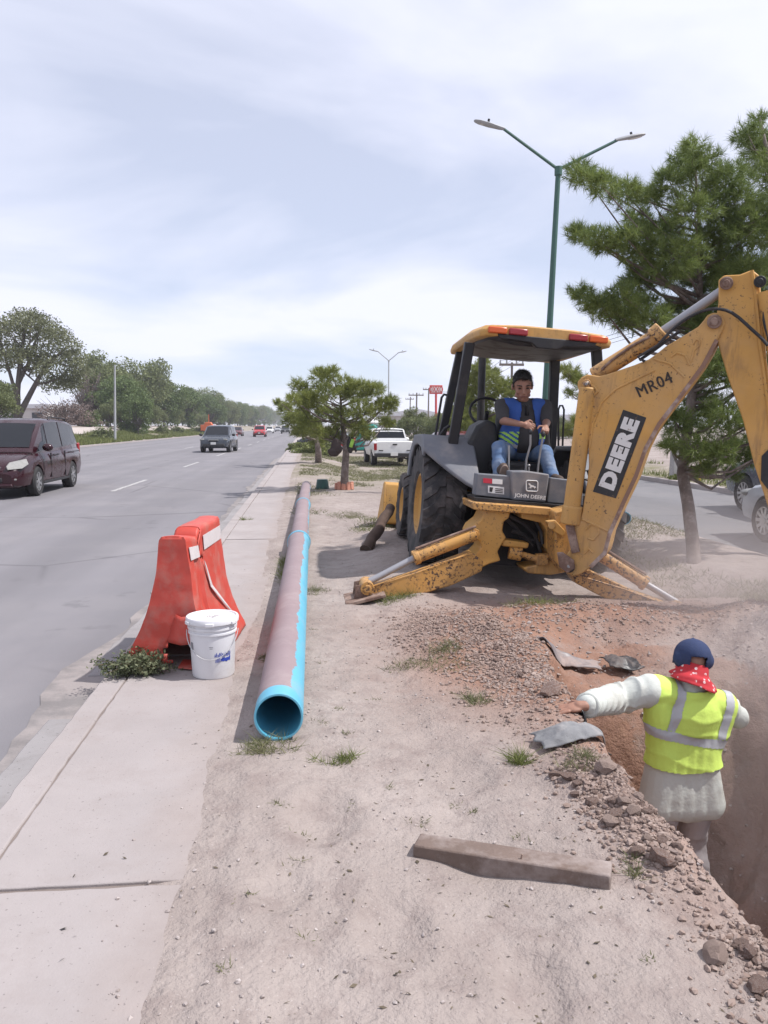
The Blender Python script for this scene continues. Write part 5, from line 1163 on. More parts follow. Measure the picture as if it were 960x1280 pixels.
# --- SUV family
def suv_sp(**k):
    d = dict(W=1.86, wr=.35, axles=(1.34, -1.34), tumble=.80, spokes=5,
        body=[(-2.28, .42, .92, .82), (-2.2, .34, 1.04, .93), (-1.5, .26, 1.06, .99), (0, .25, 1.04, 1.0), (1.0, .25, 1.02, .99), (1.5, .26, .99, .97), (2.0, .28, .92, .92), (2.2, .32, .80, .86), (2.28, .40, .64, .76)],
        cabin=[(-2.22, 1.02), (-1.95, 1.45), (-1.7, 1.62), (-.6, 1.69), (.35, 1.64), (1.22, 1.02)],
        windows=[[(.98, .08), (.42, .90), (.28, .95), (.25, .06)], [(.18, .06), (.2, .96), (-.72, .96), (-.80, .06)], [(-.88, .06), (-.82, .95), (-1.55, .88), (-1.85, .15)]],
        screens=[('windscreen', 1.12, .44), ('rear_window', -2.16, -1.86)],
        bits=[('headlight', 'ball', LAMPW, True, ((2.12, .68, .80), (.10, .19, .075), -.35)), ('grille', 'box', LAMPW, False, ((2.27, 0, .76), (.06, .62, .10), .02)), ('grille_mesh', 'box', DARKP, False, ((2.285, 0, .74), (.06, .54, .06), .01)),
              ('lower_bumper', 'box', DARKP, False, ((2.24, 0, .46), (.16, 1.35, .20), .04)), ('fog_lamp', 'ball', LAMPW, True, ((2.26, .60, .48), (.05, .10, .05))), ('number_plate', 'box', PLATE, False, ((2.33, 0, .58), (.02, .32, .15), .004)),
              ('wing_mirror', 'ball', DARKP, True, ((.78, 1.03, 1.09), (.09, .12, .09))), ('door_handle', 'box', DARKP, True, ((.0, .925, .90), (.16, .03, .035), .008)), ('sill_trim', 'box', DARKP, True, ((0, .90, .34), (2.1, .05, .12), .02)), ('tail_lamp', 'box', LAMPR, True, ((-2.2, .74, 1.0), (.12, .2, .26), .03)), ('rear_plate', 'box', PLATE, False, ((-2.30, 0, .78), (.02, .32, .15), .004))])
    d.update(k); return d
def sedan_sp(**k):
    d = dict(W=1.78, wr=.315, axles=(1.32, -1.30), tumble=.76, spokes=9,
        body=[(-2.25, .36, .80, .80), (-2.15, .28, .90, .90), (-1.6, .22, .94, .97), (-.8, .20, .93, 1.0), (.6, .20, .91, 1.0), (1.2, .21, .89, .98), (1.8, .23, .80, .92), (2.12, .26, .68, .84), (2.22, .34, .54, .74)],
        cabin=[(-1.85, .93), (-1.15, 1.38), (-.6, 1.46), (.2, 1.44), (1.20, .90)],
        windows=[[(.95, .08), (.25, .88), (.12, .94), (.12, .06)], [(.05, .06), (.06, .95), (-.62, .92), (-.95, .50), (-1.02, .08)]],
        screens=[('windscreen', 1.10, .28), ('rear_window', -1.75, -1.20)],
        bits=[('headlight', 'ball', LAMPW, True, ((2.02, .64, .66), (.13, .17, .065), -.4)), ('grille', 'box', DARKP, False, ((2.20, 0, .60), (.06, .7, .09), .02)), ('lower_intake', 'box', DARKP, False, ((2.19, 0, .38), (.10, 1.0, .10), .02)), ('number_plate', 'box', PLATE, False, ((2.235, 0, .48), (.02, .32, .13), .004)),
              ('wing_mirror', 'ball', k.pop('mirror', DARKP), True, ((.72, .98, .98), (.09, .11, .075))), ('door_handle', 'box', DARKP, True, ((-.05, .885, .80), (.15, .03, .03), .008)), ('tail_lamp', 'box', LAMPR, True, ((-2.16, .66, .80), (.12, .28, .12), .03)), ('rear_plate', 'box', PLATE, False, ((-2.255, 0, .62), (.02, .32, .13), .004))])
    d.update(k); return d
NAVY = paint('dark_blue_grey_paint', (0.035, 0.042, 0.055)); SILVER = paint('silver_paint', (0.33, 0.34, 0.36), .35); WHITEP = paint('white_paint', (0.68, 0.68, 0.67), .35)
RED = paint('red_paint', (0.40, 0.030, 0.035)); BLUEG = paint('slate_paint', (0.075, 0.090, 0.110)); DKRED = paint('dark_red_paint', (0.085, 0.012, 0.016)); BLACKP = paint('black_car_paint', (0.016, 0.017, 0.020))
H_ = -math.pi / 2
p = G(272, 566, ROAD_Z); car('dark_suv', 'dark blue SUV with chromed grille coming along the left carriageway', 'car', (p.x - .1, p.y + 2.2, ROAD_Z), H_ - .06, suv_sp(), NAVY)
p = G(297, 545, ROAD_Z); car('maroon_sedan', 'dark red sedan far down the road beside the orange road works', 'car', (p.x, p.y, ROAD_Z), H_, sedan_sp(), DKRED)
p = G(325, 546, ROAD_Z); car('red_car', 'bright red car far down the left carriageway', 'car', (p.x, p.y, ROAD_Z), H_, suv_sp(), RED)
p = G(337, 541.5, ROAD_Z); car('white_car', 'small white car behind the bright red car', 'car', (p.x, p.y, ROAD_Z), H_, sedan_sp(), WHITEP)
p = G(346, 540, ROAD_Z); car('pale_car', 'pale silver car far off between the white car and the black pickup', 'car', (p.x, p.y + 10, ROAD_Z), H_, sedan_sp(), SILVER)
p = G(357, 542, ROAD_Z); car('black_pickup', 'black high-riding vehicle far off in the lane by the kerb', 'car', (p.x, p.y, ROAD_Z), H_, suv_sp(), BLACKP)
# right carriageway, driving away
car('slate_suv', 'slate blue SUV on the right road partly hidden by the dipper arm', 'car', (9.42, 13.55, ROAD_Z), math.pi / 2, suv_sp(spokes=10), BLUEG)
car('silver_car', 'silver grey hatchback on the right road beside the median, cut by the frame edge', 'car', (7.38, 9.50, ROAD_Z), math.pi / 2, sedan_sp(spokes=10), SILVER)
# parked on the median
pk = dict(W=1.92, wr=.36, axles=(1.65, -1.65), tumble=.80, spokes=6, bed=(-2.50, -.42, .70),
    body=[(-2.62, .46, 1.08, .97), (-2.55, .42, 1.12, .99), (-1.0, .40, 1.13, 1.0), (.0, .38, 1.12, 1.0), (1.0, .38, 1.10, .99), (1.9, .40, 1.06, .97), (2.45, .44, .96, .93), (2.58, .5, .80, .86)],
    cabin=[(-.36, 1.10), (-.24, 1.55), (.0, 1.66), (.6, 1.67), (.95, 1.62), (1.62, 1.10)],
    windows=[[(1.40, .08), (.98, .88), (.86, .94), (-.02, .94), (-.06, .06), (1.3, .06)]], screens=[('windscreen', 1.54, 1.02), ('rear_window', -.33, -.12)],
    bits=[('tail_lamp', 'box', LAMPR, True, ((-2.62, .865, .88), (.06, .13, .30), .01)), ('rear_bumper', 'box', DARKP, False, ((-2.70, 0, .52), (.16, 1.84, .17), .03)), ('number_plate', 'box', PLATE, False, ((-2.79, .05, .56), (.02, .32, .15), .004)), ('tailgate_handle', 'box', DARKP, False, ((-2.63, 0, .98), (.03, .20, .06), .01)), ('badge', 'box', DARKP, True, ((-2.625, .62, .72), (.02, .2, .04), .004)), ('wing_mirror', 'ball', WHITEP, True, ((1.15, 1.06, 1.15), (.09, .13, .10))), ('door_handle', 'box', DARKP, True, ((.1, .955, .98), (.16, .03, .035), .008)), ('headlight', 'box', LAMPW, True, ((2.5, .7, .85), (.12, .3, .16), .03)),
          ('exhaust_pipe', 'tube', DARKP, False, ([(-2.6, -.5, .36), (-1.8, -.5, .36)], .04)), ('spare_wheel', 'ball', TYRE, False, ((-2.0, 0, .46), (.34, .34, .10)))])
p = G(489, 583.5, -.25); zz = -.26
car('white_pickup', 'white pickup truck with black bumper parked on the grassy median', 'truck', (p.x + .12, p.y + 2.7, ground_at(p.x, p.y + 2.0)), math.pi / 2 + .02, pk, WHITEP)
car('parked_dark_car', 'dark red parked car with a red wing mirror, half hidden behind the fender', 'car', (4.35, 23.2, ground_at(4.2, 23.2)), math.pi / 2 - .05, sedan_sp(mirror=DKRED), DKRED)
p = D(466, 558, 58); car('parked_red_car', 'red car parked far behind the bag tree, left of the white pickup', 'car', (p.x, 58, ground_at(p.x, 58)), math.pi * .9, sedan_sp(), RED)
p = D(408, 558, 62); car('parked_blue_car', 'dark blue car parked far off behind the green hedge', 'car', (p.x, 62, ground_at(p.x, 62)), math.pi * .95, sedan_sp(), NAVY)

# ================================================================== STREET FURNITURE, BUILDINGS
GREENP = pm('green_lamp_paint', (0.050, 0.115, 0.095), 0.55, var=.15, vs=3)
GALV = pm('galvanised_grey', (0.36, 0.37, 0.38), 0.5, var=.12, vs=4)
LENS = pm('lamp_lens', (0.60, 0.60, 0.58), 0.3, var=.1, bmp=0)
def lamp_post(label, base, top, tipL, tipR, rb, rt_, ra, mat, hl):
    r_ = thing('street_lamp', label, 'street lamp', tuple(base), group='double-armed street lamps')
    mb = MB(); mb.tube([base, base + (top - base) * .5, top], [rb, (rb + rt_) / 2, rt_], 12); mb.cyl(base, base + Vector((0, 0, .06)), rb * 2.2, n=12); mb.build('pole', mat, r_, world=True)
    mb = MB(); mb.cyl(top + Vector((0, 0, -.12)), top + Vector((0, 0, .06)), rt_ * 1.5, n=12); mb.build('collar', mat, r_, world=True)
    for tip in (tipL, tipR):
        d = (tip - top); mb = MB(); pts = [top, top + d * .5, top + d * .92, tip + Vector((0, 0, .0))]; mb.tube(pts, [ra, ra * .95, ra * .9, ra * .85], 8); mb.build('arm', mat, r_, world=True)
        s = 1 if d.x > 0 else -1; h = Vector((s, 0, .22)).normalized(); u = Vector((0, 0, 1)); c = tip + h * hl * .42
        R = frame((0, 0, 0), h, (0, 1, 0)).to_3x3(); k = hl / .9
        mb = MB(); sect = [(-.45, .05, .05), (-.3, .07, .07), (.0, .13, .075), (.3, .14, .06), (.43, .09, .04), (.46, .04, .02)]
        mb.loft([[c + R @ (Vector((x, w * math.cos(a), (t * math.sin(a)) * (1 if math.sin(a) > 0 else .55))) * k) for a in [2 * math.pi * j / 14 for j in range(14)]] for x, w, t in sect]); hd = mb.build('lamp_head', GALV, r_, world=True, fixn=True)
        mb = MB(); mb.ball(c + R @ Vector((.14 * k, 0, -.045 * k * s * 1)), (.22 * k, .09 * k, .02 * k), rot=R); mb.build('lens', LENS, hd, world=True)
        mb = MB(); mb.cyl(c + R @ Vector((.05 * k, 0, .05 * k * s)), c + R @ Vector((.05 * k, 0, .14 * k * s)), .035 * k, n=10); mb.build('photocell', DARKP, hd, world=True)
YL = 17.6; pb = D(677, 532, YL); pb.z = ground_at(pb.x, YL) - .02
lamp_post('tall green street lamp with two arms rising behind the canopy', pb, D(698, 212, YL), D(628, 160, YL), D(772, 175, YL), .085, .055, .035, GREENP, .68)
Y2 = 86; b2 = D(485.5, 540, Y2); b2.z = ground_at(b2.x, Y2)
lamp_post('distant slim street lamp rising above the bushy pine', b2, D(486, 451, Y2), D(472, 439, Y2), D(498, 441, Y2), .09, .06, .05, GALV, 1.0)
WOODP = pm('weathered_pole_wood', (0.16, 0.135, 0.12), .9, var=.2)
def utility(label, px, pt, Y, arms, r=.14):
    b = D(px, 540, Y); b.z = ground_at(b.x, Y) - .1; t_ = D(px + (1 if px > 480 else 0), pt, Y); rt2 = thing('utility_pole', label, 'pole', tuple(b), group='utility poles in the distance')
    mb = MB(); mb.tube([b, t_], [r, r * .7], 8); mb.build('pole', WOODP, rt2, world=True)
    for dy, w in arms:
        c = D(px, pt + dy, Y); mb = MB(); mb.bar(c + Vector((-w / 2, -.1, 0)), c + Vector((w / 2, -.1, 0)), .12, .14); ca = mb.build('crossarm', WOODP, rt2, world=True)
        for q in (-.46, -.2, .2, .46):
            mb = MB(); mb.cyl(c + Vector((q * w, -.1, .05)), c + Vector((q * w, -.1, .28)), .05, n=6); mb.build('insulator', GALV, ca, world=True)
    return t_
t1 = utility('utility pole with a long crossarm seen over the operator', 639, 453, 48, [(3, 1.5)], .10)
utility('utility pole with two short crossarms left of the red sign', 520, 491, 105, [(3, 2.0)], .13)
utility('tall utility pole just left of the red sign', 535, 485, 115, [(2, 1.5)], .13)
utility('thin distant utility pole over the white pickup', 512, 496, 150, [(3, 1.6)], .13)
# wires strung between the poles
for dx in (-.6, 0, .6):
    a = D(639, 455, 48) + Vector((dx, 0, .2)); b = Vector((a.x + 8, -10 + 48 - 40, a.z + .3)); b = Vector((14 + dx, 20, a.z + .6)); c = D(535, 487, 115) + Vector((dx, 0, .2))
    mb = MB(); mb.tube([b + (a - b) * t - Vector((0, 0, .5 * math.sin(math.pi * t))) for t in (0, .2, .4, .6, .8, 1)] + [a + (c - a) * t - Vector((0, 0, 1.2 * math.sin(math.pi * t))) for t in (.15, .3, .5, .7, .85, 1)], .010, 4)
    tag(mb.build('overhead_wire', DARKP), 'thin overhead wire strung between the far utility poles', 'wire', 'overhead wires')
# slim bare pole beyond the far verge
sb = D(143, 532, 78); sx = sb.x; gb = ground_at(sx, 78); st = D(143.5, 456, 78)
tag((lambda m: (m.tube([(sx, 78, gb - .1), st], [.13, .08], 8), m.build('slim_pole', GALV))[1])(MB()), 'slim bare grey pole in front of the dark trees', 'pole')
# red and white roadside sign
SIGNR = pm('sign_red', (0.50, 0.055, 0.050), .5, var=.08); SIGNW = pm('sign_white', (0.66, 0.62, 0.60), .5, var=.06)
Ys = 110; sg0 = D(545, 532, Ys); sg = thing('roadside_sign', 'red and white store sign on a tall red post', 'sign', (sg0.x, Ys, ground_at(sg0.x, Ys)))
mb = MB(); mb.tube([(sg0.x, Ys, ground_at(sg0.x, Ys) - .1), D(545, 492, Ys)], .16, 8); mb.build('post', SIGNR, sg, world=True)
a, b = D(537, 492.5, Ys), D(553, 481.5, Ys); mb = MB(); mb.span((a.x, Ys - .15, a.z), (b.x, Ys + .15, b.z)); pn = mb.build('sign_panel', SIGNR, sg, world=True, bevel=.05)
mb = MB(); mb.span((a.x + .12, Ys - .17, a.z + .22), (b.x - .12, Ys - .155, b.z - .22)); mb.build('sign_face', SIGNW, pn, world=True)
put_text('OXXO', 1.05, D(545, 487, Ys - .18), (1, 0, 0), (0, 0, 1), SIGNR, pn, 'lettering', .03, .62)
# low pale buildings
PLAST = pm('pale_plaster', (0.52, 0.49, 0.48), .9, var=.1, vs=.8); ROOFM = pm('pale_metal_roof', (0.50, 0.50, 0.53), .5, var=.1, vs=.7); SHAD = pm('window_dark', (0.05, 0.055, 0.065), .3)
def building(name, label, x0, x1, y0, y1, h, roof_over, wins, z0=0.0, gable=0.0):
    r_ = thing(name, label, 'building', ((x0 + x1) / 2, (y0 + y1) / 2, z0))
    mb = MB(); mb.span((x0, y0, z0 - .3), (x1, y1, z0 + h)); w_ = mb.build('wall', PLAST, r_, world=True)
    mb = MB(); o_ = roof_over
    if gable: mb.prism([(x0 - o_, y0 - o_, z0 + h), (x1 + o_, y0 - o_, z0 + h), (x1 + o_, y0 - o_, z0 + h + .2), ((x0 + x1) / 2, y0 - o_, z0 + h + gable), (x0 - o_, y0 - o_, z0 + h + .2)], (0, y1 - y0 + 2 * o_, 0))
    else: mb.span((x0 - o_, y0 - o_, z0 + h), (x1 + o_, y1 + o_, z0 + h + .5))
    mb.build('roof', ROOFM, r_, world=True)
    for x, z, w, hh in wins:
        mb = MB(); mb.span((x - w / 2, y0 - .06, z0 + z), (x + w / 2, y0 + .05, z0 + z + hh)); f = mb.build('window', SHAD, r_, world=True)
        mb = MB(); mb.span((x - w / 2 - .1, y0 - .14, z0 + z - .12), (x + w / 2 + .1, y0 + .02, z0 + z)); mb.build('sill', PLAST, f, world=True)
p = D(480, 532, 130); q = D(512, 532, 130)
building('store_building', 'low white store building behind the white pickup and trees', p.x, q.x + 6, 130, 145, 3.1, .6, [(p.x + 1.4, .3, 1.2, 2.2), (p.x + 3.6, .8, 1.6, 1.5), (p.x + 6.5, .8, 1.6, 1.5)], 0, 1.2)
p = D(22, 532, 100); q = D(58, 532, 100)
building('pale_house', 'pale flat-roofed house behind the large open-crowned tree', p.x - 2, q.x, 100, 108, 2.2, .3, [(p.x, .6, 1.2, 1.1), (q.x - 1, .6, 1.2, 1.1)], 1.4)
p = D(690, 532, 75); q = D(725, 532, 75)
building('mauve_building', 'low building with a dull purple wall seen between cab and boom', p.x, q.x + 3, 75, 82, 2.1, .1, [(p.x + 1.0, .5, 1.3, .9)], 0)
# teal tarpaulin stall
p = D(461, 556, 52); ts = thing('market_stall', 'teal tarpaulin stall with white top beyond the parked pickup', 'stall', (p.x, 52, ground_at(p.x, 52)))
TEAL = pm('teal_tarpaulin', (0.02, 0.22, 0.19), .6, var=.2, vs=3); z0 = ground_at(p.x, 52)
mb = MB(); mb.prism([(p.x - .9, 52, z0 + .2), (p.x + .9, 52, z0 + .2), (p.x + .85, 52, z0 + 1.5), (p.x + .3, 52, z0 + 1.95), (p.x - .6, 52, z0 + 1.7)], (0, 1.6, 0)); mb.build('tarpaulin', TEAL, ts, world=True, bevel=.1)
mb = MB(); mb.ball((p.x + .3, 52.8, z0 + 2.0), (.75, .8, .3)); mb.build('white_cover', WHITEP, ts, world=True)
for s in (-1, 1):
    mb = MB(); mb.cyl((p.x + s * .85, 52.1, z0), (p.x + s * .85, 52.1, z0 + .5), .03); mb.build('leg', GALV, ts, world=True)
# orange road works far down the verge
ORG = pm('safety_orange', (0.60, 0.13, 0.04), .5, var=.1); p = D(277, 536, 150); z0 = ground_at(p.x - 0.5, 150); xo = min(p.x, -17.8)
ow = thing('orange_trailer', 'orange road works trailer with a thin mast at the far kerb', 'trailer', (xo, 150, ground_at(xo, 150))); z0 = ground_at(xo, 150)
mb = MB(); mb.span((xo - 1.4, 149, z0 + .6), (xo + 1.4, 151.5, z0 + 1.7)); mb.prism([(xo - .9, 149, z0 + 1.7), (xo + .7, 149, z0 + 1.7), (xo + .4, 149, z0 + 2.2), (xo - .5, 149, z0 + 2.2)], (0, 2, 0)); mb.build('box_body', ORG, ow, world=True, bevel=.06)
mb = MB(); mb.cyl((xo, 150, z0 + 2.1), (xo, 150, z0 + 3.6), .06); mb.build('mast', ORG, ow, world=True)
for s in (-1, 1):
    mb = MB(); mb.cyl((xo + s * 1.1, 148.9, z0 + .35), (xo + s * 1.1, 149.1, z0 + .35), .35); mb.build('wheel', TYRE, ow, world=True)
# posts across the right road
p = G(844, 608, -.02); CPOST = concrete('pale_concrete_post', (0.42, 0.40, 0.39), (0.30, 0.28, 0.27)); x_, y_ = 10.85, p.y * 10.85 / p.x
mb = MB(); mb.box((x_, y_, .50), (.30, .30, 1.15), None, .86); tag(mb.build('concrete_post', CPOST, bevel=.02), 'square pale concrete post at the kerb across the right road', 'post')
p = G(874, 612, -.02); x_, y_ = 10.9, p.y * 10.9 / p.x; yp = thing('yellow_rail', 'thin yellow pipe marker with a side rail across the right road', 'marker post', (x_, y_, 0.0))
YP = pm('yellow_pipe_paint', (0.50, 0.33, 0.05), .6)
mb = MB(); mb.cyl((x_, y_, -.1), (x_, y_, .72), .028); mb.build('post', YP, yp, world=True)
mb = MB(); mb.cyl((x_ - .26, y_ + .25, .26), (x_, y_, .26), .022); mb.build('rail', YP, yp, world=True)
# dark blue-rimmed pipe end lying behind the machine
p = D(780, 648, 9.0); PIPEB = (0.06, 0.34, 0.50)
# ================================================================== PEOPLE
def blob_mesh(parts, voxel, smooth=6, fac=.5):
    """one continuous surface grown round tapered limbs ('c') and ellipsoids ('e')"""
    mb = MB()
    for q in parts:
        if q[0] == 'c':
            _, a, ra, b, rb = q; a, b = Vector(a), Vector(b)
            mb.ball(a, ra, 14, 10); mb.ball(b, rb, 14, 10); mb.cyl(a, b, ra, rb, n=14)
        else: mb.ball(q[1], q[2], 18, 12, q[3] if len(q) > 3 else None)
    me = mb.mesh('tmp'); fix_normals(me)
    o = bpy.data.objects.new('tmp', me); COL.objects.link(o)
    m = o.modifiers.new('r', 'REMESH'); m.mode = 'VOXEL'; m.voxel_size = voxel
    if smooth: s_ = o.modifiers.new('s', 'SMOOTH'); s_.factor = fac; s_.iterations = smooth
    return evaluated(o)
def wrinkle(me, amp, f, seed, zsq=2.0):
    n = len(me.vertices); co = np.empty(n * 3); me.vertices.foreach_get('co', co); co = co.reshape(-1, 3)
    no = np.empty(n * 3); me.vertices.foreach_get('normal', no); no = no.reshape(-1, 3)
    d = fbm(co[:, 0] * f + co[:, 1] * f * .7, co[:, 2] * f * zsq + co[:, 1] * f, seed, 3) + .6 * np.abs(fbm(co[:, 0] * f * 1.7 - co[:, 2] * f, co[:, 2] * f * .8 + co[:, 1] * f, seed + 9, 3))
    co = co + no * (d * amp)[:, None]; me.vertices.foreach_set('co', co.ravel()); me.update(); return me
def split_faces(me, pred, off=0.0, name='piece', keep=True):
    """faces whose centre satisfies pred(centres, normals) as a mesh of their own"""
    n = len(me.polygons); c = np.empty(n * 3); me.polygons.foreach_get('center', c); c = c.reshape(-1, 3); nn = np.empty(n * 3); me.polygons.foreach_get('normal', nn); nn = nn.reshape(-1, 3)
    sel = pred(c, nn)
    V_ = np.empty(len(me.vertices) * 3); me.vertices.foreach_get('co', V_); V_ = V_.reshape(-1, 3); N_ = np.empty(len(me.vertices) * 3); me.vertices.foreach_get('normal', N_); N_ = N_.reshape(-1, 3)
    fs = [tuple(p.vertices) for p, s in zip(me.polygons, sel) if s]
    used = sorted({i for f in fs for i in f}); ix = {j: k for k, j in enumerate(used)}
    m2 = bpy.data.meshes.new(name); m2.from_pydata([tuple(V_[j] + N_[j] * off) for j in used], [], [tuple(ix[i] for i in f) for f in fs]); m2.update(); return m2
def wear(name, me, mat, root, thick=0.0, sm=180):
    me.transform(M_of(root).inverted()); me.materials.clear()
    o = link(name, me, mat, root, sm)
    if thick: m = o.modifiers.new('t', 'SOLIDIFY'); m.thickness = thick; m.offset = 0
    return o
def hand_parts(wrist, palm_dir, up, side, curl=.5, s=1.0, thumb=1):
    """palm, four fingers and a thumb; palm_dir = along the fingers, up = back of the hand, side = towards the thumb"""
    d, u, sd = Vector(palm_dir).normalized(), Vector(up).normalized(), Vector(side).normalized(); w = Vector(wrist)
    P = [('c', w, .028 * s, w + d * .03 * s, .030 * s), ('e', w + d * .055 * s, (.047 * s, .042 * s, .017 * s), frame((0, 0, 0), d, sd).to_3x3())]
    for k, (o, ln) in enumerate(((.030, .070), (.010, .080), (-.011, .074), (-.031, .058))):
        a = w + (d * .090 + sd * o) * s; ang = curl * .55
        q = a; dd = d
        for j, f in enumerate((.45, .32, .26)):
            dd = (d * math.cos(ang * (j + .6)) - u * math.sin(ang * (j + .6)) + sd * o * 1.6).normalized(); nx_ = q + dd * ln * f * s
            P.append(('c', q, (.0095 - .001 * j) * s, nx_, (.0088 - .001 * j) * s)); q = nx_
    a = w + (d * .025 + sd * .030) * s; b = a + (d * .5 + sd * .8 - u * .2).normalized() * .045 * s; c = b + (d * .9 + sd * .25 - u * .35 * (1 + curl)).normalized() * .035 * s
    P += [('c', a, .014 * s, b, .011 * s), ('c', b, .011 * s, c, .009 * s)]
    return P
SKIN = pm('tanned_skin', (0.315, 0.165, 0.115), .55, var=.12, vs=14, bmp=.05)
HAIR = pm('black_hair', (0.012, 0.011, 0.011), .55, var=.3, vs=30, bmp=.5, bs=120)
EYE = pm('dark_eye', (0.02, 0.016, 0.014), .3, bmp=0); LIP = pm('lip', (0.24, 0.095, 0.078), .5, bmp=0)
JEANS = pm('blue_denim', (0.100, 0.165, 0.290), .85, var=.3, vs=5, bmp=.25, bs=160, dirt=(0.22, 0.27, 0.36), da=(.48, .7), ds=6)
TEE = pm('charcoal_tee', (0.055, 0.053, 0.056), .9, var=.25, vs=7, bmp=.2, bs=90)
VBLUE = pm('blue_vest', (0.035, 0.095, 0.34), .85, var=.2, vs=8, bmp=.2, bs=80)
HIVIS = pm('hi_vis_yellow', (0.60, 0.79, 0.15), .8, var=.08, vs=6, bmp=.2, bs=70)
HIVG = pm('hi_vis_lime', (0.34, 0.60, 0.10), .75, var=.1, vs=20, bmp=.1)
REFL = pm('reflective_tape', (0.43, 0.44, 0.46), .45, var=.12, vs=12, bmp=.1, bs=60)
SHIRT = pm('pale_grey_shirt', (0.52, 0.54, 0.50), .9, var=.10, vs=4, bmp=.25, bs=60, dirt=(0.40, 0.38, 0.34), da=(.52, .75), ds=3)
TROUS = pm('dusty_grey_trousers', (0.36, 0.33, 0.33), .9, var=.12, vs=5, bmp=.25, bs=60)
NAVYC = pm('navy_cap', (0.026, 0.040, 0.098), .9, var=.2, vs=10, bmp=.2, bs=120)
def bandana_mat():
    m, t, b = newmat('red_bandana'); vo = t.nodes.new('ShaderNodeTexVoronoi'); vo.inputs['Scale'].default_value = 34; c = t.nodes.new('ShaderNodeTexCoord'); c.name = 'TC'; t.links.new(c.outputs['Object'], vo.inputs['Vector'])
    f = ramp(t, vo.outputs['Distance'], .24, .30, (1, 1, 1, 1), (0, 0, 0, 1)); col = mix(t, math_(t, 'MULTIPLY', f, ramp(t, noise(t, 14), .45, .5)), mix(t, noise(t, 9), (.34, .012, .022), (.56, .035, .045)), (.66, .55, .55))
    t.links.new(col, b.inputs['Base Color']); b.inputs['Roughness'].default_value = .85; return m
BAND = bandana_mat()
BOOT = pm('brown_work_shoe', (0.090, 0.066, 0.055), .8, var=.25, vs=9); SOLE = pm('tan_shoe_sole', (0.24, 0.175, 0.14), .85, var=.2, vs=14)
def head_parts(c, fwd, up, s=1.0):
    """skull, jaw, nose, ears, brow; c = centre of the head"""
    f, u = Vector(fwd).normalized(), Vector(up).normalized(); r = f.cross(u).normalized(); u = r.cross(f); c = Vector(c)
    R = Matrix((r, f, u)).transposed()
    L = lambda x, y, z: c + (r * x + f * y + u * z) * s
    P = [('e', L(0, -.012, .025), (.077 * s, .095 * s, .092 * s), R), ('e', L(0, .030, -.040), (.058 * s, .058 * s, .068 * s), R), ('c', L(0, .062, -.088), .022 * s, L(0, .045, -.082), .030 * s),
         ('c', L(-.045, .030, -.065), .022 * s, L(.045, .030, -.065), .022 * s), ('c', L(0, .088, .018), .011 * s, L(0, .110, -.022), .015 * s), ('c', L(-.036, .078, .030), .010 * s, L(.036, .078, .030), .010 * s),
         ('e', L(-.042, .062, -.022), (.022 * s, .022 * s, .022 * s)), ('e', L(.042, .062, -.022), (.022 * s, .022 * s, .022 * s)), ('c', L(-.020, .088, -.052), .009 * s, L(.020, .088, -.052), .009 * s)]
    for sx in (-1, 1): P.append(('e', L(sx * .080, -.005, -.004), (.011 * s, .022 * s, .033 * s), R))
    return P, L, R
# ---------------------------------------------------------------- operator in the cab
OP = thing('person', 'machine operator in blue vest, dark tee and jeans seated at the levers', 'person', tuple(D(655, 585, 8.25)))
hipL, hipR = D(640, 566, 8.32), D(668, 567, 8.32)           # picture left / picture right
kneeL, kneeR = D(624, 560, 7.93), D(681, 566, 7.93); ankL, ankR = D(624, 590, 7.80), D(690, 596, 7.80)
shL, shR = D(627, 507, 8.24), D(681, 508, 8.24); elL, elR = D(629, 526, 8.06), D(683, 528, 8.10); wrL, wrR = D(653, 530.5, 7.80), D(682, 533.5, 7.84)
neck = D(654, 503, 8.24); hd = D(653, 483, 8.14); chest = D(654, 522, 8.26); belly = D(654, 545, 8.22); pel = D(654, 562, 8.32)
hp, HL, HR = head_parts(hd, (-.12, -1, -.42), (-.08, -.38, 1), 1.24)
bodyp = hp + [('c', neck, .062, hd + Vector((0, .01, -.03)), .058), ('c', shL, .062, shR, .062), ('e', chest, (.185, .125, .20)), ('e', belly, (.185, .15, .17)), ('e', pel, (.18, .15, .13)),
    ('c', shL, .060, elL, .045), ('c', elL, .045, wrL, .029), ('c', shR, .060, elR, .045), ('c', elR, .045, wrR, .029), ('c', hipL, .085, kneeL, .062), ('c', kneeL, .060, ankL, .040), ('c', hipR, .085, kneeR, .062), ('c', kneeR, .060, ankR, .040)]
wear('body', blob_mesh(bodyp, .009, 4), SKIN, OP)
hl = hand_parts(wrL, (.75, -.45, -.15), (-.1, -.6, .6), (.5, .2, .85), 1.5, .95); wear('hand', blob_mesh(hl, .004, 3), SKIN, OP)
hr = hand_parts(wrR, (-.25, -.85, -.2), (.2, -.4, .8), (-.85, .2, .35), 1.5, .95); wear('hand', blob_mesh(hr, .004, 3), SKIN, OP)
tee = blob_mesh([('c', shL, .075, shR, .075), ('c', neck + Vector((0, .01, -.03)), .078, chest, .12), ('e', chest, (.225, .150, .21)), ('e', belly, (.225, .18, .19)), ('e', pel + Vector((0, 0, .03)), (.19, .16, .09)), ('c', shL, .076, shL + (elL - shL) * .86, .063), ('c', shR, .076, shR + (elR - shR) * .86, .063)], .010, 5)
wear('tee_shirt', wrinkle(tee, .006, 9, 3), TEE, OP)
vt = blob_mesh([('c', shL + (shR - shL) * .12, .078, shL + (shR - shL) * .88, .078), ('c', neck + Vector((0, .012, -.035)), .085, chest, .13), ('e', chest, (.228, .165, .215)), ('e', belly + Vector((-.015, 0, 0)), (.240, .195, .205))], .010, 6); vt = wrinkle(vt, .005, 8, 5)
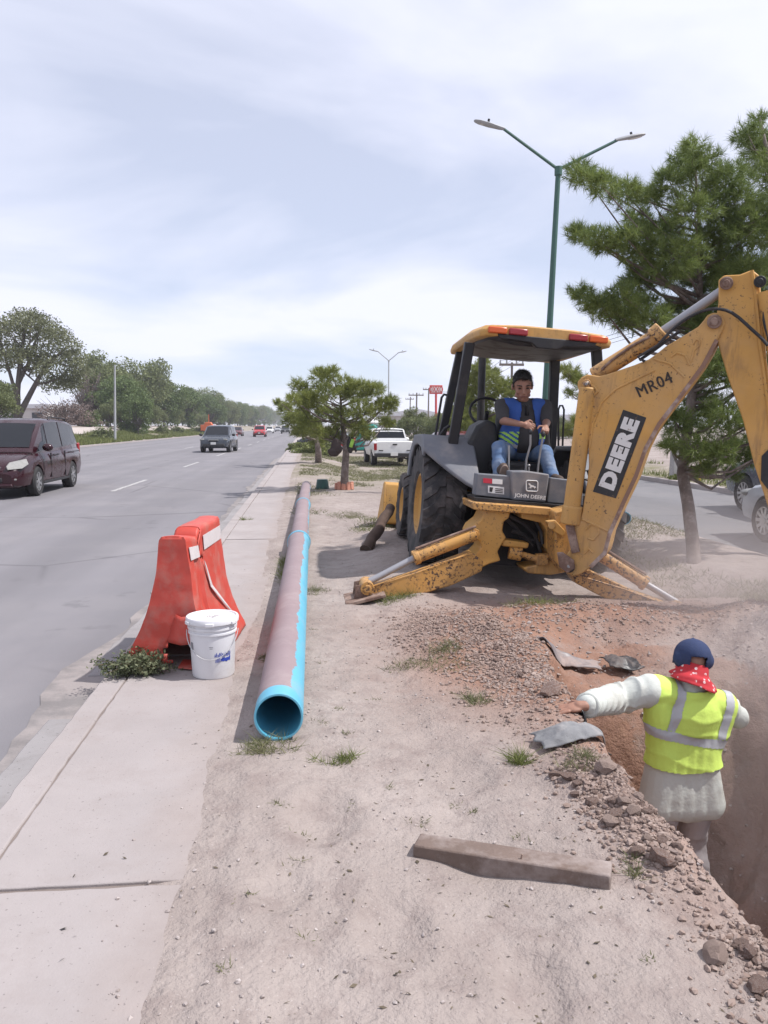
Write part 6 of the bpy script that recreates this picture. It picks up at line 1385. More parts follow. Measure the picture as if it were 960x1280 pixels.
cx0 = chest.x
def vest_keep(c, n):
    op_w = .060 + .05 * np.clip((chest.z + .1 - c[:, 2]) / .3, 0, 1)
    return ~((np.abs(c[:, 0] - cx0 - .005) < op_w) & (c[:, 1] < chest.y + .02)) & (c[:, 2] > belly.z - .17) & ~((c[:, 2] > neck.z - .03) & (np.hypot(c[:, 0] - neck.x, c[:, 1] - neck.y) < .10))
vest = split_faces(vt, vest_keep, .004, 'vest'); VO = wear('vest', vest.copy(), VBLUE, OP, .006)
for nm, z0, z1, mt in (('lime_band', -.075, .045, HIVG),):
    lim = split_faces(vest, lambda c, n: (c[:, 2] > belly.z + z0) & (c[:, 2] < belly.z + z1) & (c[:, 0] < cx0 - .03) & (np.sin((c[:, 2] * .8 + c[:, 0] * .6) * 150) > -.2), .005, nm); wear(nm, lim, mt, VO)
lim = split_faces(vest, lambda c, n: (np.abs(c[:, 2] - belly.z - .0) < .028) & (c[:, 0] > cx0 + .03), .005, 'lime_patch'); wear('lime_patch', lim, HIVG, VO)
wb_ = split_faces(vest, lambda c, n: (np.abs((c[:, 2] - belly.z + .11) + (c[:, 0] - cx0 + .1) * .3) < .018) & (c[:, 0] < cx0 - .03), .006, 'reflective_band'); wear('reflective_band', wb_, REFL, VO)
jn = blob_mesh([('e', pel, (.192, .165, .12)), ('c', hipL, .100, kneeL, .080), ('c', kneeL, .078, ankL, .068), ('c', hipR, .100, kneeR, .080), ('c', kneeR, .078, ankR, .068)], .010, 5); wear('jeans', wrinkle(jn, .010, 9, 7), JEANS, OP)
sh = blob_mesh([('c', ankL + Vector((0, .03, -.02)), .045, ankL + Vector((.01, -.13, .055)), .045), ('e', ankL + Vector((.005, -.09, .03)), (.048, .09, .045))], .008, 4); so_ = wear('shoe', sh, BOOT, OP)
Rs = frame((0, 0, 0), (1, 0, 0), (0, -.35, .94)).to_3x3(); mb = MB(); c_ = ankL + Vector((.008, -.165, -.005)); mb.loft([[c_ + Rs @ Vector((.047 * math.cos(a) * (1 - .12 * (math.sin(a) < 0)), .092 * math.sin(a), z)) for a in [2 * math.pi * k / 20 for k in range(20)]] for z in (-.012, .014)]); mb.build('shoe_sole', SOLE, so_, bevel=.006, fixn=True)
so_.children[0].data.transform(M_of(OP).inverted())
wear('shoe', blob_mesh([('c', ankR, .045, ankR + Vector((.03, -.16, -.02)), .042)], .008, 4), BOOT, OP)
# hair, eyes, brows, mouth
HM = blob_mesh([('e', HL(0, -.022, .052), (.096, .112, .098), HR), ('c', HL(-.05, .070, .098), .016, HL(.05, .066, .100), .018), ('c', HL(-.076, .015, .03), .012, HL(-.076, .018, .0), .006), ('c', HL(.076, .015, .03), .012, HL(.076, .018, .0), .006), ('c', HL(0, -.09, -.02), .05, HL(0, -.085, -.06), .035)], .007, 3); HM = wrinkle(HM, .009, 34, 9); HO = wear('hair', HM, HAIR, OP)
rg = np.random.default_rng(8); nv = len(HM.vertices); co = np.empty(nv * 3); HM.vertices.foreach_get('co', co); co = co.reshape(-1, 3); no = np.empty(nv * 3); HM.vertices.foreach_get('normal', no); no = no.reshape(-1, 3)
k = rg.integers(0, nv, 2600); V, Fq = blades(co[k] - no[k] * .006, no[k] * .7 + np.array([.3, -.25, .25]) + rg.normal(size=(len(k), 3)) * .35, rg.uniform(.014, .032, len(k)), rg.uniform(.003, .006, len(k)), rg, .2)
tag(link('hair_strands', np_mesh('hair_strands', V, Fq), HAIR, HO, None), kind='stuff')
for sx in (-1, 1):
    mb = MB(); mb.ball(HL(sx * .033, .083, .012), (.017, .009, .007), rot=HR); wear('eye', mb.mesh('eye'), EYE, OP)
    mb = MB(); mb.tube([HL(sx * .016, .090, .034), HL(sx * .036, .090, .040), HL(sx * .056, .074, .034)], [.005, .0055, .003], 6); wear('eyebrow', mb.mesh('eyebrow'), HAIR, OP)
mb = MB(); mb.tube([HL(-.024, .090, -.055), HL(0, .099, -.052), HL(.024, .090, -.055)], [.003, .006, .003], 6); wear('mouth', mb.mesh('mouth'), LIP, OP)
mb = MB(); mb.tube([HL(0, .09, -.12), chest + Vector((-.002, -.152, .12)), chest + Vector((-.004, -.160, .02))], [.008, .020, .022], 8); wear('hanging_lanyard', mb.mesh('lanyard'), BLACK, OP)
# ---------------------------------------------------------------- worker down in the trench
YW_ = 4.25
WK = thing('person', 'trench worker in yellow vest, navy cap and red bandana seen from behind', 'person', (2.14, YW_, -1.36))
sL, sR = D(820, 864, YW_), D(903, 882, YW_ + .02); nk = D(866, 850, YW_ - .01); hc = D(864, 831, YW_ + .03); ch = D(860, 895, YW_ + .02); wa = D(853, 950, YW_ + .02); pl = D(852, 990, YW_ + .02)
eL = D(772, 873, YW_ + .03); hgt = .045; wL = G(733, 884, .085); wL.y += .02; eR = D(922, 897, YW_ + .05); wR = eR + Vector((-.03, .25, -.03))
hL, hR = pl + Vector((-.09, 0, -.08)), pl + Vector((.09, 0, -.08)); kL, kR = Vector((2.02, YW_ + .06, -.93)), Vector((2.28, YW_ + .12, -.93)); aL, aR = Vector((1.99, YW_ - .03, -1.30)), Vector((2.32, YW_ + .02, -1.30))
hp, HL2, HR2 = head_parts(hc, (.10, 1, -.30), (.12, .20, 1), 1.0)
wear('body', blob_mesh(hp + [('c', nk, .06, hc - Vector((0, 0, .03)), .055), ('c', sL, .055, sR, .055), ('e', ch, (.13, .08, .17)), ('e', wa, (.12, .07, .16)), ('e', pl, (.12, .07, .10)), ('c', sL, .055, eL, .042), ('c', eL, .041, wL, .028), ('c', sR, .055, eR, .042), ('c', eR, .041, wR, .028), ('c', hL, .08, kL, .055), ('c', kL, .055, aL, .038), ('c', hR, .08, kR, .055), ('c', kR, .055, aR, .038)], .010, 4), SKIN, WK)
fd = Vector((-.95, .12, -.14)); wear('hand', blob_mesh(hand_parts(wL, fd, (-.25, 0, .95), (.1, .95, .2), .35, 1.02), .004, 3), SKIN, WK)
wear('hand', blob_mesh(hand_parts(wR, (.5, .8, -.3), (0, -.3, .9), (-.8, .5, 0), .5, 1.0), .004, 3), SKIN, WK)
tilt = (sR - sL).normalized()
sp_up = (nk - pl).normalized()
dn = -sp_up
def tor(off=0.0, skirt=True, arms=True):
    P = [('c', sL + tilt * .05, .056 + off, sR - tilt * .05, .056 + off), ('c', nk + Vector((0, 0, -.05)), .075 + off, ch, .09 + off), ('e', ch + sp_up * .02 - Vector((0, .015, 0)), (.165 + off, .105 + off, .18))]
    for q in (-.105, -.05, 0, .05, .105):
        e = .062 if abs(q) > .1 else .088
        P.append(('c', ch + tilt * q + sp_up * (.09 if abs(q) > .1 else .11), e + off, wa + Vector((q * 1.08, 0, .0)), .092 + off))
        if skirt: P.append(('c', wa + Vector((q * 1.08, 0, 0)), .094, pl + Vector((q * 1.42, 0, -.07)), .106))
    if not skirt:
        P += [('c', sL, .086, sR, .082), ('c', sL + tilt * .02 - sp_up * .06, .085, wa + Vector((-.11, 0, 0)), .09), ('c', sR - tilt * .02 - sp_up * .06, .085, wa + Vector((.11, 0, 0)), .09)]
        for q in (-.105, -.05, 0, .05, .105): P.append(('c', wa + Vector((q * 1.08, 0, 0)), .092 + off, wa + Vector((q * 1.16, 0, -.12)), .098 + off))
    if arms: P += [('c', sL - tilt * .045, .088, eL, .080), ('c', eL, .080, eL + (wL - eL) * .90, .060), ('c', sR + tilt * .03, .066, eR, .062), ('c', eR, .062, eR + (wR - eR) * .85, .050)]
    return P
def folds(me, a0, a1, amp, freq, seed, reach=.13, slant=.8):
    """creases running round a limb from a0 to a1: sharp ridges, soft valleys, fading out away from the limb"""
    n = len(me.vertices); co = np.empty(n * 3); me.vertices.foreach_get('co', co); co = co.reshape(-1, 3); no = np.empty(n * 3); me.vertices.foreach_get('normal', no); no = no.reshape(-1, 3)
    A, B = np.array(a0), np.array(a1); d = B - A; L = np.linalg.norm(d); d = d / L; q = (co - A) @ d; rad_d = np.linalg.norm(co - A - q[:, None] * d, axis=1)
    side = (co - A - q[:, None] * d) @ np.array([.1, -.6, .8])
    ph = q * freq + side * freq * slant + 1.6 * fbm(co[:, 0] * 5 + seed, co[:, 2] * 5, seed, 2)
    w = (1 - np.abs(np.sin(ph))) ** 1.6 - .35
    mask = sst(q, -.03, .05) * (1 - sst(q, L - .03, L + .05)) * (1 - sst(rad_d, reach, reach + .05)) * (.45 + .55 * vnoise(co[:, 0] * 9, co[:, 2] * 9, seed + 3))
    co = co + no * (w * mask * amp)[:, None]; me.vertices.foreach_set('co', co.ravel()); me.update(); return me
sht = wrinkle(blob_mesh(tor(), .007, 18), .008, 6, 13, .6)
sht = folds(sht, sL - tilt * .05, eL, .016, 34, 3); sht = folds(sht, eL, wL, .014, 44, 4); sht = folds(sht, sR, eR, .014, 34, 5)
sht = folds(sht, wa, pl - Vector((0, 0, .16)), .0025, 14, 6, .30, .9)
sht = split_faces(sht, lambda c, n: c[:, 2] > pl.z - .145 - .35 * (c[:, 0] - pl.x) ** 2 + .02 * np.sin(c[:, 0] * 25), 0, 'shirt')
SO = wear('shirt', sht, SHIRT, WK, .006)
cuff = eL + (wL - eL) * .90; dd = (wL - eL).normalized(); mb = MB(); mb.lathe([(.046, -.022), (.066, -.022), (.068, .02), (.046, .02)], cuff, dd, 20, closed=True); wear('cuff', mb.mesh('cuff'), SHIRT, SO)
vs2 = wrinkle(blob_mesh(tor(.016, False, False), .006, 20), .006, 6, 15, .6); vs2 = folds(vs2, wa + Vector((0, 0, -.10)), ch, .009, 22, 8, .30, .6); vs2 = folds(vs2, ch, nk, .007, 26, 9, .30, -.7)
hem = wa - sp_up * .020
vkeep = lambda c, n: ((c - np.array(hem)) @ np.array(sp_up) > .0 + .01 * np.sin(c[:, 0] * 14)) & ~((c[:, 2] > nk.z - .045) & (np.hypot(c[:, 0] - nk.x, c[:, 1] - nk.y) < .095))
V2 = split_faces(vs2, vkeep, .004, 'vest'); V2O = wear('vest', V2.copy(), HIVIS, WK, .006)
bc = D(853, 917, YW_); bdir = (sp_up + tilt * .18).normalized()
bt = split_faces(V2, lambda c, n: np.abs((c - np.array(bc)) @ np.array(bdir)) < .027, .006, 'reflective_band'); wear('reflective_band', bt, REFL, V2O)
for o_ in (-.135, .175):
    stp = split_faces(V2, lambda c, n: (np.abs((c - np.array(ch)) @ np.array(tilt) - o_) < .026) & ((c - np.array(bc)) @ np.array(bdir) > .029), .006, 'reflective_strap'); wear('reflective_strap', stp, REFL, V2O)
hemb = split_faces(V2, lambda c, n: (c - np.array(hem)) @ np.array(sp_up) < .018, .004, 'hem'); wear('hem', hemb, HIVIS, V2O)
tr_ = blob_mesh([('e', pl + Vector((0, 0, -.02)), (.145, .095, .11)), ('c', hL, .092, kL, .080), ('c', kL, .078, aL, .072), ('c', hR, .092, kR, .080), ('c', kR, .078, aR, .072)], .011, 5); wear('trousers', wrinkle(tr_, .012, 9, 17), TROUS, WK)
for a_ in (aL, aR): wear('boot', blob_mesh([('c', a_ + Vector((0, -.03, -.01)), .052, a_ + Vector((0, .16, -.03)), .045)], .010, 4), BOOT, WK)
cap = blob_mesh([('e', HL2(0, -.016, .050), (.096, .112, .094), HR2), ('c', HL2(-.06, -.03, .03), .05, HL2(.06, -.03, .03), .05)], .007, 4)
cap = split_faces(cap, lambda c, n: ((c - np.array(HL2(0, 0, .015))) @ np.array(HR2.col[2]) > -.03 + .035 * ((c - np.array(HL2(0, 0, 0))) @ np.array(HR2.col[1]) > .0)) & ~(((c - np.array(HL2(0, -.10, .022))) @ np.array(HR2.col[2]) < .02) & (np.abs((c - np.array(HL2(0, 0, 0))) @ np.array(HR2.col[0])) < .042) & ((c - np.array(HL2(0, 0, 0))) @ np.array(HR2.col[1]) < 0)), .004, 'cap'); CP = wear('cap', cap, NAVYC, WK, .005)
mb = MB(); rows = []
for k in range(9):
    a = math.pi * (k / 8); x = math.cos(a) * .078; rows.append([HL2(x, .085 + .0 * a, .022), HL2(x * .95, .085 + math.sin(a) * .085, .012), HL2(x * .95, .085 + math.sin(a) * .085, .006), HL2(x, .085, .014)])
mb.loft(rows); wear('visor', mb.mesh('visor'), NAVYC, CP)
mb = MB(); mb.ball(HL2(0, -.018, .148), (.010, .010, .006)); wear('cap_button', mb.mesh('cap_button'), NAVYC, CP)
bb0, bb1, bb2, bb3 = Vector(HL2(0, -.004, .030)), Vector(HL2(0, -.014, -.030)), nk + Vector((-.004, -.012, .035)), D(866, 853, YW_ - .02)
rows = []; nth = 72
for k in range(15):
    t = k / 14
    cs = [bb0, bb1, bb2, bb3]; u = t * 3; i = min(2, int(u)); f = u - i; c = cs[i] + (cs[i + 1] - cs[i]) * f
    rx = np.interp(t, [0, .33, .66, .85, 1], [.088, .088, .094, .116, .134]); ry = np.interp(t, [0, .33, .66, .85, 1], [.106, .102, .098, .112, .122])
    ring = []
    for j in range(nth):
        a_ = 2 * math.pi * j / nth; fo = 1 + (.012 + .060 * t) * (abs(math.sin(a_ * 3.5 + 2.2 * t + .6)) ** .7 - .5) + .03 * t * math.sin(a_ * 11 + 5 * t) + .025 * math.sin(t * 17 + 2 * a_) * (.3 + t)
        ring.append(c + tilt * math.cos(a_) * rx * fo + Vector((0, 1, 0)) * math.sin(a_) * ry * fo + Vector((0, 0, 1)) * (t * t * (.007 * math.sin(a_ * 3 + 1.0) - .014 * math.cos(a_))))
    rows.append(ring)
mb = MB(); mb.loft(rows, caps=False); bn = mb.mesh('bandana')
BO = wear('bandana', bn, BAND, WK, .004)
# ================================================================== FOREGROUND THINGS
# ---- water pipes laid beside the pavement
def pipe_mat(name='blue_pvc_faded_purple', cut=.266):
    m, t, b = newmat(name); c = t.nodes.new('ShaderNodeTexCoord'); c.name = 'TC'; s = t.nodes.new('ShaderNodeSeparateXYZ'); t.links.new(c.outputs['Object'], s.inputs[0])
    blue = mix(t, noise(t, 3), (0.085, 0.335, 0.47), (0.15, 0.43, 0.57)); pur = mix(t, noise(t, 2.2, 5, .6), (0.205, 0.148, 0.158), (0.295, 0.228, 0.235))
    w = math_(t, 'ADD', math_(t, 'ADD', s.outputs[0], .2), math_(t, 'MULTIPLY', math_(t, 'SUBTRACT', noise(t, 3.5, 5, .65), .5), .10))
    f1 = ramp(t, w, cut, cut + .005, (1, 1, 1, 1), (0, 0, 0, 1)); f2 = ramp(t, math_(t, 'ADD', s.outputs[1], math_(t, 'MULTIPLY', noise(t, 18), .03)), .145, .150)
    f3 = ramp(t, w, .060, .066)
    f = math_(t, 'MULTIPLY', math_(t, 'MULTIPLY', f1, f2), f3)
    col = mix(t, f, blue, pur); col = mix(t, math_(t, 'MULTIPLY', ramp(t, noise(t, 5, 6, .7), .5, .75), .35), col, (.40, .34, .32))
    t.links.new(col, b.inputs['Base Color']); t.links.new(math_(t, 'ADD', math_(t, 'MULTIPLY', f, .22), .36), b.inputs['Roughness']); b.inputs['Specular IOR Level'].default_value = .45
    return m
PIPEM = pipe_mat(); PIPEM2 = pipe_mat('purple_faded_pvc', .306); PBLUE = pm('blue_pvc', (0.085, 0.34, 0.48), .35, var=.12, vs=3, bmp=0)
def pipe(label, a, b, r, bell=True, mat=None):
    a, b = Vector(a), Vector(b); L = (b - a).length; rz = math.atan2(-(b.x - a.x), b.y - a.y)
    o = thing('water_pipe', label, 'pipe', tuple(a), (math.atan2(b.z - a.z, L), 0, rz), 'blue water pipes laid end to end')
    mb = MB(); prof = [(r - .010, .0), (r - .002, 0), (r, .004), (r, L - .30)] + ([(r + .006, L - .27), (r + .015, L - .22), (r + .015, L - .03), (r + .021, L - .015), (r + .021, L), (r + .008, L), (r + .004, L - .2)] if bell else [(r, L), (r - .01, L)]) + [(r - .010, L - .3)]
    mb.lathe(prof, (0, 0, 0), (0, 1, 0), 48, closed=True); mb.build('barrel', mat or PIPEM, o, smooth=40, fixn=True)
    mb = MB(); mb.lathe([(r - .0105, .0005), (r - .0105, L - .31), (r - .0115, L - .31), (r - .0115, .0005)], (0, 0, 0), (0, 1, 0), 48, closed=True); mb.build('bore', PBLUE, o, fixn=True)
    if bell: mb = MB(); mb.lathe([(r + .0165, L - .075), (r + .0165, L - .028), (r + .0225, L - .013), (r + .0225, L - .001), (r + .0235, L - .0), (r + .0235, L - .014), (r + .0180, L - .03), (r + .0180, L - .075)], (0, 0, 0), (0, 1, 0), 48, closed=True); mb.build('blue_bell', PBLUE, o, fixn=True)
    return o
RP = .120
def gp(x, y): return Vector((x, y, max(ground_at(x, y), 0) + RP - .012))
A0, A1, A2, A3 = Vector((-.150, 3.80, RP + .016)), Vector((-.105, 9.75, RP + .016)), Vector((-.075, 14.3, RP + .016)), Vector((-.02, 19.1, RP + .012))
pipe('blue and faded purple water pipe with its open end toward the white bucket', A0, A1, RP)
dv = (A2 - A1).normalized(); pipe('middle faded water pipe pushed into the blue bell of the open-ended pipe', A1 - dv * .16, A2, RP - .006, mat=PIPEM2)
dv = (A3 - A2).normalized(); pipe('far water pipe ending beside the upturned green bucket', A2 - dv * .16, A3, RP - .012, False, mat=PIPEM2)
p = D(781, 648, 8.9); zb = ground_at(p.x, 8.9)
pp = pipe('short blue pipe behind the machine, its round mouth facing the trench', (p.x, 8.9, p.z), (p.x + .7, 12.5, p.z + .05), .075, False)
mb = MB(); mb.box((p.x + .15, 9.9, (p.z + zb) / 2 - .09), (.3, .25, max(.05, p.z - zb - .12))); tag(mb.build('soil_block', pm('clod_block', (.25, .19, .165), .95, bmp=.6), bevel=.03), 'low earth lump carrying the short blue pipe', 'soil lump')
# ---- plastic road barrier, split and torn
BARR = pm('red_orange_plastic', (0.52, 0.070, 0.050), .5, var=.12, vs=4, bmp=.06, dirt=(0.40, 0.155, 0.125), da=(.47, .72), ds=6, fine=22)
bar = thing('road_barrier', 'cracked red orange plastic road barrier with torn foot standing on the kerb', 'barrier', (-.885, 5.12, 0.0), (0, 0, rad(-5)))
zz_ = np.array([0, .05, .10, .16, .24, .33, .43, .54, .65, .76, .84, .862]); ww_ = np.array([.315, .300, .268, .236, .200, .168, .142, .121, .105, .093, .085, .070])
BW = lambda z: np.interp(z, zz_, ww_)
LB = 1.06; NZ, NY, NX = 44, 60, 18
def bar_warp(P):
    P = np.array(P, float); x, y, z = P[:, 0], P[:, 1], P[:, 2]
    near = (y < .37) * sst(z, .55, .86); x = x - .10 * z / .86 * 0 + .012 * np.sin(y * 9) * z
    z = z - near * .045 * sst(y, .0, .36) - .012 * near; x = x - near * .012
    x = x + .010 * fbm(y * 4, z * 4, 7) ; y = y + .012 * fbm(x * 6, z * 5, 8)
    return np.c_[x + .045 * (z / .86), y, z]
def hole(x, z): return (z < .20 + .05 * np.sin(x * 31) + .03 * np.sin(x * 77)) & (x > -.02 + .03 * np.sin(z * 40)) & (x < .30) | ((z < .035 + .02 * np.sin(x * 45)) & (x > -.2))
vs_, fs_ = [], []
def grid(us, vs, fn, drop=None):
    o = len(vs_); nu, nv = len(us), len(vs)
    for u in us:
        for v in vs: vs_.append(fn(u, v))
    for i in range(nu - 1):
        for j in range(nv - 1):
            if drop is not None and drop((us[i] + us[i + 1]) / 2, (vs[j] + vs[j + 1]) / 2): continue
            fs_.append((o + i * nv + j, o + (i + 1) * nv + j, o + (i + 1) * nv + j + 1, o + i * nv + j + 1))
zs_ = np.linspace(.012, .862, NZ); yss = np.linspace(0, LB, NY); uss = np.linspace(-1, 1, NX)
crk = lambda z: .36 + .03 * math.sin(z * 23) + .02 * math.sin(z * 61)
gap = lambda y, z: z > .60 and abs(y - crk(z)) < .014 + .03 * (z - .60)
grid(yss, zs_, lambda y, z: (float(BW(z)) - (.022 if .12 < y < .30 and .08 < z < .72 else 0), y, z), gap)
grid(yss, zs_, lambda y, z: (-float(BW(z)), y, z), gap)
grid(uss, zs_, lambda u, z: (u * float(BW(z)), 0.0, z), lambda u, z: bool(hole(u * BW(z), z)))
grid(uss, zs_, lambda u, z: (u * float(BW(z)), LB, z))
grid(yss, uss, lambda y, u: (u * float(BW(.862)), y, .862 + .006 * (1 - u * u)), lambda y, u: gap(y, .862) or (abs(y - .31) < .02 and u > -.2 and u < .5))
me = bpy.data.meshes.new('shell'); me.from_pydata([tuple(q) for q in bar_warp(vs_)], [], fs_); me.update()
import bmesh
bm_ = bmesh.new(); bm_.from_mesh(me); bmesh.ops.remove_doubles(bm_, verts=bm_.verts, dist=.003); bmesh.ops.recalc_face_normals(bm_, faces=bm_.faces); bm_.to_mesh(me); bm_.free()
o = link('shell', me, BARR, bar, 50); m = o.modifiers.new('t', 'SOLIDIFY'); m.thickness = .007; m.offset = -1
def on_side(pts, mat, nm, off=.006):
    v = [(float(BW(z)) + off, y, z) for y, z in pts]; v = bar_warp(v); mb = MB(); mb.prism([tuple(q) for q in v], (.003, 0, 0)); mb.build(nm, mat, bar, smooth=None)
TAPE = pm('dusty_white_tape', (0.56, 0.52, 0.52), .6, var=.12, vs=14)
on_side([(.03, .70), (.30, .70), (.29, .80), (.03, .79)], TAPE, 'reflective_tape'); on_side([(.44, .70), (1.0, .70), (1.0, .80), (.44, .80)], TAPE, 'reflective_tape')
on_side([(.37, .64), (.41, .60), (.52, .44), (.70, .27), (.86, .13), (.66, .27), (.46, .44)], TAPE, 'white_sliver', .012)  # thin white sliver running down from the crack, same colour as the tape
mb = MB(); rows = []
for k in range(7):
    z = .17 + .03 * k; rows.append([(-.02 + .01 * k, -.004, z), (.08, -.03 - .015 * (6 - k) / 6, z - .01), (.17, -.035 - .012 * (6 - k) / 6, z), (.19, -.03, z)])
mb.add([p for r_ in rows for p in r_], [(i * 4 + j, i * 4 + j + 1, i * 4 + j + 5, i * 4 + j + 4) for i in range(6) for j in range(3)])
fl = mb.build('torn_flap', BARR, bar, smooth=40); m = fl.modifiers.new('t', 'SOLIDIFY'); m.thickness = .006
mb = MB(); mb.prism([(.06, -.05, .012), (.20, -.09, .012), (.27, -.02, .012), (.24, .10, .012), (.05, .12, .012)], (0, 0, .008)); mb.build('torn_foot', BARR, bar)
# ---- white paint bucket
WPL = pm('white_bucket_plastic', (0.66, 0.66, 0.68), .38, var=.05, vs=6, bmp=.03, dirt=(0.50, 0.47, 0.45), da=(.56, .82), ds=6)
bk0 = G(267, 842); bkt = thing('plastic_bucket', 'white lidded plastic bucket with smudged blue print on the pavement', 'bucket', (bk0.x, bk0.y, .002), (0, 0, rad(10)))
mb = MB(); mb.lathe([(.001, .004), (.118, .004), (.126, .0), (.130, .012), (.141, .272), (.149, .274), (.149, .286), (.143, .288), (.1435, .302), (.152, .304), (.152, .318), (.146, .320), (.147, .345), (.150, .350)], n=56); tub = mb.build('tub', WPL, bkt, smooth=35)
mb = MB(); mb.lathe([(.151, .338), (.162, .340), (.163, .366), (.158, .374), (.148, .374), (.142, .366), (.001, .365)], n=56); lid = mb.build('lid', WPL, bkt, smooth=35)
for k in range(6):
    a = rad(20 + 60 * k); mb = MB(); mb.box((.164 * math.cos(a), .164 * math.sin(a), .346), (.012, .052, .022), (0, 0, a)); mb.build('lid_tab', WPL, lid, bevel=.004)
mb = MB()
for k in range(5): mb.box((-.03 + .014 * k, -.01 + .02 * math.sin(k * 2), .3665), (.006, .05 * (.4 + .4 * abs(math.sin(k * 3))), .0015), (0, 0, .3 * k))
mb.build('lid_scuff', pm('lid_scuff', (.30, .27, .26), .8), lid)
mb = MB(); pts = []
for k in range(17):
    t = k / 16; a = rad(-190 + 180 * t); pts.append((.158 * math.cos(a), .158 * math.sin(a) * 1.0, .285 - .155 * math.sin(math.pi * t) ** 1.2))
mb.tube(pts, .0028, 6); mb.build('wire_handle', pm('handle_wire', (.55, .55, .56), .4, metal=.5), bkt)
INK = pm('blue_ink', (0.035, 0.065, 0.36), .6, var=.35, vs=50, bmp=0)
rr = random.Random(4); inks = MB()
def on_tub(a, z, w, h, sl=0.0):
    q = []
    for da, dz in ((-w / 2, -h / 2), (w / 2, -h / 2), (w / 2 + sl, h / 2), (-w / 2 + sl, h / 2)):
        r_ = .1415 + .011 * ((z + dz) - .27) / .26; q.append((r_ * math.cos(a + da / .14), r_ * math.sin(a + da / .14), z + dz))
    inks.prism(q, (.0012 * math.cos(a), .0012 * math.sin(a), 0))
a0 = rad(-66)
for k in range(12):
    on_tub(a0 - .40 + k * .068, .150 + .004 * math.sin(k * 2), .004, rr.choice((.018, .026, .034)), .002); on_tub(a0 - .385 + k * .068, .146 + .008 * (k % 2), .007, .004)
for k in range(9): on_tub(a0 - .10 + k * .055, .120 + .002 * math.sin(k), .0085, .018 + .004 * (k % 3), .002)
for k in range(4): on_tub(a0 - .36 + k * .06, .118, .004, .026, .002)
inks.build('blue_print', INK, tub)
mb = MB(); inks = mb; on_tub(rad(-158), .20, .03, .045); mb.build('grey_label', pm('label_grey', (.22, .22, .24), .6), tub)
inks = MB(); on_tub(rad(-98), .205, .024, .006); on_tub(rad(-98), .195, .018, .005); inks.build('small_print', pm('label_grey2', (.36, .36, .38), .6), tub)
# ---- half-buried timber
WOOD = pm('grey_brown_timber', (0.165, 0.120, 0.100), .9, var=.3, vs=5, bmp=.6, bs=30, dirt=(0.32, 0.27, 0.25), da=(.46, .66), ds=4, fine=60)
pa, pb_ = G(516, 1071), G(763, 1114); tl_ = thing('timber_beam', 'short weathered timber beam lying half buried in the sand', 'beam', (0, 0, 0))
dx_ = (pb_ - pa); ax = dx_.normalized(); sd = Vector((-ax.y, ax.x, 0)); mb = MB(); rows = []; g = max(ground_at(pa.x + dx_.x * k / 10, pa.y + dx_.y * k / 10 - .01) for k in range(11)) - .006
for t, w, h0, h in ((0, .098, .010, .044), (.015, .10, -.02, .046), (.10, .10, -.03, .047), (.5, .10, -.03, .051), (.98, .10, -.03, .056), (1.0, .099, -.028, .054)):
    c = pa + dx_ * t; c.z = 0
    rows.append([c + Vector((0, 0, g + h0)), c + sd * w + Vector((0, 0, g + h0)), c + sd * w + Vector((0, 0, g + h)), c + Vector((0, 0, g + h + .002))])
mb.loft(rows); mb.build('wood', WOOD, tl_, smooth=30, bevel=.006, fixn=True)
tl_ = tl_
mb = MB(); q = pa + dx_ * .56; mb.tube([q + sd * .02 + Vector((0, 0, g + .050)), q + sd * .02 + Vector((.004, 0, g + .070))], .003, 6); mb.build('bent_nail', RUST, tl_)
# ---- fallen log against the loader
la, lb = G(457, 688, ground_at(.75, 9.9)), D(489, 634, 10.35); mb = MB(); n = 9
mb.tube([la + (lb - la) * (k / (n - 1)) + Vector((.012 * math.sin(k * 2.1), 0, .010 * math.sin(k * 1.3))) for k in range(n)], [.076, .070, .068, .072, .066, .064, .066, .063, .062], 14)
lg = mb.build('log', BARK_LOG, smooth=50); tag(lg, 'dark brown log leaning on the loader bucket beside the front wheel', 'log')
mb = MB(); dlg = (lb - la).normalized(); mb.lathe([(.001, .003), (.057, .003), (.059, 0)], lb + Vector((.012 * math.sin(16.8), 0, .010 * math.sin(10.4))), dlg, 14); mb.build('cut_end', pm('cut_wood', (.36, .25, .17), .85, var=.2, vs=12), lg)
# ---- orange blocks round the pine, bag and jacket on the tree, green bucket
ORB = pm('salmon_block', (0.50, 0.235, 0.165), .85, var=.2, vs=6, bmp=.4, bs=18); tb = G(430, 612)
for k in range(6):
    a = rad(200 + 32 * k); c = Vector((tb.x + .19 * math.cos(a), tb.y - .02 + .19 * math.sin(a), 0)); mb = MB(); mb.box((0, 0, 0), (.11, .10, .17 + .06 * (k % 2)), (0, .06 * (k % 3 - 1), a + math.pi / 2), .86)
    o = mb.build('edging_block', ORB, bevel=.025, segs=3); o.location = (c.x, c.y, ground_at(c.x, c.y) + .085); tag(o, 'salmon orange edging block at the foot of the bushy pine', 'block', 'orange blocks round the pine')
bgx = D(420, 560, 18.75); bag = thing('backpack', 'dark brown bag hanging by its strap from the bushy pine', 'bag', tuple(bgx)); BAGM = pm('brown_canvas', (0.045, 0.032, 0.030), .85, var=.2, vs=8, bmp=.2)
wear('sack', wrinkle(blob_mesh([('e', bgx + Vector((0, 0, .03)), (.12, .08, .20)), ('e', bgx + Vector((-.05, 0, -.09)), (.15, .10, .11)), ('e', bgx + Vector((.04, -.04, -.02)), (.10, .07, .13))], .014, 4), .010, 8, 31), BAGM, bag)
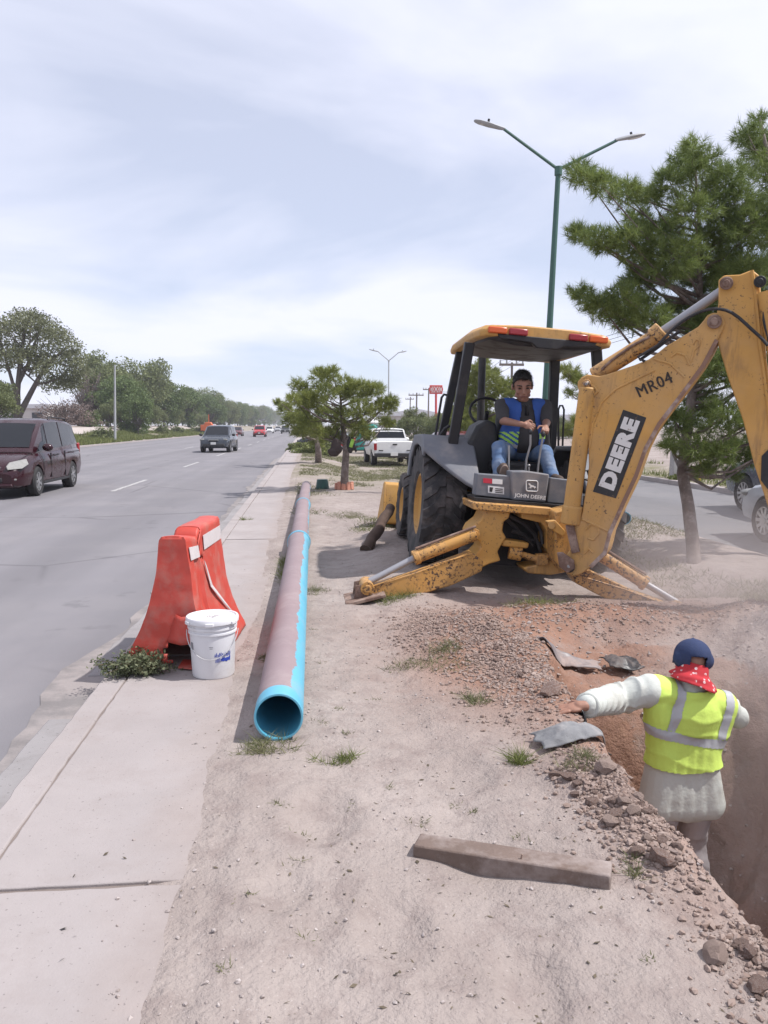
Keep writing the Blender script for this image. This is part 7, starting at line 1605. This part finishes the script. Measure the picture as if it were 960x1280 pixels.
mb = MB(); mb.tube([bgx + Vector((-.08, 0, .15)), bgx + Vector((.05, .05, .42)), D(429, 532, 18.95), bgx + Vector((.12, .02, .15))], .014, 6); wear('strap', mb.mesh('strap'), BAGM, bag)
jk = D(438, 556, 18.85); jck = thing('jacket', 'black jacket with a lime stripe hanging on the bushy pine', 'jacket', tuple(jk))
wear('cloth', wrinkle(blob_mesh([('e', jk, (.085, .06, .20)), ('c', jk + Vector((.02, 0, .12)), .06, jk + Vector((.13, 0, -.14)), .035)], .012, 4), .012, 12, 33), BLACK, jck)
mb = MB(); mb.box(jk + Vector((.03, -.085, .04)), (.08, .03, .20), (0, .3, 0)); wear('lime_stripe', mb.mesh('lime_stripe'), HIVG, jck)
gb = G(403, 611); GBK = pm('dark_green_plastic', (0.015, 0.060, 0.050), .45, var=.15); gbo = thing('green_bucket', 'upturned dark green bucket in the grass by the far pipe end', 'bucket', (gb.x, gb.y, ground_at(gb.x, gb.y)))
mb = MB(); mb.lathe([(.165, 0), (.172, .004), (.172, .02), (.163, .024), (.135, .22), (.125, .232), (.001, .228)], n=28); mb.build('tub', GBK, gbo)
mb = MB(); mb.tube([(.168 * math.cos(a), .168 * math.sin(a), .03 + .05 * abs(math.sin(a))) for a in [math.pi * k / 12 for k in range(13)]], .004, 6); mb.build('wire_handle', STEEL, gbo)
# ---- cloth and plastic sheeting at the trench edge
def cloth(name, label, c, w, d, rz, mat, seed, h=.05, lift=.012, cat='cloth', tiltx=0.0, hang=9.0):
    rg = np.random.default_rng(seed); nu, nv = 34, 26; u, v = np.meshgrid(np.linspace(-1, 1, nu), np.linspace(-1, 1, nv))
    k = 1 + .16 * fbm(u * 1.3 + seed, v * 1.3, seed); X = u * w / 2 * k + .02 * fbm(v * 3, u * 0 + seed, 3); Y = v * d / 2 * (1 + .18 * fbm(u * 1.6, v * 1.2 + seed, seed + 1)) + .18 * d * u * u
    ca, sa = math.cos(rz), math.sin(rz); XX, YY = c[0] + X * ca - Y * sa, c[1] + X * sa + Y * ca
    fold = .5 + .8 * fbm(u * 1.1 + seed * 3, v * .8, seed + 2, 2) + .16 * np.abs(fbm(u * 3, v * 2 + seed, seed + 4, 2)); Z = np.maximum(gz(XX, YY), gz(XX + .03, YY)) + lift + h * np.maximum(fold, .02) * (1 - .55 * np.maximum(np.abs(u), np.abs(v)) ** 4) + tiltx * u
    Z = np.maximum(Z, np.max(Z) - hang - .03 * u)
    V = np.stack([XX - c[0], YY - c[1], Z], -1).reshape(-1, 3); ii = (np.arange(nv - 1)[:, None] * nu + np.arange(nu - 1)[None]).ravel()
    o = link(name, np_mesh(name, V, np.stack([ii, ii + 1, ii + nu + 1, ii + nu], -1)), mat, None, 180); o.location = (c[0], c[1], 0); m = o.modifiers.new('t', 'SOLIDIFY'); m.thickness = .005
    return tag(o, label, cat)
GEO = pm('dusty_grey_cloth', (0.215, 0.215, 0.220), .9, var=.25, vs=7, bmp=.3, bs=80, dirt=(0.33, 0.30, 0.29), da=(.5, .7), ds=7); FILM = pm('black_plastic_film', (0.030, 0.030, 0.033), .38, var=.3, vs=9, dirt=(0.17, 0.135, 0.12), da=(.50, .66), ds=6)
c = G(714, 939); cloth('grey_cloth', 'crumpled grey cloth lying on the trench edge', (c.x, c.y), .33, .17, .10, GEO, 3, .085, .010)
c = G(742, 908); cloth('plastic_scrap', 'black plastic scrap hanging over the trench edge below the hand', (c.x + .02, c.y), .10, .17, .3, FILM, 5, .04, .02, 'plastic', hang=.20)
c = G(712, 818, .0); cloth('plastic_film', 'grey plastic film half buried in the red spoil', (c.x, c.y), .42, .14, -.1, pm('grey_film', (.20, .175, .175), .45, var=.2, vs=5, dirt=(.33, .25, .22), da=(.45, .65), ds=5), 7, .05, .012, 'plastic')
c = G(780, 822, -.04); cloth('plastic_film', 'dark plastic flap sticking out of the red soil at the trench head', (c.x, c.y), .24, .16, .15, FILM, 9, .07, .03, 'plastic')
# ---- clods and stones
CLOD = pm('reddish_clod', (0.235, 0.150, 0.118), .96, var=.3, vs=9, bmp=1.0, bs=34, dirt=(0.34, 0.27, 0.245), da=(.45, .65), ds=8); CLODP = pm('pale_clod', (0.315, 0.235, 0.200), .96, var=.22, vs=9, bmp=.9, bs=26)
def clod_mesh(seed, sub=2):
    b = bmesh.new(); bmesh.ops.create_icosphere(b, subdivisions=sub, radius=1.0); r = random.Random(seed); s = [r.uniform(.7, 1.2), r.uniform(.65, 1.0), r.uniform(.5, .8)]; dirs = [(Vector((r.gauss(0, 1), r.gauss(0, 1), r.gauss(0, 1))).normalized(), r.uniform(.55, .9)) for _ in range(9)]
    for v in b.verts:
        p = v.co.copy()
        for d, k in dirs:
            q = p.dot(d)
            if q > k: p -= d * (q - k) * .9
        n = .13 * math.sin(p.x * 7 + seed) * math.sin(p.y * 6 + seed) + .07 * math.sin(p.z * 13 + p.x * 11) + r.uniform(-.07, .07)
        v.co = Vector((p.x * s[0], p.y * s[1], p.z * s[2])) * (1 + n)
    m = bpy.data.meshes.new('clod'); b.to_mesh(m); b.free(); m.polygons.foreach_set('use_smooth', np.ones(len(m.polygons), bool)); m.set_sharp_from_angle(angle=rad(24)); return m
CM = [clod_mesh(k) for k in range(7)]; CMs = []
for m_ in CM: a = m_.copy(); a.materials.append(CLODP); m_.materials.append(CLOD); CMs.append(a)
rr = random.Random(12)
def clod(x, y, s, pale, label, group=None, name='dirt_clod'):
    o = bpy.data.objects.new(name, rr.choice(CMs if pale else CM)); COL.objects.link(o); z = ground_at(x, y); o.location = (x, y, z + s * .30); o.scale = (s, s, s); o.rotation_euler = (rr.uniform(-.4, .4), rr.uniform(-.4, .4), rr.uniform(0, 6.28)); return tag(o, label, 'clod', group)
for px, py, sz, l in ((757, 990, .060, 'largest pale clod on the trench edge below the grey cloth'), (740, 1017, .035, 'small clod left of the clod heap'), (762, 1042, .040, 'rounded pale clod on the sand left of the heap'), (825, 1022, .055, 'broad pale clod on top of the heap by the worker'), (828, 1093, .055, 'reddish clod low in the heap above the trench rim'), (688, 884, .070, 'big reddish clod beside the worker hand'), (893, 1200, .050, 'big pale clod of the small pile by the trench rim')):
    g = G(px, py); clod(g.x, g.y, sz, 'pale' in l, l)
for k in range(95):
    z = rr.random()
    if z < .50: g = (rr.gauss(1.25, .075), rr.gauss(2.95, .26)); l, gp_ = 'brown clod in the heap along the trench rim behind the worker', 'clods heaped along the trench rim'
    elif z < .80: g = (rr.gauss(1.22, .16), rr.gauss(4.75, .42)); l, gp_ = 'reddish clod in the loose spoil at the trench head', 'clods in the spoil at the trench head'
    else: g = (rr.gauss(1.38, .06), rr.uniform(1.75, 2.12)); l, gp_ = 'clod in the small pile on the sand by the near trench rim', 'clods by the near trench rim'
    le, _ = trench_edges(np.array([g[1]])); 
    if g[0] > le[0] - .01: g = (float(le[0]) - rr.uniform(.01, .12), g[1])
    clod(g[0], g[1], rr.choice((.012, .015, .018, .022, .03)) * rr.uniform(.8, 1.2), rr.random() < .35, l, gp_)
# small stones and crumbs: joined, uncountable
def pebbles(name, label, pts, smin, smax, mat, seed):
    rg = np.random.default_rng(seed); n = len(pts); g_ = 1.618; base = unit(np.array([[-1, g_, 0], [1, g_, 0], [-1, -g_, 0], [1, -g_, 0], [0, -1, g_], [0, 1, g_], [0, -1, -g_], [0, 1, -g_], [g_, 0, -1], [g_, 0, 1], [-g_, 0, -1], [-g_, 0, 1]])); F0 = np.array([[0, 11, 5], [0, 5, 1], [0, 1, 7], [0, 7, 10], [0, 10, 11], [1, 5, 9], [5, 11, 4], [11, 10, 2], [10, 7, 6], [7, 1, 8], [3, 9, 4], [3, 4, 2], [3, 2, 6], [3, 6, 8], [3, 8, 9], [4, 9, 5], [2, 4, 11], [6, 2, 10], [8, 6, 7], [9, 8, 1]])
    s = smin + (smax - smin) * rg.uniform(0, 1, n) ** 4; B = base[None] * rg.uniform(.72, 1.15, (n, 12, 1)) * rg.uniform(.6, 1.1, (n, 1, 3)) + rg.normal(size=(n, 12, 3)) * .07; a = rg.uniform(0, 6.28, n); c_, s_ = np.cos(a), np.sin(a)
    X = B[..., 0] * c_[:, None] - B[..., 1] * s_[:, None]; Y = B[..., 0] * s_[:, None] + B[..., 1] * c_[:, None]; Bz = B[..., 2] * .7
    z = gz(pts[:, 0], pts[:, 1]); z = np.where(pts[:, 0] < -.5, np.maximum(z, 0), z)
    V = np.stack([X * s[:, None] + pts[:, :1], Y * s[:, None] + pts[:, 1:2], Bz * s[:, None] + (z + s * .25)[:, None]], -1).reshape(-1, 3)
    Fq = (F0[None] + (np.arange(n) * 12)[:, None, None]).reshape(-1, 3)
    return tag(link(name, np_mesh(name, V, Fq), mat, None, 20), label, 'stones', kind='stuff')
rg = np.random.default_rng(5)
STONE = island_mat('mixed_stones', (0.20, 0.160, 0.145), (0.46, 0.41, 0.39), .9, 0.0, 3, .75); STONER = island_mat('red_crumbs', (0.165, 0.110, 0.088), (0.360, 0.285, 0.250), .95, 0.0, 3, .7)
P = np.c_[rg.uniform(-.75, 1.35, 3600), 1.7 + 7 * rg.uniform(0, 1, 3600) ** 1.5]; P = P[(fbm(P[:, 0] * 1.4, P[:, 1] * 1.4, 4) > -.25) & (P[:, 0] > -.75 + .25 * rg.uniform(0, 1, len(P)) ** .4)]
pebbles('scattered_pebbles', 'small pale stones scattered on the sand', P, .0022, .011, STONE, 1)
P = np.c_[rg.normal(.92, .17, 2300), rg.normal(5.75, .42, 2300)]; pebbles('spoil_gravel', 'fine gravel spread over the spoil at the trench head', P, .004, .018, STONER, 2)
P = np.concatenate([np.c_[rg.normal(1.28, .20, 5500), rg.normal(4.95, .55, 5500)], np.c_[rg.normal(1.24, .085, 3000), rg.normal(2.95, .27, 3000)], np.c_[rg.normal(1.36, .09, 1300), rg.uniform(1.7, 2.2, 1300)], np.c_[rg.uniform(1.6, 3.6, 3200), rg.normal(6.1, .33, 3200)]])
le, _ = trench_edges(P[:, 1]); P = P[(P[:, 0] < le + .03) | (P[:, 1] > 5.6)]; P = np.repeat(P, 2, 0) + rg.normal(size=(2 * len(P), 2)) * .03; pebbles('soil_crumbs', 'reddish soil crumbs along the trench rim and spoil', P, .0025, .018, STONER, 3)
P = np.c_[rg.uniform(1.5, 3.6, 2600), rg.uniform(2.6, 6.0, 2600)]; pebbles('bank_crumbs', 'soil crumbs on the trench walls and far bank', P, .004, .018, STONE, 4)

# dead leaves, twigs and dry bits on the sand: flat flecks
def flecks(name, label, n, seed, mat):
    rg = np.random.default_rng(seed); P = np.c_[-1.05 + 2.4 * rg.uniform(0, 1, n) ** .55, 1.7 + 8 * rg.uniform(0, 1, n) ** 1.6]; P = P[fbm(P[:, 0] * 1.8, P[:, 1] * 1.8, 44, 3) > -.1]; n = len(P)
    z = np.where(P[:, 0] < -.5, np.maximum(gz(P[:, 0], P[:, 1]), .002), gz(P[:, 0], P[:, 1])); P = np.c_[P, z + .003]
    a = rg.uniform(0, 6.28, n); ln = (.003 + .011 * rg.uniform(0, 1, n) ** 3)[:, None]; u = np.c_[np.cos(a), np.sin(a), rg.normal(size=n) * .25]; v = np.c_[-np.sin(a), np.cos(a), rg.normal(size=n) * .3]; w = ln * rg.uniform(.12, .6, n)[:, None]
    V = np.stack([P - u * ln, P + v * w, P + u * ln, P - v * w], 1).reshape(-1, 3)
    return tag(link(name, np_mesh(name, V, np.arange(4 * n).reshape(-1, 4)), mat, None, None), label, 'litter', kind='stuff')
flecks('leaf_litter', 'dry leaf and twig bits strewn over the sand and pavement', 2300, 3, island_mat('dry_litter', (0.050, 0.040, 0.028), (0.185, 0.150, 0.105), .9, .05, 4, .8))
# ================================================================== DUST raised by the digging
def dust(name, label, lo, hi, dens, scale, seed):
    mb = MB(); mb.span(lo, hi); o = mb.build(name, None, smooth=None); tag(o, label, 'dust', kind='stuff')
    m = bpy.data.materials.new('dust'); m.use_nodes = True; t = m.node_tree; t.nodes.clear(); out = t.nodes.new('ShaderNodeOutputMaterial'); v = t.nodes.new('ShaderNodeVolumePrincipled'); t.links.new(v.outputs[0], out.inputs['Volume'])
    v.inputs['Color'].default_value = (.80, .72, .70, 1); v.inputs['Anisotropy'].default_value = .25
    c = t.nodes.new('ShaderNodeTexCoord'); c.name = 'TC'; s = t.nodes.new('ShaderNodeSeparateXYZ'); t.links.new(c.outputs['Generated'], s.inputs[0])
    n = ramp(t, noise(t, scale, 3, .55), .30, .68)
    f = n
    for k in range(3):        # fade to nothing at every face of the box
        a = maprange(t, s.outputs[k], 0.0, .30 if k < 2 else .12); b = maprange(t, s.outputs[k], 1.0, .65 if k < 2 else .25); f = math_(t, 'MULTIPLY', math_(t, 'MULTIPLY', f, a), b)
    t.links.new(math_(t, 'MULTIPLY', f, dens), v.inputs['Density']); o.data.materials.append(m)
    return o
dust('dust_cloud', 'pale dust drifting over the trench and its far bank', (2.0, 3.2, -1.5), (6.9, 7.8, 1.2), 2.2, 1.0, 1)
S.cycles.volume_step_rate = 2.0
S.cycles.volume_max_steps = 64

# ================================================================== HAZE: the dry hazy air of the place
mb = MB(); mb.span((-905, -65, -3.0), (905, 1805, 14.5)); hz = mb.build('haze', None, smooth=None); tag(hz, 'thin pale haze lying over the whole road', 'haze', kind='stuff')
m = bpy.data.materials.new('haze'); m.use_nodes = True; t = m.node_tree; t.nodes.clear(); out = t.nodes.new('ShaderNodeOutputMaterial'); v = t.nodes.new('ShaderNodeVolumePrincipled'); t.links.new(v.outputs[0], out.inputs['Volume'])
v.inputs['Color'].default_value = (.90, .93, 1.0, 1); v.inputs['Density'].default_value = .00045; v.inputs['Anisotropy'].default_value = .3
hz.data.materials.append(m)
